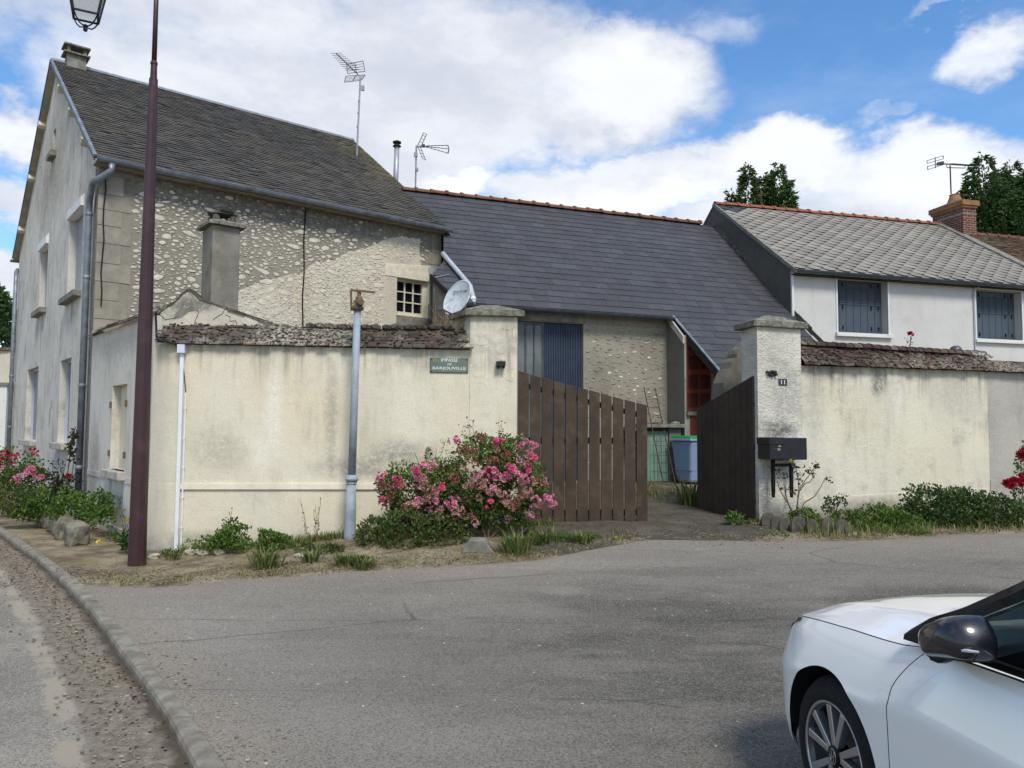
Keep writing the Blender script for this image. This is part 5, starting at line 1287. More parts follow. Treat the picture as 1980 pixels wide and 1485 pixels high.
# red panelled door
ru0, ru1 = BW.pix(1327, 700, RL_)[0], BW.pix(1373.5, 700, RL_)[0]; rz0 = BW.pix(1350, 796, RL_)[1]; rz1 = zt(RL_) - .02
mb = MB(); mb.pbox(BW, ru0, ru1, rz0, rz1, RL_ - .02, RL_ + .02)
w = (ru1 - ru0); rows_ = [rz0 + .06] + [BW.pix(1350, y, RL_)[1] for y in (760, 724, 688)] + [rz1 - .02]
rd = mb.build('red_door', M['red_door'], barn)
mb = MB()
zrow = [BW.pix(1350, y, RL_)[1] for y in (787, 753, 724, 689, 678, 656)]
for c in range(2):
    a, b = ru0 + w*(.06 + .49*c), ru0 + w*(.43 + .49*c)
    for y1, y0 in ((786, 761), (752, 725), (714, 689), (678, 655)):
        mb = MB()
        z0, z1 = BW.pix(1350, y1, RL_)[1], min(BW.pix(1350, y0, RL_)[1], rz1 - .03)
        for (p, q_, r, s) in ((a, b, z0, z0 + .03), (a, b, z1 - .03, z1), (a, a + .03, z0 + .031, z1 - .031), (b - .03, b, z0 + .031, z1 - .031)): mb.pbox(BW, p, q_, r, s, RL_ + .021, RL_ + .045)
        mb.pbox(BW, a + .028, b - .028, z0 + .028, z1 - .028, RL_ + .0205, RL_ + .026)
        mb.build('panel_moulding', M['red_dark'], rd)
mb = MB(); mb.pbox(BW, ru0 - .02, ru1 + .04, rz0 - .085, rz0 - .003, RL_ - .02, RL_ + .07); mb.build('door_sill', M['concrete'], barn)
mb = MB(); mb.pbox(BW, BW.pix(1334, 800, RL_)[0], BW.pix(1360, 800, RL_)[0], .4, rz0 - .09, RL_ - .02, RL_ + .012); mb.build('lower_red_door', M['red_door'], barn)
# little store under a concrete slab
oS = RL_ + .02
mb = MB(); s0, s1 = BW.pix(1240, 822, oS)[0], BW.pix(1323, 822, oS)[0]; sz0, sz1 = BW.pix(1290, 826.5, oS)[1], BW.pix(1290, 819.5, oS)[1]
mb.pbox(BW, s0, s1, sz0, sz1, .0, oS + .05)
for k in range(9): mb.rock(BW.pt(lerp(s0, s1, rr(.2, .95)), sz1 + .02, rr(.2, oS)), rr(.05, .14), .08, rr(.02, .05), 0, jit=.4)
slab = mb.build('canopy_slab', M['concrete'], barn)
g0, g1 = BW.pix(1240, 880, oS - .1)[0], BW.pix(1291.5, 880, oS - .1)[0]; gz0, gz1 = BW.pix(1270, 926, oS - .1)[1] - .05, BW.pix(1270, 834, oS - .1)[1]
mb = MB(); 
n = 6
for i in range(n): mb.pbox(BW, lerp(g0, g1, i/n) + .003, lerp(g0, g1, (i+1)/n) - .003, gz0, gz1, oS - .16, oS - .1)
mb.build('small_door', M['green_door'], barn)
mb = MB(); mb.pbox(BW, g1 + .01, BW.pix(1320, 880, oS)[0], -.2, sz0 - .002, .0, oS - .06); mb.pbox(BW, s0 - .2, g1 + .01, gz1 + .01, sz0 - .002, .05, oS - .2); mb.build('store_wall', M['barn_dark_plaster'], barn)

# grey pipe lying on the barn roof verge
gpz = thing('drain_pipe', 'pale grey plastic pipe bending down over the barn roof behind the dish', 'pipe', at(880, 540, 16.6))
P_ = [BR_.pt(*BR_.hit(856, 500), .12), BR_.pt(*BR_.hit(873, 520), .11), BR_.pt(*BR_.hit(900, 552), .11), BR_.pt(*BR_.hit(909, 564), .12)]
e = P_[-1]; P_ += [at(914.5, 575, BR_.pt(*BR_.hit(909, 564)).y - .18), at(917, 590, e.y - .3), at(917, 620, e.y - .32)]
mb = MB(); mb.tube(P_, .055, 12); mb.build('pipe', M['grey_pvc'], gpz, smooth=True)
mb = MB(); mb.tube([P_[4].lerp(P_[5], .1), P_[4].lerp(P_[5], .35)], .064, 12); mb.build('pipe_socket', M['white_pvc'], gpz)
zf = thing('roof_flashing', 'folded zinc flashing between the small window and the barn roof edge', 'flashing', at(842, 530, 16.9))
mb = MB(); f4 = [L.p3(828, 516, .03), L.p3(853, 515, .03), L.p3(856, 528, .05), L.p3(830, 532, .05)]
mb.prism(f4, -L.N3()*.02); f5 = [L.p3(831, 533, .06), L.p3(858, 531, .08), BR_.pt(*BR_.hit(868, 534), .05), BR_.pt(*BR_.hit(842, 540), .05)]; mb.prism(f5, V((0, 0, -.015)))
mb.build('sheet', M['zinc_light'], zf)

# ---------------------------------------------------------------- white house on the right
qc = BW.pt(uG + .03, 0)
o1 = 0.0
for k in range(60):   # front corner on the gable plane where it meets photo column 1533
    p = BW.pt(uG + .03, 2, o1); px = FPX*(p.x/p.y) + FW/2; o1 -= (px - 1533)*-.003*-1 if False else (px - 1533)*.004
WC = BW.pt(uG + .03, 0, o1); WW = Plane((WC.x, WC.y), (math.cos(R_(15.5)), math.sin(R_(15.5))))
ZW = WW.pix(1540, 519, .22)[1]; WR = Roof(WW, ZW, .2, .71)
ow = .5*(WR.hit(1385, 397)[1] + WR.hit(1800, 432)[1])
uw0 = -.03
uV0, uV1 = WR.hit(1818, 436)[0], WR.hit(1980, 511)[0]
uE = .5*(uV0 + uV1)
wh_ = thing('white_house', 'white house with pale diamond slate roof and closed blue shutters', 'house', WW.pt(6, 0, -2))
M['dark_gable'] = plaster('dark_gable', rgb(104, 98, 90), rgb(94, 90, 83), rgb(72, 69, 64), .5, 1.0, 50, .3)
def wrect(x0, x1, y0, y1): 
    return WW.pix(x0, (y0+y1)/2)[0], WW.pix(x1, (y0+y1)/2)[0], WW.pix((x0+x1)/2, y1)[1], WW.pix((x0+x1)/2, y0)[1]
ww = [wrect(1619, 1716, 541, 645), wrect(1887, 1975, 562, 657)]
mb = MB(); wall_face(mb, WW, [(0, -.3), (uE, -.3), (uE, ZW + .05), (0, ZW + .05)], [R4(w) for w in ww], reveal=.26, thick=.3, back=False)
mb.build('wall', M['white_wall'], wh_, uvp=WW)
mb = MB(); Z = lambda o: ZW + (.2 - o)*.71
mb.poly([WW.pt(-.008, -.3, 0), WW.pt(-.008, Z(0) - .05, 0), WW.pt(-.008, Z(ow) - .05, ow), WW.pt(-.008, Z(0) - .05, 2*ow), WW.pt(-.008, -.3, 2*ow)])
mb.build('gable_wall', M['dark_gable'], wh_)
def shutter(w, n, lou):
    mb = MB(); d = (w[1]-w[0])/n
    for i in range(n):
        a, b = w[0] + d*i + .006, w[0] + d*(i+1) - .006
        mb.pbox(WW, a, b, w[2], w[3], -.25, -.22)
        if lou and i in lou:
            k = 9
            for j in range(k): z = lerp(w[2] + (w[3]-w[2])*.55, w[3] - .12, j/k); mb.hexa([WW.pt(a+.02, z, -.20), WW.pt(b-.02, z, -.20), WW.pt(b-.02, z, -.222), WW.pt(a+.02, z, -.222), WW.pt(a+.02, z+.045, -.215), WW.pt(b-.02, z+.045, -.215), WW.pt(b-.02, z+.045, -.222), WW.pt(a+.02, z+.045, -.222)])
    mb.pbox(WW, w[0], w[1], w[2], w[3], -.258, -.251)
    s = mb.build('shutter', M['shutter_blue'], wh_)
    for i in (0, 1, n-2, n-1):
        for t in (.12, .5, .92): mb = MB(); u = w[0] + d*(i+.5); z = lerp(w[2], w[3], t); mb.pbox(WW, u - .012, u + .012, z - .05, z + .05, -.219, -.196); mb.build('hinge', M['black_matte'], s)
for w in ww:
    shutter(w, 7, (0, 1, 2, 3, 4, 5, 6))
    mb = MB(); t = .045
    mb.pbox(WW, w[0] - t, w[0], w[2] + .001, w[3] + .1, -.02, .025); mb.pbox(WW, w[1], w[1] + t, w[2] + .001, w[3] + .1, -.02, .025); mb.pbox(WW, w[0] + .001, w[1] - .001, w[3], w[3] + .1, -.02, .023)
    mb.build('window_surround', M['white_paint'], wh_)
    mb = MB(); mb.pbox(WW, w[0] - .08, w[1] + .09, w[2] - .1, w[2], -.24, .09); mb.build('window_sill', M['white_paint'], wh_, bev=.01)
# roof of diamond slates
Ow = WR.pt(0, ow); Dw = (WR.pt(0, .2) - Ow); LW = Dw.length; Dw.normalize(); Nw = WW.A3().cross(Dw); Nw = Nw if Nw.z > 0 else -Nw
mb = MB(); a_, b_ = .225, .195
du = lambda d: lerp(uV0, uV1, d/LW); lo_ = lambda d: uw0
i = 0; d = LW - .0
while d > -b_:
    u = uw0 - a_ + (a_ if i % 2 else 0)
    while u < max(uV0, uV1) + a_:
        raw = [(-a_, 0, .004), (0, -1.15*b_, .0), (a_, 0, .004), (.30*a_, .78*b_, .022), (-.30*a_, .78*b_, .022)]
        pts = []
        for x, y, h in raw:
            dd = min(max(d - .78*b_ + y + .0, 0), LW); uu = min(max(u + x*.985, uw0), du(dd)); pts.append(Ow + WW.A3()*uu + Dw*dd + Nw*(h + .004 + rr(-.001, .001)))
        area = (pts[0]-pts[2]).length*(pts[1]-pts[3]).length
        if area > .004:
            mt = 1 if (u < .95 - .3*(d/1.0) and d < .75) else 0
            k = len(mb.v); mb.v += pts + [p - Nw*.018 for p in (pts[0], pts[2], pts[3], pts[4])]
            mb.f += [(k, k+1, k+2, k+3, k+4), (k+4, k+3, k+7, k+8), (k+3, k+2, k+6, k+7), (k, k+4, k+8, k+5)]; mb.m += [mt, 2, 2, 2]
        u += 2*a_
    d -= b_; i += 1
mb.poly([Ow + WW.A3()*uw0 - Nw*.008, Ow + WW.A3()*uV0 - Nw*.008, Ow + WW.A3()*uV1 + Dw*LW - Nw*.008, Ow + WW.A3()*uw0 + Dw*LW - Nw*.008], 0)
mb.prism([Ow + WW.A3()*uw0, Ow + WW.A3()*uV0, Ow + WW.A3()*uV0 + WW.N3()*ow + UP*(ow*.71), Ow + WW.A3()*uw0 + WW.N3()*ow + UP*(ow*.71)], V((0, 0, -.05)))
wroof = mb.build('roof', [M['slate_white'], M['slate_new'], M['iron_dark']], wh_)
mb = MB(); ridge_tiles(mb, Ow + WW.A3()*.0 + UP*.03, Ow + WW.A3()*uV0 + UP*.03, .1, .415); mb.build('ridge_tiles', M['terracotta'], wroof)
mb = MB(); mb.box(Ow + Dw*LW/2 + WW.A3()*(uw0 - .0) - Nw*.02, WW.A3()*.03, Dw*LW/2, Nw*.045); mb.build('verge_flashing', M['concrete'], wroof)
pa = Ow + WW.A3()*uV0; pb = Ow + WW.A3()*uV1 + Dw*LW; mb = MB(); mb.box((pa+pb)/2 + Nw*.04, WW.A3()*.16, (pb-pa)/2, Nw*.025); mb.build('verge_fillet', M['concrete'], wroof)
mb = MB(); gutter(mb, WW.pt(-.03, ZW - .045, .27), WW.pt(uE + 2, ZW - .045, .27), WW.N3(), .065, 0, .6); mb.build('gutter', M['zinc_dark'], wh_)
mb = MB(); mb.box(WW.pt(uE/2, ZW - .12, .1), WW.A3()*uE/2, WW.N3()*.1, UP*.012); mb.build('soffit', M['iron_dark'], wh_)
mb = MB(); mb.pbox(WW, -.0, .055, -.2, ZW - .1, .002, .05); mb.build('downpipe', M['white_paint'], wh_)
u_ = WW.pix(1882, 610)[0]; mb = MB(); mb.tube([WW.pt(u_ + .06, ZW - .1, .2), WW.pt(u_, ZW - .25, .03), WW.pt(u_, .5, .03)], .016, 6); mb.build('cable', M['grey_pvc'], wh_)
# brick chimney on the front slope
cu0 = WR.hit(1863, 457); c1_ = WR.hit(1888, 459)
cl0 = cu0[1]; cl1 = WW.pix(1863, 400)[1]*0 + cl0 - 1.0
for k in range(80):
    p = WW.pt(cu0[0], 2, cl1); cl1 += (1813 - (FPX*p.x/p.y + FW/2))*.004
uc0 = cu0[0]; uc1 = c1_[0]
ztop = WW.pix(1863, 388, cl0)[1]
def cbox(mb, e, z0, z1, m=0): mb.hexa([WW.pt(a, z, o) for z in (z0, z1) for a, o in ((uc0 - e, cl0 + e), (uc1 + e, cl0 + e), (uc1 + e, cl1 - e), (uc0 - e, cl1 - e))], m)
mb = MB(); zb_ = Z(cl0) - .3
hgt = ztop - Z(cl0)
cbox(mb, 0, zb_, Z(cl0) + hgt*.62); cbox(mb, .0, Z(cl0) + hgt*.68, Z(cl0) + hgt*.82)
chw = mb.build('chimney', M['brick'], wroof)
mb = MB(); cbox(mb, .012, Z(cl0) + hgt*.62, Z(cl0) + hgt*.68); mb.build('chimney_band', M['concrete'], chw)
mb = MB(); cbox(mb, .04, Z(cl0) + hgt*.82, Z(cl0) + hgt*.88); cbox(mb, .08, Z(cl0) + hgt*.88, ztop + .02)
cc = WW.pt((uc0+uc1)/2, ztop + .02, lerp(cl0, cl1, .45))
e = .08; mb.mesh([WW.pt(a, ztop + .021, o) for a, o in ((uc0 - e, cl0 + e), (uc1 + e, cl0 + e), (uc1 + e, cl1 - e), (uc0 - e, cl1 - e))] + [cc + UP*.16], [(0, 1, 4), (1, 2, 4), (2, 3, 4), (3, 0, 4)])
mb.build('chimney_crown', M['pot'], chw)
mb = MB(); mb.lathe(cc + UP*.02, [(.26, 0), (.2, .16), (.15, .3), (.17, .33), (.13, .33)], 14); mb.build('chimney_pot', M['pot'], chw)
cA_ = thing('tv_antenna', 'horizontal yagi antenna on the mast beside the brick chimney pot', 'antenna', cc)
DY = cc.y
def AX(px, py, d=0): return at(px, py, DY + d)
mb = MB(); mb.tube([AX(1839, 375), AX(1837, 320)], .022, 8); mb.build('mast', M['iron_dark'], cA_)
mb = MB(); a, b = AX(1812, 316), AX(1886, 321, -.3); mb.tube([a, b], .02, 6)
mb.tube([AX(1830, 319), AX(1831, 324), AX(1866, 325), AX(1866, 321)], .015, 4)
for i in range(14): q = a.lerp(b, .2 + .78*i/13); v = V((-.16, .25, .07)); mb.tube([q - v, q + v*.5], .008, 4)
mb.box(AX(1818, 316), V((.1, 0, .02)), V((0, .04, 0)), UP*.05)
mb.build('boom', M['alu_dark'], cA_)
mb = MB()
for P4 in (((1792, 311), (1824, 301), (1824, 307), (1793, 316)), ((1793, 322), (1825, 314), (1825, 318), (1794, 328))):
    P4 = [AX(*q) for q in P4]
    for i in range(4): mb.tube([P4[i], P4[(i+1) % 4]], .012, 4)
mb.tube([AX(1808, 304), AX(1809, 325)], .015, 4); mb.build('reflector', M['alu_dark'], cA_)
mb = MB()
# neighbour with brown tiles further right
nh = thing('neighbour_house', 'house with mottled brown tile roof beyond the brick chimney', 'house', WW.pt(uE + 6, 0, -3))
on_ = WR.hit(1930, 458)[1]; On = WR.pt(0, on_); LN = (WR.pt(0, .2) - On).length
slates(mb, On + Nw*.02, WW.A3(), Dw, LN, lambda d: lerp(uV0, uV1, d/LN) + .16, lambda d: uE + 5.5, .17, .115, .014, 0, .012)
mb.prism([On + WW.A3()*uV0, On + WW.A3()*(uE + 5.5), On + WW.A3()*(uE + 5.5) + WW.N3()*on_ + UP*on_*.71, On + WW.A3()*uV0 + WW.N3()*on_ + UP*on_*.71], V((0, 0, -.05)))
nr = mb.build('roof', M['tile_brown'], nh)
mb = MB(); ridge_tiles(mb, On + WW.A3()*(uV0 + .1) + UP*.02, On + WW.A3()*(uE + 5.5) + UP*.02, .1, .42); mb.build('ridge_tiles', M['terra_old'], nr)
mb = MB(); mb.pbox(WW, uE + .01, uE + 5.5, -.3, ZW + .05, -.3, -.01); mb.build('wall', M['white_wall'], nh, uvp=WW)

# ---------------------------------------------------------------- yard: bin, trellis
bn = thing('wheelie_bin', 'pale blue wheelie bin with green lid standing in the yard', 'bin', onground(1330, 938))
bp = bn.location.copy(); k = 28; X = V((math.cos(R_(k)), math.sin(R_(k)), 0)); Y_ = V((-X.y, X.x, 0)); bp += X*.34
bp = bp + Y_*.3
def ring(z, hx, hy): return [bp + X*a*hx + Y_*b*hy + UP*z for a, b in ((-1, -1), (1, -1), (1, 1), (-1, 1))]
mb = MB(); mb.hexa(ring(.04, .21, .24) + ring(.93, .275, .33)); body = mb.build('bin_body', M['bin_blue'], bn, bev=.05)
mb = MB(); mb.hexa(ring(.30, .236, .272) + ring(.312, .238, .274)); mb.build('band', M['bin_grey'], body)
mb = MB(); mb.hexa(ring(.925, .30, .355) + ring(.975, .30, .355)); mb.build('rim', M['bin_grey'], bn, bev=.012)
mb = MB(); mb.hexa(ring(.976, .29, .345) + ring(1.04, .25, .30)); mb.build('lid', M['bin_green'], bn, bev=.02)
mb = MB(); mb.tube([bp + Y_*.38 - X*.2 + UP*.98, bp + Y_*.38 + X*.2 + UP*.98], .018, 8); mb.build('handle', M['bin_grey'], bn)
for s in (-1, 1):
    mb = MB(); mb.lathe(bp + X*.24*s + Y_*.24 + UP*.1, [(.1, -.025), (.1, .025)], 16, 0, X); mb.build('wheel', M['black'], bn)
tr = thing('wire_trellis', 'rusty wire trellis leaning against the barn in front of the green door', 'trellis', at(1290, 935, 16.4))
a0, a1 = at(1283, 938, 16.3), at(1245, 748, 17.2); b0_, b1_ = at(1306, 936, 16.5), at(1266.5, 750, 17.4)
mb = MB(); mb.tube([a0, a1], .011, 6); mb.tube([b0_, b1_], .011, 6)
for t in (.12, .22, .32, .43, .53, .62, .7, .78, .87): mb.tube([a0.lerp(a1, t), b0_.lerp(b1_, t)], .006, 4)
mb.build('frame', M['rust_dark'], tr)
mb = MB()
for y in (861, 880, 895, 912): mb.tube([at(1258, y, 16.2), at(1293, y + 1, 16.35)], .005, 4)
for x in (1263, 1270, 1278, 1286): mb.tube([at(x, 845, 16.25), at(x + 2, 928, 16.2)], .005, 4)
mb.build('wire_mesh', M['iron_dark'], tr)

# satellite dish behind the left pillar
ds = thing('satellite_dish', 'weathered grey satellite dish behind the left gate pillar', 'satellite dish', at(884, 600, 12.6))
YD = 12.6; dc = at(883, 575, YD); S = YD/1490
nrm = V((-.62, -.70, .36)).normalized(); e1 = UP.cross(nrm).normalized(); e2 = nrm.cross(e1)
mb = MB(); rx, ry, n = 34*S, 37.5*S, 40
for side, dz in ((0, 0), (1, -.02)):
    vs = []
    for j in range(7):
        r = j/6
        for i in range(n): a = 2*PI*i/n; vs.append(dc + e1*math.cos(a)*rx*r + e2*math.sin(a)*ry*r + nrm*(.07*(r*r - 1) + dz))
    mb.mesh(vs, [(j*n+i, j*n+(i+1) % n, (j+1)*n+(i+1) % n, (j+1)*n+i) for j in range(6) for i in range(n)])
rim = [dc + e1*math.cos(2*PI*i/n)*rx + e2*math.sin(2*PI*i/n)*ry - nrm*.01 for i in range(n+1)]
mb.tube(rim, .014, 6); mb.build('dish', M['dish'], ds, smooth=True)
up_ = (UP - nrm*UP.dot(nrm)).normalized(); up_ = (up_ + e1*.03).normalized()
text('lettering', 'METRONIC', dc + up_*.125 + e1*.035 - nrm*.045 + nrm*.012, e1, up_, nrm, .26, .036, M['black_matte'], ds)
mb = MB(); lc2 = dc + up_*.125 - e1*.135 - nrm*.032
mb.tube([lc2 + e1*math.cos(a)*.03 + up_*math.sin(a)*.028 for a in [PI*.2 + 1.6*PI*i/10 for i in range(11)]], .005, 4); mb.build('logo', M['zinc_dark'], ds)
mb = MB(); mb.tube([dc - nrm*.09, dc - nrm*.25 - UP*.1, V((dc.x - nrm.x*.25, dc.y - nrm.y*.25, 2.0))], .025, 8); mb.build('mast', M['zinc'], ds)
mb = MB(); b_ = dc - up_*ry*.97; mb.tube([b_, at(851, 596, YD - .35)], .016, 6); mb.box(at(851, 596, YD - .37), V((.03, 0, 0)), V((0, .045, 0)), UP*.03); mb.build('feed_arm', M['zinc_dark'], ds)
# grey vent dome on the right boundary coping
vd = thing('vent_cowl', 'small grey domed cowl peeping over the right wall coping', 'cowl', at(1848, 668, 15.2))
mb = MB(); c = at(1848, 672, 14.6); mb.lathe(c - UP*.12, [(.04, -.6), (.04, .02), (.115, .02), (.115, .07), (.09, .12), (.05, .15), (.0, .16)], 16); mb.build('dome', M['zinc_dark'], vd, smooth=True)
# far left: neighbour wall, pillar and gate
lw = thing('distant_wall', 'cream wall with dark coping far down the street behind the house', 'wall', at(0, 800, 24))
LP = Plane((at(40, 800, 25).x, 25), (1, .12)); a, b = LP.pix(-220, 680)[0], LP.pix(34, 680)[0]; zt_ = LP.pix(15, 678)[1]
M['far_wall'] = plaster('far_wall', rgb(212, 204, 184), rgb(196, 190, 174), rgb(150, 146, 136), .4, .4, 40, .4)
mb = MB(); mb.pbox(LP, LP.pix(9, 800)[0], b, -.3, zt_, -.4, 0); mb.pbox(LP, a, LP.pix(-60, 800)[0], -.3, zt_, -.4, 0); mb.pbox(LP, LP.pix(-60, 800)[0], LP.pix(9, 800)[0], LP.pix(0, 742)[1], zt_, -.4, -.004); mb.build('wall', M['far_wall'], lw)
mb = MB(); coping(mb, LP, a, b, lambda u: zt_, lambda u: zt_ + .12, .08, -.2, 2, .2); mb.build('coping', M['tile_brown'], lw)
gg = thing('metal_gate', 'dark barred gate at the far left beside a white gate post', 'gate', LP.pt(a + 2, 0, .1))
mb = MB(); x0, x1 = LP.pix(-60, 800)[0], LP.pix(8, 800)[0]; z0_, z1_ = LP.pix(0, 866)[1], LP.pix(0, 770)[1]
for i in range(16): u = lerp(x0, x1, i/15); mb.tube([LP.pt(u, z0_, .1), LP.pt(u, z1_, .1)], .014, 6)
for z in (z0_, z1_ - .1): mb.pbox(LP, x0, x1, z, z + .06, .08, .12)
mb.pbox(LP, x0, x1, z0_, LP.pix(0, 836)[1], .09, .11); mb.build('bars', M['black_matte'], gg)
wp = thing('white_gate_post', 'white rendered gate post at the far left edge', 'gate post', LP.pt(x1, 0, .2))
mb = MB(); p0_, p1_ = LP.pix(9, 800)[0], LP.pix(24, 800)[0]; mb.pbox(LP, p0_, p1_, -.2, LP.pix(15, 747)[1], .02, .4); mb.build('shaft', M['white_paint'], wp); mb = MB(); mb.pbox(LP, p0_ - .06, p1_ + .06, LP.pix(15, 747)[1], LP.pix(15, 741)[1], -.03, .45); mb.build('post_cap', M['concrete'], wp)
# ---------------------------------------------------------------- white car in the foreground
def paint(name, c, coat=1.0, rough=.35, metal=0.0):
    t = NT(name, rough, .5); t.b.inputs['Base Color'].default_value = c; t.b.inputs['Metallic'].default_value = metal
    t.b.inputs['Coat Weight'].default_value = coat; t.b.inputs['Coat Roughness'].default_value = .04; return t.mat
M['car_white'] = paint('car_white', rgb(238, 237, 233))
M['car_black'] = paint('car_black_gloss', K(.003), .06, .3)
M['car_black'].node_tree.nodes['Principled BSDF'].inputs['Specular IOR Level'].default_value = .12
M['mirror_black'] = paint('mirror_black_gloss', (.004, .005, .009, 1), .6, .35)
M['rim_silver'] = paint('rim_silver', rgb(170, 170, 172), .3, .28, .85)
M['rim_dark'] = paint('rim_dark', rgb(66, 66, 70), .3, .35, .7)
M['tyre'] = plain('tyre', K(.014), .85, .25, 0, .2, 20)
M['car_glass'] = glass('car_glass', rgb(20, 26, 26), .45)
def car_glass():
    t = NT('car_window', .03, .5); t.b.inputs['Base Color'].default_value = K(.004)
    tr = t.n('ShaderNodeBsdfTransparent'); tr.inputs[0].default_value = (.2, .25, .235, 1)
    m = t.n('ShaderNodeMixShader'); m.inputs[0].default_value = .55; t.L(t.b.outputs[0], m.inputs[1]); t.L(tr.outputs[0], m.inputs[2])
    out = [x for x in t.t.nodes if x.type == 'OUTPUT_MATERIAL'][0]; t.L(m.outputs[0], out.inputs[0]); return t.mat
M['car_window'] = car_glass()
M['headlight'] = paint('headlight', rgb(44, 48, 52), 1.0, .1)
AN = R_(-7.5); HUB = onz(1613, 1463, .322)
bx_ = V((-math.sin(AN), -math.cos(AN), 0)); lf = V((bx_.y, -bx_.x, 0))      # backwards, left
CPl = Plane((HUB.x, HUB.y), (bx_.x, bx_.y)); YH = .865                        # hub face at y = YH
O_c = V((HUB.x, HUB.y, 0)) - lf*YH
O_c.z = HUB.z - .322
def C(x, y, z): return O_c + bx_*x + lf*y + UP*z
def cpix(px, py, y): u, z = CPl.pix(px, py, y - YH); return u, z
car = thing('parked_car', 'white car with black mirror and silver alloy wheel in the foreground', 'car', C(1.3, 0, 0))
NOSE = -.86
def Wd(x):
    if x < -.05:
        t = min(1, (-.05 - x)/(-.05 - NOSE)); return .90*max(0, 1 - t**3.1)**.46
    if x > 2.7: t = min(1, (x - 2.7)/.72); return .90*max(0, 1 - .95*t**2.6)**.5
    return .90
def cr(tab, x):   # smooth interpolation
    n = len(tab)
    if x <= tab[0][0]: return tab[0][1]
    if x >= tab[-1][0]: return tab[-1][1]
    for i in range(n-1):
        if tab[i][0] <= x <= tab[i+1][0]:
            x0, y0 = tab[i]; x1, y1 = tab[i+1]; h = x1 - x0
            m0 = (y1 - tab[i-1][1])/(x1 - tab[i-1][0]) if i > 0 else (y1-y0)/h
            m1 = (tab[i+2][1] - y0)/(tab[i+2][0] - x0) if i < n-2 else (y1-y0)/h
            t = (x - x0)/h
            return (2*t**3-3*t*t+1)*y0 + (t**3-2*t*t+t)*h*m0 + (-2*t**3+3*t*t)*y1 + (t**3-t*t)*h*m1
ZT = [(NOSE, .52), (-.84, .60), (-.78, .665), (-.68, .72), (-.5, .772), (-.25, .815), (0, .842), (.3, .875), (.45, .925), (.58, .95), (1.0, .96), (2.0, .985), (3.0, 1.0), (3.42, .98)]
ZC = [(NOSE, .54), (-.85, .63), (-.80, .71), (-.68, .79), (-.45, .865), (-.2, .915), (.1, .955), (.4, .985), (.7, 1.005), (.9, 1.01)]
FS = [(0, .94), (.1, .972), (.25, .992), (.45, 1.0), (.60, 1.004), (.66, 1.006), (.70, .996), (.80, .972), (.92, .936), (1.0, .895)]
def zb(x): return .19 + .05*sm(-.4, -.86, x) + .12*sm(2.9, 3.4, x)
def skew(x, z): return .17*max(0, (z - .73)/.22)**1.35*math.exp(-((x - .42)/.3)**2) if z > .73 else 0
def SY(x, z):
    a, b = zb(x), cr(ZT, x); return Wd(x)*cr(FS, max(0, min(1, (z - a)/(b - a))))
RA, WB = .352, 2.62
def arch(x):
    for c in (0, WB):
        if abs(x - c) < RA: return .322 + math.sqrt(RA*RA - (x-c)**2)
        if abs(x - c) < RA + .045: return lerp(.322, zb(x), (abs(x - c) - RA)/.045)
    return zb(x)
def side_grid(x0, x1, nx, nz=26, in0=0.0, in1=0.0):
    xs_ = [x0 + (x1-x0)*i/nx for i in range(nx+1)]
    for c in (0, WB):
        for s in (-1, 1):
            for k in range(1, 9): 
                q = c + s*RA*math.cos(k*.11); 
                if x0 < q < x1: xs_.append(q)
            for q in (c + s*RA, c + s*(RA + .015), c + s*(RA + .03), c + s*(RA + .045)) if 1 else (c + s*(RA - 1e-4), c + s*(RA + 1e-4)):
                if x0 < q < x1: xs_.append(q)
    xs_ = sorted(set(xs_)); rows = []
    for k in range(nz + 1):
        r = []
        for x in xs_:
            a = arch(x); t = k/nz; zs_ = .69; z = lerp(a, zs_, t/.6) if t <= .6 and cr(ZT, x) > .72 else (lerp(zs_, cr(ZT, x) - .003, (t - .6)/.4) if cr(ZT, x) > .72 else a + (cr(ZT, x) - .003 - a)*t)
            if x == x0: xx = x + in0
            elif x == x1: xx = x - in1
            else: xx = x
            r.append((xx + skew(xx, z), SY(x, z), z))
        rows.append(r)
    return rows
def gridmesh(mb, rows, sgn=1, m=0):
    n = len(rows[0]); mb.mesh([C(x, y*sgn, z) for r in rows for x, y, z in r], [(j*n+i, j*n+i+1, (j+1)*n+i+1, (j+1)*n+i) for j in range(len(rows)-1) for i in range(n-1)], m)
def top_grid(x0, x1, nx, ny=18, in0=0, in1=0, iny=.003):
    rows = []
    for j in range(ny*2 + 1):
        t = -1 + j/ny; r = []
        for i in range(nx + 1):
            x = x0 + (x1-x0)*i/nx; xx = x + (in0 if i == 0 else -in1 if i == nx else 0)
            z1 = cr(ZT, x); ye_ = Wd(x)*.895 - iny; zc = cr(ZC, x)
            q = abs(t); z = z1 + (zc - z1)*(1 - q**2.3) + .012*math.exp(-((q - .72)/.10)**2)*sm(-.8, -.3, x)
            r.append((xx + skew(x, z1)*q**3, ye_*t, z))
        rows.append(r)
    return rows
mb = MB()
for sg_ in (1, -1):
    gridmesh(mb, side_grid(NOSE, .42, 70), sg_); gridmesh(mb, side_grid(1.48, 3.42, 60, in0=.0), sg_)
gridmesh(mb, top_grid(NOSE, -.70, 18, iny=0))
gridmesh(mb, [[(NOSE + .0, 0, .24), (NOSE, 0, .54)], [(NOSE, 0, .24), (NOSE, 0, .54)]])
body = mb.build('body', M['car_white'], car, smooth=True, recalc=False)
mb = MB(); gridmesh(mb, top_grid(-.70, .80, 60, in0=.004)); mb.build('hood', M['car_white'], car, smooth=True, recalc=False)
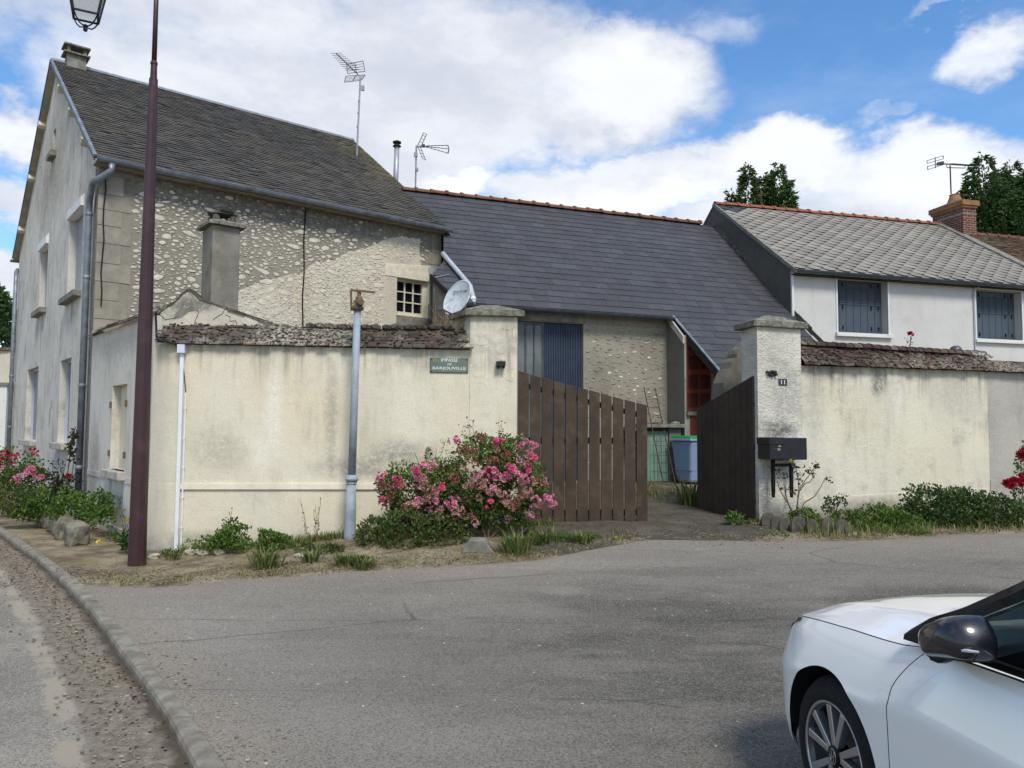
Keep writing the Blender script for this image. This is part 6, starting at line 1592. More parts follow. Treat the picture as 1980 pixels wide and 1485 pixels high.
for sg_ in (1, -1):
    mb = MB(); gridmesh(mb, side_grid(.42, 1.48, 40, in0=.005, in1=.004), sg_); dr = mb.build('door', M['car_white'], car, smooth=True, recalc=False)
    mb = MB(); mb.box(C(1.28, .905*sg_, .80), bx_*.1, lf*.018, UP*.014); mb.build('handle', M['car_white'], dr, bev=.01)
    mb = MB()   # sill trim along the foot of the doors and the belt strip
    mb.hexa([C(x, y*sg_, z) for z in (.16, .2) for x, y in ((.36, .86), (2.25, .86), (2.25, .6), (.36, .6))]); mb.build('sill', M['black'], car)
# dark inner shell so the gaps and wheel wells read as dark
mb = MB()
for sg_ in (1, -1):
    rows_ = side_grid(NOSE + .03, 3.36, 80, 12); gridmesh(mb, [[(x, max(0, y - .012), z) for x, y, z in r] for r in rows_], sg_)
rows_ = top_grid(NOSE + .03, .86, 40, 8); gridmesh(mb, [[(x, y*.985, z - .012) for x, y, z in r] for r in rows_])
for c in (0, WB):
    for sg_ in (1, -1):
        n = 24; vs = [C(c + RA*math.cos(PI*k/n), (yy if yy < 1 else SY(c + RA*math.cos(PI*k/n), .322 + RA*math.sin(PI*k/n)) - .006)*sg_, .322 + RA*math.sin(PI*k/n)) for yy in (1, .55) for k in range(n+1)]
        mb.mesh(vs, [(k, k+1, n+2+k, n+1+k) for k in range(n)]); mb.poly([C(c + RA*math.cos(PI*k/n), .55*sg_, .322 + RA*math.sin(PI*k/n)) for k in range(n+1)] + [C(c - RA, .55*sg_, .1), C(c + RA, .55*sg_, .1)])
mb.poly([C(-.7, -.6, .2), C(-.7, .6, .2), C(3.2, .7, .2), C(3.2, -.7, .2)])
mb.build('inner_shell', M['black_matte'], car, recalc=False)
# headlamps and lower grille
for sg_ in (1, -1):
    mb = MB(); rows_ = []
    for k in range(9):
        r = []
        for i in range(15):
            x = lerp(-.845, -.38, i/14); zt_ = cr(ZT, x) - .006; z0_ = lerp(zt_ - .115, zt_ - .015, sm(0, 1, i/14)); z = lerp(z0_, zt_, k/8); r.append((x - .003, SY(x, z) + .004, z))
        rows_.append(r)
    gridmesh(mb, rows_, sg_); mb.build('headlight', M['headlight'], car, smooth=True, recalc=False)
mb = MB(); mb.box(C(NOSE + .03, 0, .42), bx_*.05, lf*.34, UP*.1); mb.build('grille', M['black'], car, bev=.02)
# wheels
def wheel(xc, sg_):
    o = C(xc, YH*sg_, .322); ax = lf*sg_
    w = MB(); w.lathe(o, [(.2, -.19), (.285, -.2), (.312, -.17), (.318, -.1), (.312, -.03), (.29, .0), (.25, .012), (.215, .005), (.205, -.01)], 56, 0, ax, bx_, False); t = w.build('wheel', M['tyre'], car, smooth=True)
    w = MB(); w.lathe(o, [(.207, -.008), (.214, .006), (.203, .004), (.192, -.02), (.185, -.15), (.0, -.15)], 56, 0, ax, bx_, False); w.build('rim', M['rim_dark'], t, smooth=True)
    w = MB(); w.lathe(o, [(.216, .004), (.2155, .010), (.206, .008), (.2, -.004)], 56, 0, ax, bx_, False)
    for k in range(10):
        a = 2*PI*(k//2)/5 + (.17 if k % 2 else -.17) + .22; b = 2*PI*(k//2)/5 + (.27 if k % 2 else -.27) + .22
        def p(r, an, off, dz): 
            d = bx_*math.cos(an) + UP*math.sin(an); tn = UP*math.cos(an) - bx_*math.sin(an); return o + d*r + tn*off + ax*dz
        h0, h1 = .016, .021; 
        w.hexa([p(.04, a, -h0, -.03), p(.2, b, -h1, -.035), p(.2, b, h1, -.035), p(.04, a, h0, -.03), p(.04, a, -h0*.8, .0), p(.2, b, -h1*.8, .004), p(.2, b, h1*.8, .004), p(.04, a, h0*.8, .0)])
    sp = w.build('spokes', M['rim_silver'], t, bev=.003)
    w = MB(); w.lathe(o, [(.05, -.05), (.05, -.005), (.042, .003), (.0, .006)], 24, 0, ax, bx_); w.build('hub_cap', M['car_black'], t, smooth=True)
    w = MB(); ring_ = [o + ax*.006 + bx_*.022*math.cos(2*PI*i/20) + UP*.03*math.sin(2*PI*i/20) for i in range(21)]; w.tube(ring_, .0025, 5)
    w.tube([o + ax*.007 - bx_*.011 - UP*.022, o + ax*.007 - bx_*.004 + UP*.022], .003, 5); w.tube([o + ax*.007 + bx_*.004 - UP*.022, o + ax*.007 + bx_*.011 + UP*.022], .003, 5); w.tube([o + ax*.007 - bx_*.007, o + ax*.007 + bx_*.007], .003, 5)
    w.build('emblem', M['rim_silver'], t)
    for k in range(5):
        an = 2*PI*k/5 + .5; w = MB(); w.lathe(o + (bx_*math.cos(an) + UP*math.sin(an))*.062, [(.012, -.03), (.012, -.008), (.006, -.006)], 8, 0, ax); w.build('wheel_bolt', M['rim_dark'], t)
for xc in (0, WB):
    for sg_ in (1, -1): wheel(xc, sg_)
# greenhouse: pillar line read off the photograph on the plane of the side glass
yA = .80
tip = cpix(1762, 1216, yA + .015); pA = [cpix(1800, 1194, yA), cpix(1860, 1176, yA - .02), cpix(1980, 1123, yA - .055)]
wA = [cpix(1878, 1203, yA), cpix(1980, 1164, yA - .04)]; bel = [cpix(1790, 1248, yA + .035), cpix(1893, 1282, yA + .035), cpix(1980, 1312, yA + .035)]
sl1 = (pA[2][1] - pA[1][1])/(pA[2][0] - pA[1][0]); sl2 = (wA[1][1] - wA[0][1])/(wA[1][0] - wA[0][0])
zr_ = 1.43
outer = [(tip[0], yA + .015, tip[1]), (pA[0][0], yA, pA[0][1]), (pA[1][0], yA - .02, pA[1][1]), (pA[2][0], yA - .055, pA[2][1])]
xr_ = pA[2][0] + (zr_ - .05 - pA[2][1])/sl1*.95
outer += [(xr_ - .18, .66, zr_ - .11), (xr_ + .1, .62, zr_ - .03), (xr_ + .5, .605, zr_), (2.3, .60, zr_ - .02), (2.95, .62, zr_ - .18), (3.2, .66, 1.08)]
inner = [(wA[0][0] - .12, yA + .01, wA[0][1] - .12*sl2), (wA[0][0], yA, wA[0][1]), (wA[1][0], yA - .04, wA[1][1]), (xr_ - .08, .675, zr_ - .14), (xr_ + .14, .64, zr_ - .07), (xr_ + .5, .625, zr_ - .045), (2.25, .62, zr_ - .065), (2.8, .64, zr_ - .22), (3.0, .68, 1.06)]
beltp = [(bel[0][0], yA + .035, bel[0][1]), (bel[1][0], yA + .035, bel[1][1]), (bel[2][0], yA + .035, bel[2][1]), (1.6, .835, bel[2][1] + .012), (2.4, .83, bel[2][1] + .025), (3.0, .80, 1.02), (3.2, .72, 1.04)]
def interp3(pts, x):
    for a, b in zip(pts, pts[1:]):
        if x <= b[0] or b is pts[-1]:
            t = (x - a[0])/(b[0] - a[0]) if b[0] != a[0] else 0; return tuple(lerp(a[k], b[k], t) for k in range(3))
for sg_ in (1, -1):
    def P3(p, d=0): return C(p[0], (p[1] + d)*sg_, p[2])
    mb = MB()
    # black pillar and frame band between outer and inner outlines
    xs_ = [tip[0] + (3.2 - tip[0])*((i/60)**1.3) for i in range(61)]
    for x0, x1 in zip(xs_, xs_[1:]):
        a0, a1 = interp3(outer, x0), interp3(outer, x1)
        lo0 = interp3(inner, x0) if x0 > inner[0][0] else interp3(beltp, x0)
        lo1 = interp3(inner, x1) if x1 > inner[0][0] else interp3(beltp, x1)
        if x0 < inner[0][0]: lo0 = (x0, lo0[1], min(lo0[2], a0[2]))
        mid0 = tuple(lerp(a0[k], lo0[k], .5) for k in range(3)); mid1 = tuple(lerp(a1[k], lo1[k], .5) for k in range(3))
        mb.mesh([P3(a0), P3(a1), P3(mid1, .018), P3(mid0, .018), P3(lo1, .012), P3(lo0, .012), P3(a0, -.05), P3(a1, -.05)], [(0, 1, 2, 3), (3, 2, 4, 5), (0, 1, 7, 6)])
    # mirror triangle and belt moulding
    mb.mesh([P3(x, .014) for x in (beltp[0], beltp[1], inner[1], inner[0])], [(0, 1, 2, 3)])
    for a, b in zip(beltp, beltp[1:]): mb.mesh([P3(a, .012), P3(b, .012), P3((b[0], b[1], b[2] + .022), .006), P3((a[0], a[1], a[2] + .022), .006), P3((a[0], a[1], a[2] - .006), .02), P3((b[0], b[1], b[2] - .006), .02)], [(0, 1, 2, 3), (0, 1, 5, 4)])
    for xb in (1.52, 2.3):
        mb.mesh([P3(interp3(beltp, xb), .01), P3(interp3(beltp, xb + .09), .01), P3(interp3(inner, xb + .07), .01), P3(interp3(inner, xb), .01)], [(0, 1, 2, 3)])
    mb.build('window_frame', M['car_black'], car, smooth=False)
    mb = MB()
    xs2 = [inner[0][0] + .02 + (2.98 - inner[0][0])*i/40 for i in range(41)]
    for x0, x1 in zip(xs2, xs2[1:]):
        q = [P3(interp3(beltp, x0)), P3(interp3(beltp, x1)), P3(interp3(inner, x1)), P3(interp3(inner, x0))]; mb.poly(q)
    mb.build('side_window', M['car_window'], car, smooth=True)
    # shoulder ledge between door top and glass
    mb = MB()
    for a, b in zip(xs2, xs2[1:]):
        z0_, z1_ = cr(ZT, a), cr(ZT, b); b0_, b1_ = interp3(beltp, a), interp3(beltp, b)
        mb.mesh([C(a, (Wd(a)*.895)*sg_, z0_ - .004), C(b, (Wd(b)*.895)*sg_, z1_ - .004), P3(b1_, .018), P3(b0_, .018)], [(0, 1, 2, 3)])
    mb.build('shoulder', M['car_white'], car, smooth=True)
# windscreen, roof, rear screen
mb = MB()
def cross(x):  # half line from outer rail to centre
    p = interp3(outer, x); return p
nA = 24; rows_ = []
for i in range(nA + 1):
    t = i/nA; xo = lerp(tip[0] + .02, xr_ + .12, t); p = interp3(outer, xo); r = []
    for j in range(-10, 11):
        q = j/10; bulge = 1 - q*q; xc_ = p[0] + lerp(.26, .06, t)*0 - bulge*lerp(-.22, .05, t)*-1*-1
        r.append((p[0] + bulge*lerp(.20, -.06, t)*1.0, (p[1] - .01)*q, p[2] + bulge*lerp(.075, .045, t)))
    rows_.append(r)
gridmesh(mb, rows_); mb.build('windscreen', M['car_window'], car, smooth=True)
mb = MB(); rows_ = []
for i in range(25):
    t = i/24; xo = lerp(xr_ + .11, 2.9, t); p = interp3(outer, xo); rows_.append([(p[0] - (1 - (j/10)**2)*lerp(.06, -.04, t), p[1]*j/10, p[2] + (1 - (j/10)**2)*.05) for j in range(-10, 11)])
gridmesh(mb, rows_); mb.build('roof', M['car_white'], car, smooth=True)
mb = MB(); rows_ = []
for i in range(11):
    t = i/10; xo = lerp(2.9, 3.2, t); p = interp3(outer, xo); rows_.append([(p[0] + (1 - (j/10)**2)*lerp(.04, .16, t), p[1]*j/10, p[2] + (1 - (j/10)**2)*.04) for j in range(-10, 11)])
gridmesh(mb, rows_); mb.build('rear_window', M['car_window'], car, smooth=True)
mb = MB(); mb.poly([C(3.2, -.66, 1.08), C(3.2, .66, 1.08), C(3.42, .55, .97), C(3.42, -.55, .97)]); mb.poly([C(3.42, -.55, .97), C(3.42, .55, .97), C(3.42, .5, .3), C(3.42, -.5, .3)]); mb.build('tailgate', M['car_white'], car)
# interior
mb = MB(); mb.box(C(1.0, 0, .86), bx_*.22, lf*.7, UP*.09); mb.box(C(.95, 0, .60), bx_*.5, lf*.74, UP*.18); mb.poly([C(.6, -.75, .5), C(.6, .75, .5), C(3.0, .75, .5), C(3.0, -.75, .5)])
mb.build('dashboard', M['black_matte'], car, bev=.04)
for sg_ in (1, -1):
    mb = MB(); mb.box(C(1.95, .36*sg_, .88), bx_*.08 + UP*.0, lf*.24, UP*.3 + bx_*.1); mb.box(C(1.7, .36*sg_, .58), bx_*.26, lf*.25, UP*.07); mb.box(C(2.08, .36*sg_, 1.26), bx_*.05, lf*.13, UP*.09); mb.build('seat', M['black_matte'], car, bev=.05)
mb = MB(); ctr = C(1.22, .36, .92); axw = (bx_*.9 + UP*.4).normalized(); e1_ = lf; e2_ = axw.cross(e1_)
mb.tube([ctr + e1_*math.cos(2*PI*i/24)*.18 + e2_*math.sin(2*PI*i/24)*.18 for i in range(25)], .015, 6); mb.build('steering_wheel', M['black_matte'], car)
# door mirrors, folded in against the glass
mo = [(1790, 1227), (1795, 1213), (1806, 1203), (1822, 1196), (1836, 1191), (1850, 1190), (1864, 1190.5), (1874, 1197), (1884, 1214), (1892, 1232), (1895, 1250), (1894.5, 1268), (1890, 1279), (1872, 1277), (1850, 1274), (1832, 1272), (1812, 1271), (1803, 1268), (1797, 1258), (1792, 1243)]
mo = [cpix(a, b, .965) for a, b in mo]
cu_m = sum(q[0] for q in mo)/len(mo) + .01; cz_m = sum(q[1] for q in mo)/len(mo)
def mring(f, y, fz=None): return [(cu_m + (u - cu_m)*f, y, cz_m + (z - cz_m)*(fz or f)) for u, z in mo]
for sg_ in (1, -1):
    mb = MB(); rows_ = [mring(.80, .900), mring(.97, .905), mring(1.0, .925), mring(1.0, .955), mring(.95, .985), mring(.84, 1.008), mring(.62, 1.026), mring(.3, 1.036), mring(.02, 1.038)]
    n = len(mo)
    mb.mesh([C(x, y*sg_, z) for r in rows_ for x, y, z in r], [(j*n+i, j*n+(i+1) % n, (j+1)*n+(i+1) % n, (j+1)*n+i) for j in range(len(rows_)-1) for i in range(n)])
    mr_ = mb.build('door_mirror', M['mirror_black'], car, smooth=True)
    mb = MB(); mb.poly([C(x, y*sg_, z) for x, y, z in mring(.8, .899)]); mb.build('mirror_glass', M['rim_silver'], mr_)
    mb = MB(); u0_, z0_ = cpix(1800, 1252, .99); pts_ = [cpix(a, b, .99) for a, b in ((1846, 1254), (1862, 1256), (1878, 1258.5), (1888, 1261))]
    mb.tube([C(u, y*sg_, z) for (u, z), y in zip(pts_, (1.016, 1.012, .998, .982))], [.004, .0055, .005, .003], 6); mb.build('turn_signal', M['lens_white'], mr_)
    lo_m = [cpix(a, b, .97) for a, b in ((1793, 1247), (1815, 1251), (1845, 1258), (1870, 1263), (1893, 1266))]; bo_m = [cpix(a, b, .96) for a, b in ((1799, 1266), (1806, 1272), (1835, 1274), (1868, 1279), (1891, 1281))]
    mb = MB(); q0_ = [C(u, yy*sg_, z) for (u, z), yy in zip(lo_m, (.985, 1.0, 1.0, .992, .972))]; q1_ = [C(u, .975*sg_, z) for u, z in bo_m]; q2_ = [C(u, .90*sg_, z - .002) for u, z in bo_m]
    mb.mesh(q0_ + q1_ + q2_, [(i, i+1, 6+i, 5+i) for i in range(4)] + [(5+i, 6+i, 11+i, 10+i) for i in range(4)]); mb.build('lower_cover', M['black'], mr_, smooth=False)
    mb = MB(); a_m = cpix(1800, 1262, .93); mb.tube([C(a_m[0] - .02, .83*sg_, a_m[1] + .02), C(a_m[0] + .01, .89*sg_, a_m[1]), C(a_m[0] + .04, .94*sg_, a_m[1] + .01)], [.03, .032, .03], 8); mb.build('mirror_arm', M['black'], mr_, smooth=True)
# ---------------------------------------------------------------- plants
def rdir():
    while True:
        v = V((rr(-1, 1), rr(-1, 1), rr(-1, 1)))
        if .05 < v.length < 1: return v.normalized()
def foliage(mb, ells, n, Ll, Wl, m=0, up=.35, shell=.55, gap=.0, nsc=2.5):
    """leaf faces spread through ellipsoids; noise leaves gaps and an uneven outline"""
    tot = sum(e[1]*e[2]*e[3] for e in ells); off = V((rr(0, 50), rr(0, 50), rr(0, 50)))
    for c, rx, ry, rz in ells:
        k = int(n*rx*ry*rz/tot)
        while k > 0:
            d = rdir(); r = rr(shell, 1.0)**.6
            q = noise.noise(d*1.8 + off + V(c))
            r *= 1 + .34*q
            p = V(c) + V((d.x*rx, d.y*ry, d.z*rz))*r
            if gap and noise.noise(p*nsc + off) < gap - .5: k -= 1; continue
            ld = (d*.6 + rdir()*.8 + UP*up).normalized()
            mb.leaf(p, ld, (rdir() + d*.6 + UP*.5).normalized(), Ll*rr(.6, 1.25), Wl*rr(.6, 1.2), m, rr(-.1, .5)); k -= 1
def grass(mb, p, n, h, spread, m=0, w=.008, lean=.5):
    for _ in range(n):
        a = rr(0, 2*PI); r = spread*rr(0, 1)**.7; q = V(p) + V((math.cos(a)*r, math.sin(a)*r, -.01)); hh = h*rr(.45, 1.1)
        d = V((math.cos(a + rr(-.6, .6)), math.sin(a + rr(-.6, .6)), 0))*lean*rr(.2, 1.2); s = V((-d.y, d.x, 0)); s = (s.normalized() if s.length > 1e-4 else V((1, 0, 0)))*w*rr(.6, 1.3)
        m1 = q + UP*hh*.55 + d*hh*.3; t = q + UP*hh*(1 - .3*d.length) + d*hh
        mb.mesh([q - s*.7, q + s*.7, m1 + s, m1 - s, t], [(0, 1, 2, 3), (3, 2, 4)], m)
def mkbloom(nf, rad, fr, np_=7):
    mb = MB()
    for _ in range(nf):
        d = rdir(); d.z = d.z*.7 + .15; d.y -= .25; d.normalize(); c = d*rad*rr(.45, 1.0)
        for ring_, k in ((1.0, np_), (.6, np_ - 2)):
            for i in range(k):
                a = 2*PI*i/k + rr(-.3, .3); x = d.orthogonal().normalized(); y = d.cross(x)
                o = (x*math.cos(a) + y*math.sin(a)); mb.leaf(c, (o*ring_ + d*(.5 if ring_ == 1 else 1.1)).normalized(), d, fr*rr(.8, 1.2), fr*.95, 0, .5)
    return mb
def bloom_set(name, mats, nf, rad, fr):
    out = []
    for mt in mats:
        for _ in range(2):
            mb = mkbloom(nf, rad, fr); o = mb.build(name, mt); out.append(o.data); bpy.data.objects.remove(o)
    return out
def put_bloom(root, data, p, s=1.0):
    o = bpy.data.objects.new('bloom', data); COL.objects.link(o); o.parent = root; o.location = V(p) - wloc(root); o.scale = (s, s, s)
    o.rotation_euler = (rr(-.4, .4), rr(-.4, .4), rr(-.9, .9)); return o
def stems(mb, base, tops, r=.008, m=0, wob=.06):
    for t in tops:
        t = V(t); k = 5; pts = []
        for i in range(k + 1):
            f = i/k; pts.append(V(base).lerp(t, f) + V((rr(-wob, wob), rr(-wob, wob), 0))*math.sin(PI*f))
        mb.tube(pts, [r*(1 - .6*i/k) for i in range(k + 1)], 5, m, cap=False)

BL_hot = bloom_set('b', [M['pink_hot']], 4, .045, .04); BL_pink = bloom_set('b', [M['pink']], 7, .055, .032); BL_fade = bloom_set('b', [M['pink_faded']], 8, .055, .028); BL_dry = bloom_set('b', [M['red_brown']], 9, .055, .022)
BL_pale = bloom_set('b', [M['pink_pale']], 6, .05, .03); BL_red = bloom_set('b', [M['red']], 3, .03, .05); BL_yel = bloom_set('b', [M['yellow']], 1, .01, .03); BL_sm = bloom_set('b', [M['pink']], 5, .045, .03)
# --- rose bush before the gate
YR = 10.15
def rp(px, py, d=0): return at(px, py, YR + d)
kx = YR/FPX
rb = thing('rose_bush', 'big pink rose bush in bloom between the old post and the gate', 'rose bush', onground(890, 1040))
mb = MB(); E = lambda px, py, rx, ry, d=0, dep=.30: (rp(px, py, d), rx*kx, dep, ry*kx)
EL = [E(790, 945, 62, 48), E(850, 940, 55, 50, .1), E(900, 950, 60, 58, .05), E(960, 925, 75, 72, .1, .36), E(1010, 945, 48, 55, 0), E(930, 880, 55, 38, .2, .25), E(985, 875, 45, 35, .2, .25), E(880, 990, 70, 26, -.05, .25), E(1035, 968, 32, 18, -.05, .15), E(755, 945, 28, 30, 0, .2)]
EL += [E(850, 1000, 60, 26, .1, .22), E(940, 990, 66, 34, .0, .28), E(1000, 990, 44, 28, .0, .24), E(800, 995, 60, 26, .05, .25)]
foliage(mb, EL, 20500, .052, .034, 0, .3, .3, .22, 3.2)
mb.build('foliage', M['leaf_rose'], rb, recalc=False)
mb = MB(); b0 = rb.location
for dx in (-.45, -.25, -.05, .15, .35): stems(mb, b0 + V((dx, rr(-.1, .1), -.05)), [rp(890 + dx*147*1.5 + rr(-60, 60), rr(860, 950), rr(-.1, .2)) for _ in range(4)], .011)
stems(mb, rp(925, 900, .1), [rp(905, 822, .1), rp(915, 812, .1), rp(932, 790 + 40, .1)], .006, 0, .03); stems(mb, rp(960, 880, .1), [rp(968, 822, .1), rp(963, 836, .1), rp(970, 818, .05)], .006, 0, .03)
mb.build('canes', M['stem_brown'], rb, recalc=False)
mb = MB(); 
for q in ((905, 822), (893, 826), (915, 835), (898, 838), (968, 820), (964, 834), (972, 842), (910, 812), (930, 845), (884, 862), (920, 850)):
    for _ in range(7): mb.leaf(rp(q[0] + rr(-7, 7), q[1] + rr(-6, 8), .1), (rdir() + UP*.2).normalized(), rdir(), .035, .022, 0)
mb.build('shoot_leaves', M['leaf_tall'], rb, recalc=False)
hot = [(770, 928), (852, 946), (803, 910), (770, 938), (944, 915), (990, 910), (1020, 912), (1030, 890), (950, 974), (963, 855), (741, 970)]
pk = [(838, 970), (845, 985), (842, 960), (805, 918), (927, 917), (958, 922), (975, 925), (985, 918), (998, 916), (930, 938), (810, 972), (878, 974), (1030, 862), (1008, 858), (1055, 967), (1068, 974), (1036, 970), (1060, 962), (738, 920), (735, 930), (880, 855), (817, 903), (836, 903), (1012, 925), (952, 948), (991, 908), (955, 915), (870, 970)]
fd = [(778, 940), (800, 975), (830, 965), (848, 996), (880, 990), (935, 940), (980, 972), (985, 982), (982, 965), (1020, 950), (1015, 958), (1030, 930), (911, 938), (970, 955), (1008, 930), (1018, 900), (925, 965), (960, 948), (905, 942), (835, 950), (818, 928), (915, 930), (940, 932), (950, 952), (890, 985), (790, 978), (848, 1005)]
dr_ = [(875, 925), (876, 918), (925, 840), (932, 848), (920, 872), (900, 868), (905, 892), (915, 895), (955, 892), (960, 885), (978, 878), (982, 882), (762, 945), (735, 940), (755, 958), (898, 870), (908, 870), (945, 890), (1045, 925), (1050, 935), (820, 945), (910, 995), (1000, 965), (890, 872), (880, 932), (996, 975)]
for _ in range(80):
    e = random.choice(EL); d = rdir(); d.y = -abs(d.y)*.7 - .3; d.normalize(); q = e[0] + V((d.x*e[1], d.y*e[2], d.z*e[3]*.95)); put_bloom(rb, random.choice(BL_pale if random.random() < .55 else BL_fade), q, rr(.7, 1.1))
for lst, data, s in ((hot, BL_hot, 1.0), (pk, BL_pink, .95), (fd, BL_fade, .85), (dr_, BL_dry, .8)):
    for (a, b) in lst: put_bloom(rb, random.choice(data), rp(a + rr(-2, 2), b + rr(-2, 2), rr(-.42, -.26)), s*rr(1.0, 1.4))
# --- low creeping shrub underneath
ls = thing('ground_shrub', 'low dense green shrub spreading under the pink rose bush', 'shrub', onground(790, 1075))
YL = 9.75; k2 = YL/FPX
mb = MB(); E = lambda px, py, rx, ry, d=0, dep=.3: (at(px, py, YL + d), rx*k2, dep, ry*k2)
foliage(mb, [E(735, 1046, 48, 44, .1), E(790, 1036, 62, 50, .05, .38), E(850, 1040, 58, 47, .05, .34), E(880, 1060, 25, 26, 0, .2), E(720, 1028, 30, 30, .2, .2)], 6500, .04, .032, 0, .5, .6)
mb.build('foliage', M['leaf_low'], ls, recalc=False)
# --- left bed roses
def shrub(name, label, cat, base, ells, n, Ll, Wl, mat, group=None, sm_=None, gap=0, up=.35):
    o = thing(name, label, cat, base, group); mb = MB(); foliage(mb, ells, n, Ll, Wl, 0, up, .35, gap); mb.build('foliage', mat, o, recalc=False)
    if sm_: 
        mb = MB(); stems(mb, V(base), sm_, .009); mb.build('stem', M['stem_brown'], o, recalc=False)
    return o
def EE(px, py, rx, ry, Y, dep): k = Y/FPX; return (at(px, py, Y), rx*k, dep, ry*k)
Y1 = 15.5
o = shrub('rose_bush', 'rose bush with dark red blooms at the left edge by the house gable', 'rose bush', onground(25, 958), [EE(22, 905, 45, 36, Y1, .4), EE(50, 925, 35, 30, Y1, .35), EE(-10, 920, 40, 50, Y1, .4), EE(70, 895, 20, 18, Y1, .25)], 3200, .07, .045, M['leaf_rose'], gap=.3)
for a, b in ((5, 876), (12, 880), (20, 879), (3, 892), (28, 884), (25, 893), (30, 890), (8, 888), (58, 872), (70, 870), (66, 876), (72, 880), (35, 880), (-5, 878), (-12, 885), (0, 882), (16, 874), (61, 868)): put_bloom(o, random.choice(BL_red + BL_hot), at(a, b, Y1 - .35), rr(.6, .95))
o = shrub('rose_bush', 'bush with clusters of pale pink roses below the red roses on the left', 'rose bush', onground(45, 985), [EE(48, 925, 40, 24, 14.2, .35), EE(25, 955, 40, 25, 14.0, .35)], 2200, .07, .045, M['leaf_low'], gap=.3)
for a, b in ((30, 924), (36, 926), (42, 920), (26, 930), (56, 908), (62, 910), (66, 916), (60, 904), (70, 922), (54, 918), (76, 923), (34, 932), (3, 906), (-2, 910), (64, 905), (50, 914), (80, 924), (14, 966), (16, 962), (12, 972)): put_bloom(o, random.choice(BL_sm), at(a, b, 13.85), rr(.8, 1.1))
o = shrub('rose_bush', 'dusty dark rose shrub beside the corner downpipe of the house', 'rose bush', onground(118, 970), [EE(118, 915, 22, 28, 13.0, .3), EE(128, 940, 22, 22, 12.9, .3), EE(108, 898, 12, 12, 13.0, .2)], 800, .06, .04, M['leaf_tall'], gap=.4, sm_=[at(112, 890, 13), at(125, 905, 13), at(102, 910, 13), at(132, 930, 12.9)])
put_bloom(o, BL_red[0], at(134, 919, 12.6), .9)
tr_ = thing('climbing_rose', 'tall thin climbing rose stem beside the corner downpipe', 'rose', onground(128, 965))
mb = MB(); b = tr_.location + V((0, .1, 0)); b.y = 12.9; mb.tube([at(128, 950, 12.9), at(132, 905, 12.9), at(137, 870, 12.9), at(142, 840, 12.9), at(147, 824, 12.9)], [.012, .01, .009, .007, .005], 6); mb.tube([at(137, 935, 12.9), at(141, 905, 12.9), at(144, 880, 12.9)], .007, 6); mb.build('stem', M['stem'], tr_)
mb = MB()
for a, b, n in ((141, 855, 20), (137, 862, 14), (146, 835, 16), (139, 876, 12), (143, 845, 14), (142, 888, 10), (144, 870, 10)):
    for _ in range(n): mb.leaf(at(a + rr(-7, 7), b + rr(-4, 5), 12.85), (rdir() + V((0, -.3, -.1))).normalized(), (V((0, -1, .5)) + rdir()*.7), .07, .05, 0)
mb.build('leaves', M['leaf_tall'], tr_, recalc=False)
o = shrub('leafy_plant', 'bright green leafy plants sprawling along the bed behind the edging stones', 'plant', onground(150, 1005), [EE(90, 965, 55, 26, 12.8, .4), EE(140, 985, 40, 28, 12.0, .4), EE(185, 978, 28, 30, 11.6, .35), EE(195, 1000, 24, 22, 11.4, .3), EE(60, 985, 40, 22, 12.6, .3)], 5200, .06, .04, M['leaf_fresh'], gap=.25, up=.5)
o = shrub('low_shrub', 'reddish green low shrub beside the stone edging at the far left', 'shrub', onground(40, 1003), [EE(38, 975, 38, 26, 12.6, .35), EE(15, 960, 30, 25, 13, .3)], 2000, .05, .03, M['leaf_low'], gap=.25)
o = thing('weed_plant', 'thin weed with one yellow flower behind the street lamp foot', 'weed', onground(245, 1058))
mb = MB(); Yw = 10.2; stems(mb, at(243, 1050, Yw), [at(230, 960, Yw), at(238, 985, Yw), at(250, 1000, Yw), at(248, 1012, Yw)], .006, 0, .03); mb.build('stem', M['stem'], o)
mb = MB()
for _ in range(70): mb.leaf(at(rr(230, 256), rr(1035, 1062), Yw - rr(0, .2)), (rdir() + UP*.5).normalized(), rdir(), rr(.08, .16), .03, 0)
for _ in range(24): t = rr(0, 1); mb.leaf(at(lerp(243, 231, t) + rr(-5, 5), lerp(1040, 962, t), Yw), (rdir() + UP*.4).normalized(), rdir(), .05, .015, 0)
mb.build('leaves', M['leaf_dark'], o, recalc=False); put_bloom(o, BL_yel[0], at(249, 1002, Yw - .05), 1.4)
put_bloom(o, BL_yel[1], at(194, 1049, 10.2), 1.4)
# stones edging the left bed
Yb = [(57, 1003), (70, 1005), (82, 1012), (94, 1018), (105, 1026), (117, 1033), (128, 1040), (148, 1050)]
for i, (a, b) in enumerate(Yb):
    p = onground(a, b + 2); mb = MB(); s = rr(.85, 1.15)
    mb.rock(p + UP*.13, .16*s, .14*s, .18*s, 0, V((-GD.x, -GD.y, 0)), V((GD.y, -GD.x, 0)), UP, .16, .6, 2)
    kinds = ['leftmost', 'tall squarish', 'leaning', 'dark faced', 'cracked', 'narrow', 'flat topped', 'large pale']
    tag(mb.build('edging_stone', M['bedstone']), ['rough stone at the left end of the bed edging row', 'second stone from the left in the bed edging row', 'third stone from the left in the bed edging row', 'fourth stone from the left in the bed edging row', 'fourth stone from the lamp in the bed edging row', 'third stone from the lamp in the bed edging row', 'second stone from the lamp in the bed edging row', 'pale end stone of the bed edging row nearest the lamp'][i], 'stone', 'rough stones edging the left flower bed')
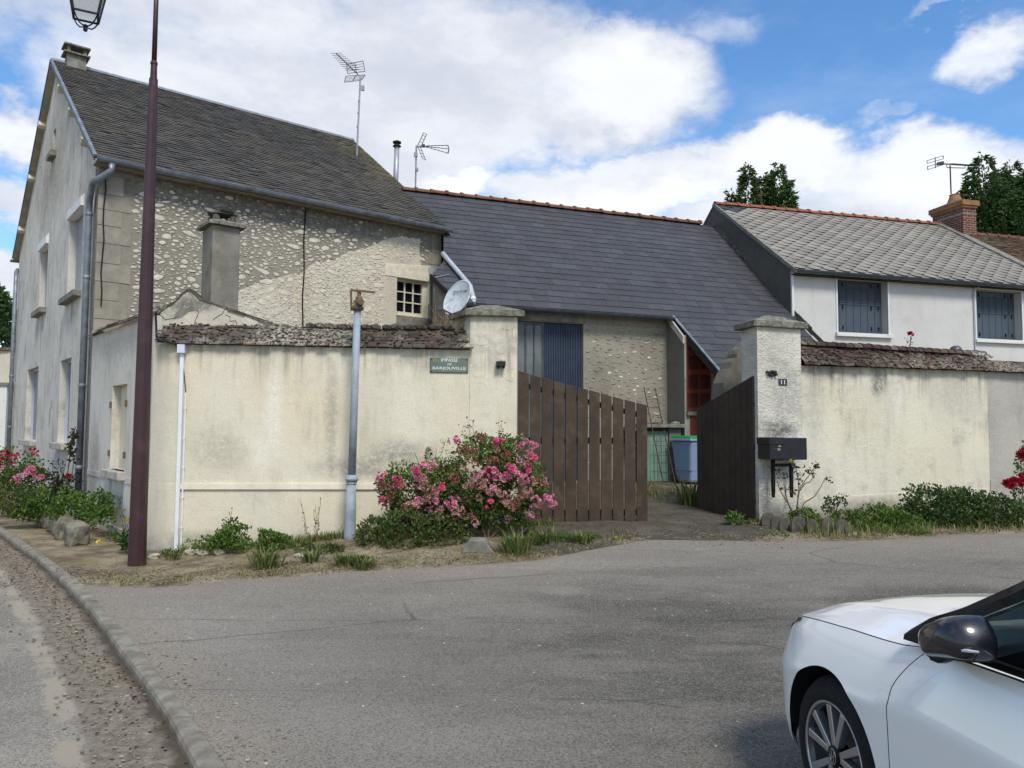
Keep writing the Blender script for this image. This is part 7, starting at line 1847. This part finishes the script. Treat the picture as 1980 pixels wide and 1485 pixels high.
# --- weeds along the front wall
o = shrub('ivy_patch', 'green ivy and nettles at the wall foot right of the white conduit', 'ivy', onground(470, 1062), [EE(465, 1040, 48, 24, 10.0, .22), EE(390, 1050, 32, 14, 10.0, .18), EE(520, 1046, 45, 18, 10.0, .22), EE(500, 1042, 40, 18, 10.0, .2), EE(430, 1048, 30, 14, 10.0, .2), EE(448, 1018, 16, 16, 10.1, .12)], 4600, .04, .03, M['leaf_fresh'], gap=.12, up=.5)
mb = MB(); stems(mb, at(446, 1020, 10.1), [at(449, 985, 10.1)], .006, 0, .02); mb.build('stem', M['stem_brown'], o); mb = MB()
for _ in range(9): mb.leaf(at(449 + rr(-8, 8), rr(985, 1008), 10.1), rdir(), rdir(), .06, .04, 0)
mb.build('dry_leaf', M['leaf_tall'], o, recalc=False)
o = thing('weed_plant', 'two tall thin weed stalks against the cream wall left of the old post', 'weed', onground(608, 1052))
mb = MB(); stems(mb, at(612, 1050, 10.0), [at(620, 962, 10.1), at(610, 975, 10.1), at(607, 985, 10.1)], .006, 0, .02); stems(mb, at(596, 1048, 10.0), [at(580, 966, 10.1), at(588, 1010, 10.1)], .005, 0, .02); stems(mb, at(648, 1048, 10.1), [at(662, 1012, 10.1)], .006, 0, .02); mb.build('stem', M['stem'], o)
mb = MB()
for _ in range(60):
    t = rr(0, 1); s = random.choice(((612, 1045, 620, 962), (596, 1045, 580, 966), (612, 1045, 607, 985))); mb.leaf(at(lerp(s[0], s[2], t), lerp(s[1], s[3], t), 10.05), (rdir() + UP*.5).normalized(), rdir(), .05*(1.3 - t), .012, 0)
mb.build('leaves', M['leaf_tall'], o, recalc=False)
o = thing('weed_plant', 'feathery green weed rising beside the left of the pink rose bush', 'weed', onground(828, 1030))
mb = MB(); stems(mb, at(828, 960, 10.5), [at(829, 866, 10.5), at(845, 868, 10.5), at(862, 850, 10.5)], .006, 0, .02); mb.build('stem', M['stem'], o); mb = MB()
for _ in range(150): t = rr(0, 1); s = rr(-1, 1); mb.leaf(at(828.5 + s*9*(1.1 - t), lerp(912, 868, t), 10.5), V((s*1.2, rr(-.4, .4), .5)).normalized(), V((0, -1, .4)), .05, .010, 0)
for _ in range(26): mb.leaf(at(862 + rr(-12, 8), rr(850, 890), 10.5), (rdir() + UP*.2).normalized(), rdir(), .06, .012, 0)
mb.build('leaves', M['leaf_fresh'], o, recalc=False)
tufts = [(515, 1098, 70, .3, 'wide grass tuft on the bare earth below the green ivy'), (602, 1086, 40, .22, 'small grass tuft on the earth between ivy and old post'), (668, 1094, 60, .2, 'spreading grass tuft at the foot of the old post'), (705, 1100, 50, .18, 'flat grass tuft in front of the low dense shrub'),
         (1000, 1070, 80, .36, 'tall grass clump at the right foot of the rose bush'), (1055, 1050, 50, .28, 'grass clump under the left end of the gate leaf'), (1125, 1052, 60, .2, 'low grass tuft on the gravel before the gate middle'), (335, 1082, 26, .16, 'tiny grass tuft at the foot of the white conduit')]
for a, b, n, h, lab in tufts:
    p = onground(a, b); mb = MB(); grass(mb, p, n*2, h, h*.55, 0, .007, .9); o = mb.build('grass_tuft', M['grass'], recalc=False); tag(o, lab, 'grass tuft', 'grass tufts along the wall')
for a, b, lab in ((1013, 1038, 'tiny yellow flower in the grass just below the roses'), (1030, 1027, 'tiny yellow flower before the left end of the gate'), (1190, 1035, 'tiny yellow flower on the gravel before the gate')):
    p = onground(a, b + 8); o = thing('yellow_flower', lab, 'flower', p, 'yellow dandelion flowers'); mb = MB(); mb.tube([p, at(a, b, p.y)], .004, 5); mb.build('stem', M['stem'], o); put_bloom(o, BL_yel[0], at(a, b, p.y - .02), 1.3)
# leaning concrete block and pale stones
p = onground(925, 1068); mb = MB()
k = p.y/FPX; pts = [(-32, -1), (31, -1), (14, 25), (-17, 25)]
mb.prism([p + V((x*k, -.06, z*k)) for x, z in pts], V((0, .22, 0)))
tag(mb.build('concrete_block', M['concrete'], bev=.015), 'flat topped concrete block half sunk beside the rose bush', 'block')
for a, b, s, lab in ((372, 1072, .075, 'pale broken stone right of the white conduit foot'), (392, 1074, .06, 'small pale stone beside the broken stone at the conduit'), (426, 1072, .06, 'rounded pale stone below the ivy'), (298, 1080, .06, 'flat whitish stone right of the street lamp foot'), (578, 1078, .045, 'small pale stone between the tufts below the wall')):
    p = onground(a, b); mb = MB(); mb.rock(p + UP*s*.4, s*1.2, s, s*.7, 0, jit=.3, boxy=.3, sub=2); tag(mb.build('pale_stone', M['rubble']), lab, 'stone', 'pale stones on the bare earth')
# scattered stuff: gravel, litter, short grass
def verge_pts(n, x0, x1, y0=None, w=1.6, inner=.0):
    out = []
    while len(out) < n:
        px_ = rr(x0, x1); e = ye(px_); out.append(V((px_, e + rr(-.12, w)*rr(.2, 1), 0)))
    return out
def wall_front(x):  # y of the front wall line
    t = (x - F.p.x)/F.a.x; y = F.p.y + F.a.y*t
    if x > 3.5: t = (x - RW.p.x)/RW.a.x; y = RW.p.y + RW.a.y*t
    return y
mb = MB()
for p in verge_pts(2600, -6.3, 9) + [V((xkl(y) - abs(random.gauss(0, .28)), y, 0)) for y in [rr(3.6, 12) for _ in range(1300)]] + [V((xkr(y) + abs(random.gauss(0, .2)), y, 0)) for y in [rr(3.6, 9) for _ in range(260)]]:
    if p.x < xkl(p.y): z = -.055
    else:
        z = gz(p.x, p.y) + .012
        if p.x > -4.3 and p.y > wall_front(p.x) - .05 and not (.2 < p.x < 3.6): continue
    s = rr(.004, .012); mb.rock(V((p.x, p.y, z + s*.3)), s*1.3, s, s*.6, 0, jit=.3)
tag(mb.build('gravel', M['chip'], recalc=False), 'loose pale gravel scattered along the verge and gutter', 'gravel', kind='stuff')
mb = MB()
for p in verge_pts(1700, -6.3, 9, w=1.9) + [V((rr(.3, 3.5), rr(9.4, 13), 0)) for _ in range(500)] + [V((xkl(y) - abs(random.gauss(0, .22)), y, 0)) for y in [rr(3.6, 12) for _ in range(700)]]:
    z = -.05 if p.x < xkl(p.y) else gz(p.x, p.y) + .03
    mb.leaf(V((p.x, p.y, z)), V((rr(-1, 1), rr(-1, 1), rr(-.1, .35))).normalized(), (UP + rdir()*.5), rr(.015, .038), rr(.01, .02), 0, .4)
tag(mb.build('leaf_litter', M['litter'], recalc=False), 'dry brown leaf litter scattered over the earth and drive', 'leaf litter', kind='stuff')
mb = MB()
for k in range(2300):
    x = rr(-4.4, .6); w = wall_front(x); y = w - abs(random.gauss(0, .16)) - .03; grass(mb, V((x, y, gz(x, y))), 2, rr(.06, .17), .05, 0, .005, .6)
for k in range(900):
    x = rr(-4.6, 1.6); y = ye(x) + abs(random.gauss(.2, .3)); grass(mb, V((x, y, gz(x, y))), 2, rr(.04, .1), .05, 1, .005, .9)
for k in range(900):
    x = rr(3.9, 9); w = wall_front(x); y = lerp(ye(x), w - .05, rr(.02, 1)); grass(mb, V((x, y, gz(x, y))), 3, rr(.08, .25), .07, 0 if random.random() < .75 else 1, .006, .6)
for k in range(420):
    x = rr(1.0, 3.3); y = rr(13.6, 16.4)
    if abs(x - (1.4 + (y-13.6)*.3)) < .5: continue
    grass(mb, V((x, y, gz(x, y) + .02)), 4, rr(.06, .16), .1, 1 if random.random() < .6 else 0, .006, .8)
for k in range(160):
    y = rr(5, 6.6); x = xkl(y) - rr(.0, .3); grass(mb, V((x, y, -.06)), 3, rr(.02, .05), .05, 0, .004, 1.2)
tag(mb.build('short_grass', [M['grass'], M['grass_dry']], recalc=False), 'thin short grass growing along the foot of the walls', 'grass', kind='stuff')
# --- right bed
def sap(o, Y, segs, leaves, n, Ll, mat):
    mb = MB()
    for s in segs:
        pts = [at(a, b, Y + rr(-.05, .05)) for a, b in s]; mb.tube(pts, [.010*(1 - .65*i/len(pts)) for i in range(len(pts))], 5, cap=False)
    mb.build('stem', M['stem_brown'], o, recalc=False); mb = MB()
    for a, b, r in leaves:
        for _ in range(n): mb.leaf(at(a + rr(-r, r), b + rr(-r*.7, r*.7), Y + rr(-.12, .08)), (rdir() - UP*.2).normalized(), (rdir() + V((0, -.8, .5))), Ll*rr(.7, 1.2), Ll*.6, 0)
    mb.build('leaves', mat, o, recalc=False)
o = thing('rose_sapling', 'bare stemmed rose sapling in front of the black letter box', 'rose', onground(1540, 1003))
sap(o, 11.15, [[(1541, 1000), (1543, 960), (1545, 945), (1560, 925), (1572, 908), (1578, 897)], [(1544, 998), (1555, 972), (1575, 960), (1588, 940), (1595, 925)], [(1538, 1000), (1522, 970), (1514, 958), (1507, 945), (1503, 930)], [(1540, 985), (1545, 950), (1543, 925), (1537, 895)], [(1528, 985), (1520, 960), (1518, 945)], [(1545, 950), (1556, 935), (1566, 932), (1575, 918)]],
    [(1545, 915, 9), (1540, 900, 7), (1513, 920, 8), (1518, 945, 7), (1575, 900, 6), (1570, 915, 5), (1600, 926, 9), (1505, 910, 5), (1560, 905, 6), (1580, 900, 4), (1548, 930, 5), (1532, 950, 5)], 11, .055, M['leaf_tall'])
put_bloom(o, BL_yel[0], at(1533, 891, 11.05), 1.5)
o = thing('small_shrub', 'small dark leafed shrub right of the rose sapling', 'shrub', onground(1615, 1000))
sap(o, 11.3, [[(1612, 1000), (1605, 980), (1600, 968)], [(1614, 1000), (1620, 975), (1628, 960)], [(1613, 1000), (1612, 970)]], [(1612, 980, 20), (1605, 970, 14), (1625, 966, 13), (1598, 985, 9)], 42, .055, M['leaf_dark'])
Y2 = 11.3
o = shrub('ivy_bush', 'large dark green ivy bush along the foot of the right wall', 'bush', onground(1860, 1030), [EE(1800, 975, 55, 40, Y2, .4), EE(1860, 985, 65, 42, Y2, .42), EE(1920, 990, 60, 36, Y2, .4), EE(1830, 1005, 60, 26, Y2 - .15, .35), EE(1975, 1000, 40, 30, Y2, .35), EE(1765, 995, 30, 28, Y2, .3), EE(1850, 955, 20, 16, Y2 + .2, .2)], 7500, .05, .04, M['leaf_dark'], gap=.2, up=.5)
o = shrub('yellow_green_plant', 'yellow green low plant behind the scalloped edging stones', 'plant', onground(1560, 1018), [EE(1560, 1000, 36, 17, 11.1, .22), EE(1640, 1005, 40, 17, 11.1, .25), EE(1700, 1000, 45, 22, 11.2, .28), EE(1740, 1008, 40, 20, 11.0, .25), EE(1600, 1010, 40, 14, 11.0, .2)], 4600, .05, .03, M['leaf_fresh'], gap=.35, up=.6)
o = thing('red_rose', 'tall rose with large deep red blooms at the right edge of the wall', 'rose', onground(1975, 1005))
mb = MB(); stems(mb, at(1975, 1000, 11.4), [at(1958, 950, 11.4), at(1968, 945, 11.4), at(1975, 880, 11.4), at(1980, 870, 11.4), at(1990, 900, 11.4)], .009, 0, .02); mb.build('stem', M['stem'], o)
mb = MB(); foliage(mb, [EE(1985, 900, 18, 40, 11.4, .15), EE(1975, 965, 18, 30, 11.4, .15)], 500, .06, .04, 0); mb.build('leaves', M['leaf_fresh'], o, recalc=False)
for a, b, s in ((1950, 933, 1.5), (1962, 928, 1.6), (1975, 930, 1.5), (1982, 922, 1.5), (1977, 880, 1.5), (1985, 872, 1.4), (1955, 938, 1.2)): put_bloom(o, random.choice(BL_red), at(a, b, 11.2), s)
o = thing('gate_weed', 'leafy green weed at the foot of the open gate leaf', 'weed', onground(1420, 1018)); mb = MB()
foliage(mb, [EE(1420, 1005, 16, 12, 11.0, .1), EE(1410, 998, 8, 8, 11.0, .06)], 160, .06, .04, 0, .6); mb.build('leaves', M['leaf_fresh'], o, recalc=False)
# scalloped edging
ed = [(1487, 1018, 1), (1503, 1022, .8), (1518, 1026, .7), (1545, 1028, 1), (1572, 1030, .8), (1603, 1030, 1), (1630, 1032, .9)]
for i, (a, b, s) in enumerate(ed):
    p = onground(a, b); w = .10*s + .02; mb = MB(); pts = [(-w, 0)] + [(-w*math.cos(PI*k/8), .10 + w*math.sin(PI*k/8)) for k in range(9)] + [(w, 0)]
    mb.prism([p + V((RW.a.x*x, RW.a.y*x, z - .02)) for x, z in pts], V((0, .06, 0)))
    tag(mb.build('lawn_edging', M['edging'], bev=.008), ['scalloped edging block touching the foot of the right pillar', 'second scalloped edging block from the right pillar', 'third scalloped edging block from the right pillar', 'middle scalloped edging block in the row before the rose sapling', 'third scalloped edging block from the ivy side', 'second scalloped edging block from the ivy side', 'scalloped edging block nearest the ivy bush'][i], 'edging block', 'scalloped edging blocks before the right wall')
# valerian on the right coping, dry grass on the left coping
o = thing('valerian', 'thin red valerian stalk growing out of the right wall coping', 'plant', RW.p3(1757, 698, -.1)); Yv = o.location.y
mb = MB(); mb.tube([at(1756, 700, Yv), at(1759, 675, Yv), at(1761, 650, Yv)], .007, 5); mb.build('stem', M['stem'], o); put_bloom(o, BL_red[0], at(1761, 645, Yv), .9); mb = MB()
for _ in range(40): mb.leaf(at(1757 + rr(-9, 9), rr(655, 695), Yv), (rdir() + UP*.2).normalized(), rdir(), .05, .02, 0)
mb.build('leaves', M['leaf_tall'], o, recalc=False)
o = thing('dry_weed', 'dry straw coloured weeds on the tile coping beside the satellite dish', 'weed', F.p3(875, 648, -.15)); mb = MB()
for _ in range(46):
    b = F.p3(rr(845, 900), 650, -.18); d = V((rr(-.7, .7), rr(-.2, .2), 1)).normalized(); L_ = rr(.12, .5); mb.tube([b, b + d*L_*.5, b + d*L_ + V((rr(-.1, .1), 0, -.03))], .0035, 4, cap=False)
mb.build('stalks', M['twig_dry'], o, recalc=False)
mb = MB()
for px_, py_, rx_, ry_, n_ in ((545, 1058, 26, 9, 420), (590, 1060, 24, 10, 420), (640, 1062, 30, 10, 480), (700, 1086, 26, 9, 300), (1000, 1052, 22, 12, 380), (1040, 1046, 24, 12, 400), (1090, 1042, 26, 9, 320), (1140, 1038, 20, 7, 220), (330, 1070, 18, 8, 200), (215, 1040, 22, 12, 380), (180, 1010, 20, 10, 300), (1460, 1012, 22, 6, 160), (1500, 1034, 24, 6, 200), (1690, 1022, 40, 9, 500), (1760, 1028, 40, 8, 400)):
    p = onground(px_, py_ + ry_*.6); k = p.y/FPX
    foliage(mb, [(p + UP*ry_*k*.5, rx_*k, .16, ry_*k)], n_, .045, .018, 0 if random.random() < .7 else 1, .7, .2, .2, 3)
tag(mb.build('weeds', [M['leaf_low'], M['leaf_fresh']], recalc=False), 'patchy low weeds spreading along the foot of the walls', 'weeds', kind='stuff')
# iris clump in the yard
p = onground(1346, 980); mb = MB(); grass(mb, p + V((-.05, .1, 0)), 90, .62, .22, 0, .016, .8); tag(mb.build('iris_clump', M['grass'], recalc=False), 'clump of sword leaved plants beside the open gate leaf', 'plant')

# ---------------------------------------------------------------- trees
def conifer(label, px, ptop, pbase, half, Y, spires, n, mat, low):
    c = at(px, 700, Y); root = thing('conifer_tree', label, 'tree', V((c.x, c.y, 0)), 'conifers behind the roofs'); ztop = at(px, ptop, Y).z; k = Y/FPX
    mb = MB(); mb.tube([V((c.x, c.y, -.3)), V((c.x + .1, c.y, ztop*.5)), V((c.x, c.y, ztop*.92))], [.34, .24, .04], 8); 
    mb.build('trunk', M['bark'], root)
    mb = MB()
    for sx, st, sw in spires:
        b = at(px + sx, st, Y + rr(-.8, .8)); H_ = b.z - low
        cnt = int(n*sw)
        for _ in range(cnt):
            t = rr(0, 1)**.75; h = H_*t; r = (sw*half*k)*(.08 + .92*min(1, (h + .1)/(2.6))**.8)*(1 + .1*t); a = rr(0, 2*PI)
            q = noise.noise(V((math.cos(a)*1.5 + b.x, math.sin(a)*1.5, h*1.1)))
            rad = r*rr(.3, 1.0)**.6*(1 + .5*q); p = V((b.x + math.cos(a)*rad, b.y + math.sin(a)*rad*.8, b.z - h + rr(-.1, .15)))
            if noise.noise(p*1.7) < -.36: continue
            d = V((math.cos(a), math.sin(a), rr(-.9, .35))).normalized()
            for _k in range(2): mb.leaf(p + rdir()*.06, (d + rdir()*.45).normalized(), rdir(), rr(.16, .36), rr(.05, .10), 0, .4)
    mb.build('crown', mat, root, recalc=False); return root
conifer('small conifer with split tops peeping over the barn and white house ridge', 1475, 318, 420, 42, 37, [(-30, 322, .62), (28, 320, .75), (0, 345, .7), (48, 350, .55), (-62, 372, .5), (12, 335, .4)], 5200, M['conifer'], 5.5)
conifer('large dark conifer behind the brick chimney', 1935, 297, 470, 70, 41, [(-35, 300, .6), (20, 318, .75), (60, 325, .7), (-60, 345, .45), (0, 330, .8), (-5, 360, .8), (90, 340, .7)], 7000, M['conifer_b'], 6.0)
def broad(label, px, Y, ells, n, mat, Ll):
    c = at(px, 760, Y); root = thing('leafy_tree', label, 'tree', V((c.x, c.y, 0))); mb = MB(); mb.tube([V((c.x, c.y, -.3)), V((c.x, c.y, 3)), V((c.x + .3, c.y, 6))], [.3, .22, .1], 8); mb.build('trunk', M['bark'], root)
    mb = MB(); foliage(mb, ells, n, Ll, Ll*.6, 0, .2, .3, .3, .8); mb.build('crown', mat, root, recalc=False)
broad('dark green tree at the far left behind the cream wall', 5, 42, [EE(0, 625, 34, 42, 42, 1.6), EE(-30, 600, 40, 50, 42, 1.8), EE(20, 650, 20, 25, 41, 1.2), EE(-2, 580, 12, 18, 42, .8)], 4200, M['tree_left'], .32)
# ---------------------------------------------------------------- camera, sky, sun
cam = bpy.data.cameras.new('camera'); cam.sensor_width = 36; cam.lens = 36*FPX/FW; cam.clip_end = 3000; cam.clip_start = .05
co = bpy.data.objects.new('camera', cam); COL.objects.link(co); co.matrix_world = Matrix.Translation(CAM) @ RC.to_4x4(); scene.camera = co
w = bpy.data.worlds.new('World'); scene.world = w; w.use_nodes = True; T = w.node_tree
bg = T.nodes['Background']
SUN_EL, SUN_AZ = R_(52), R_(158)     # azimuth clockwise from +Y: behind the camera, to the right
sky = T.nodes.new('ShaderNodeTexSky'); sky.sky_type = 'NISHITA'; sky.sun_disc = False; sky.sun_elevation = SUN_EL; sky.sun_rotation = SUN_AZ
sky.air_density = 1.0; sky.dust_density = .6; sky.ozone_density = 2.5
class W(NT):
    def __init__(s): s.t = T; s._uv = s._ob = s._isl = None
n = W()
tc = n.n('ShaderNodeTexCoord'); vec = tc.outputs['Generated']
x, y, z = n.sep(vec)
azim = n.ma('ARCTAN2', x, y); elev = n.ma('ARCSINE', z)
cb = n.n('ShaderNodeCombineXYZ'); n.L(azim, cb.inputs[0]); n.L(elev, cb.inputs[1])
ae = cb.outputs[0]
def pxae(px, py): d = ray(px, py).normalized(); return math.atan2(d.x, d.y), math.asin(d.z)
warp = n.noise(n.scale(vec, (1, 1, 1.6)), 3.2, 7, .62, w=True)
wv = n.n('ShaderNodeVectorMath', operation='SUBTRACT'); n.L(warp, wv.inputs[0]); wv.inputs[1].default_value = (.5, .5, .5)
ws = n.n('ShaderNodeVectorMath', operation='SCALE'); n.L(wv.outputs[0], ws.inputs[0]); ws.inputs['Scale'].default_value = .24
wa = n.n('ShaderNodeVectorMath', operation='ADD'); n.L(ae, wa.inputs[0]); n.L(ws.outputs[0], wa.inputs[1])
flat = n.n('ShaderNodeVectorMath', operation='MULTIPLY'); n.L(wa.outputs[0], flat.inputs[0]); flat.inputs[1].default_value = (1, 1, 0)
aew = flat.outputs[0]
def blob(px, py, rx, ry, wt=1.0):
    a, e = pxae(px, py); a1, _ = pxae(px + 50, py); _, e1 = pxae(px, py - 50)
    x_ = n.n('ShaderNodeVectorMath', operation='SUBTRACT'); n.L(aew, x_.inputs[0]); x_.inputs[1].default_value = (a, e, 0)
    y_ = n.n('ShaderNodeVectorMath', operation='DIVIDE'); n.L(x_.outputs[0], y_.inputs[0]); y_.inputs[1].default_value = (abs(a1-a)*rx/50, abs(e1-e)*ry/50, 1)
    l = n.n('ShaderNodeVectorMath', operation='LENGTH'); n.L(y_.outputs[0], l.inputs[0]); return n.mr(l.outputs['Value'], 1.25, .45, 0, wt)
def union(bl):
    r = bl[0]
    for b in bl[1:]: r = n.ma('MAXIMUM', r, b)
    return r
CL = [(480, 60, 560, 250), (800, 180, 420, 170), (1130, 200, 260, 120), (560, 300, 420, 160), (905, 345, 110, 50), (1200, 370, 260, 75), (1450, 340, 240, 75), (1790, 340, 330, 95), (1900, 110, 140, 80, .85), (1390, 70, 120, 70, .5),
      (40, 260, 110, 75), (20, 570, 90, 70), (1640, 420, 500, 90), (1850, 5, 110, 18, .5), (300, 200, 240, 190), (1690, 240, 70, 28, .45), (250, 420, 420, 60)]
dens = union([blob(*b) for b in CL])
fine = n.noise(n.scale(vec, (1, 1, 1.8)), 7, 9, .62)
front = n.mr(y, .1, .4)
gen = n.mr(n.noise(n.scale(vec, (1, 1, 2.2)), 2.6, 9, .62), .44, .60)
above = n.mr(elev, .55, .8)
gen2 = n.mul(gen, n.ma('MAXIMUM', n.ma('SUBTRACT', 1.0, front), above))
dens = n.ma('MAXIMUM', n.mul(dens, front), gen2)
dd = n.ma('ADD', dens, n.mul(n.ma('SUBTRACT', fine, .5), 1.7))
mask = n.mr(dd, .05, 1.0)
thin = n.mul(n.mr(n.noise(n.scale(vec, (1, 1, 2.5)), 4.5, 8, .6), .45, .75), .2)
mask = n.ma('MAXIMUM', mask, thin)
br = n.noise(n.scale(vec, (1, 1, 2.2), (.3, .1, .05)), 4.2, 7, .6)
cloud = n.mix(n.mr(br, .36, .66), (3.7, 3.9, 4.4, 1), (5.1, 5.25, 5.5, 1))
bright = union([blob(*b) for b in [(900, 340, 90, 45), (1250, 385, 200, 45), (1500, 330, 200, 60), (1800, 330, 260, 80), (1900, 110, 90, 50), (1180, 200, 160, 70), (30, 265, 60, 50)]])
cloud = n.mix(n.mul(bright, .8), cloud, (5.75, 5.85, 5.95, 1))
hsv = n.n('ShaderNodeHueSaturation'); n.L(sky.outputs[0], hsv.inputs['Color']); hsv.inputs['Saturation'].default_value = 1.22; hsv.inputs['Value'].default_value = 1.12
n.L(n.mix(n.mul(mask, .96), hsv.outputs[0], cloud), bg.inputs[0]); bg.inputs[1].default_value = .102
sl_ = bpy.data.lights.new('sun', 'SUN'); sl_.energy = 1.75; sl_.angle = R_(16); sl_.color = (1, .945, .86)
so_ = bpy.data.objects.new('sun', sl_); COL.objects.link(so_)
sd = V((math.sin(SUN_AZ)*math.cos(SUN_EL), math.cos(SUN_AZ)*math.cos(SUN_EL), math.sin(SUN_EL)))
so_.rotation_euler = sd.to_track_quat('Z', 'Y').to_euler(); so_.location = sd*60
vs_ = scene.view_settings; vs_.view_transform = 'Standard'; vs_.look = 'None'; vs_.exposure = 0.86; vs_.gamma = 1; vs_.use_curve_mapping = False
scene.cycles.use_denoising = True
try: scene.cycles.denoiser = 'OPENIMAGEDENOISE'
except Exception: pass
scene.cycles.max_bounces = 6; scene.cycles.transparent_max_bounces = 8; scene.cycles.caustics_reflective = False; scene.cycles.caustics_refractive = False
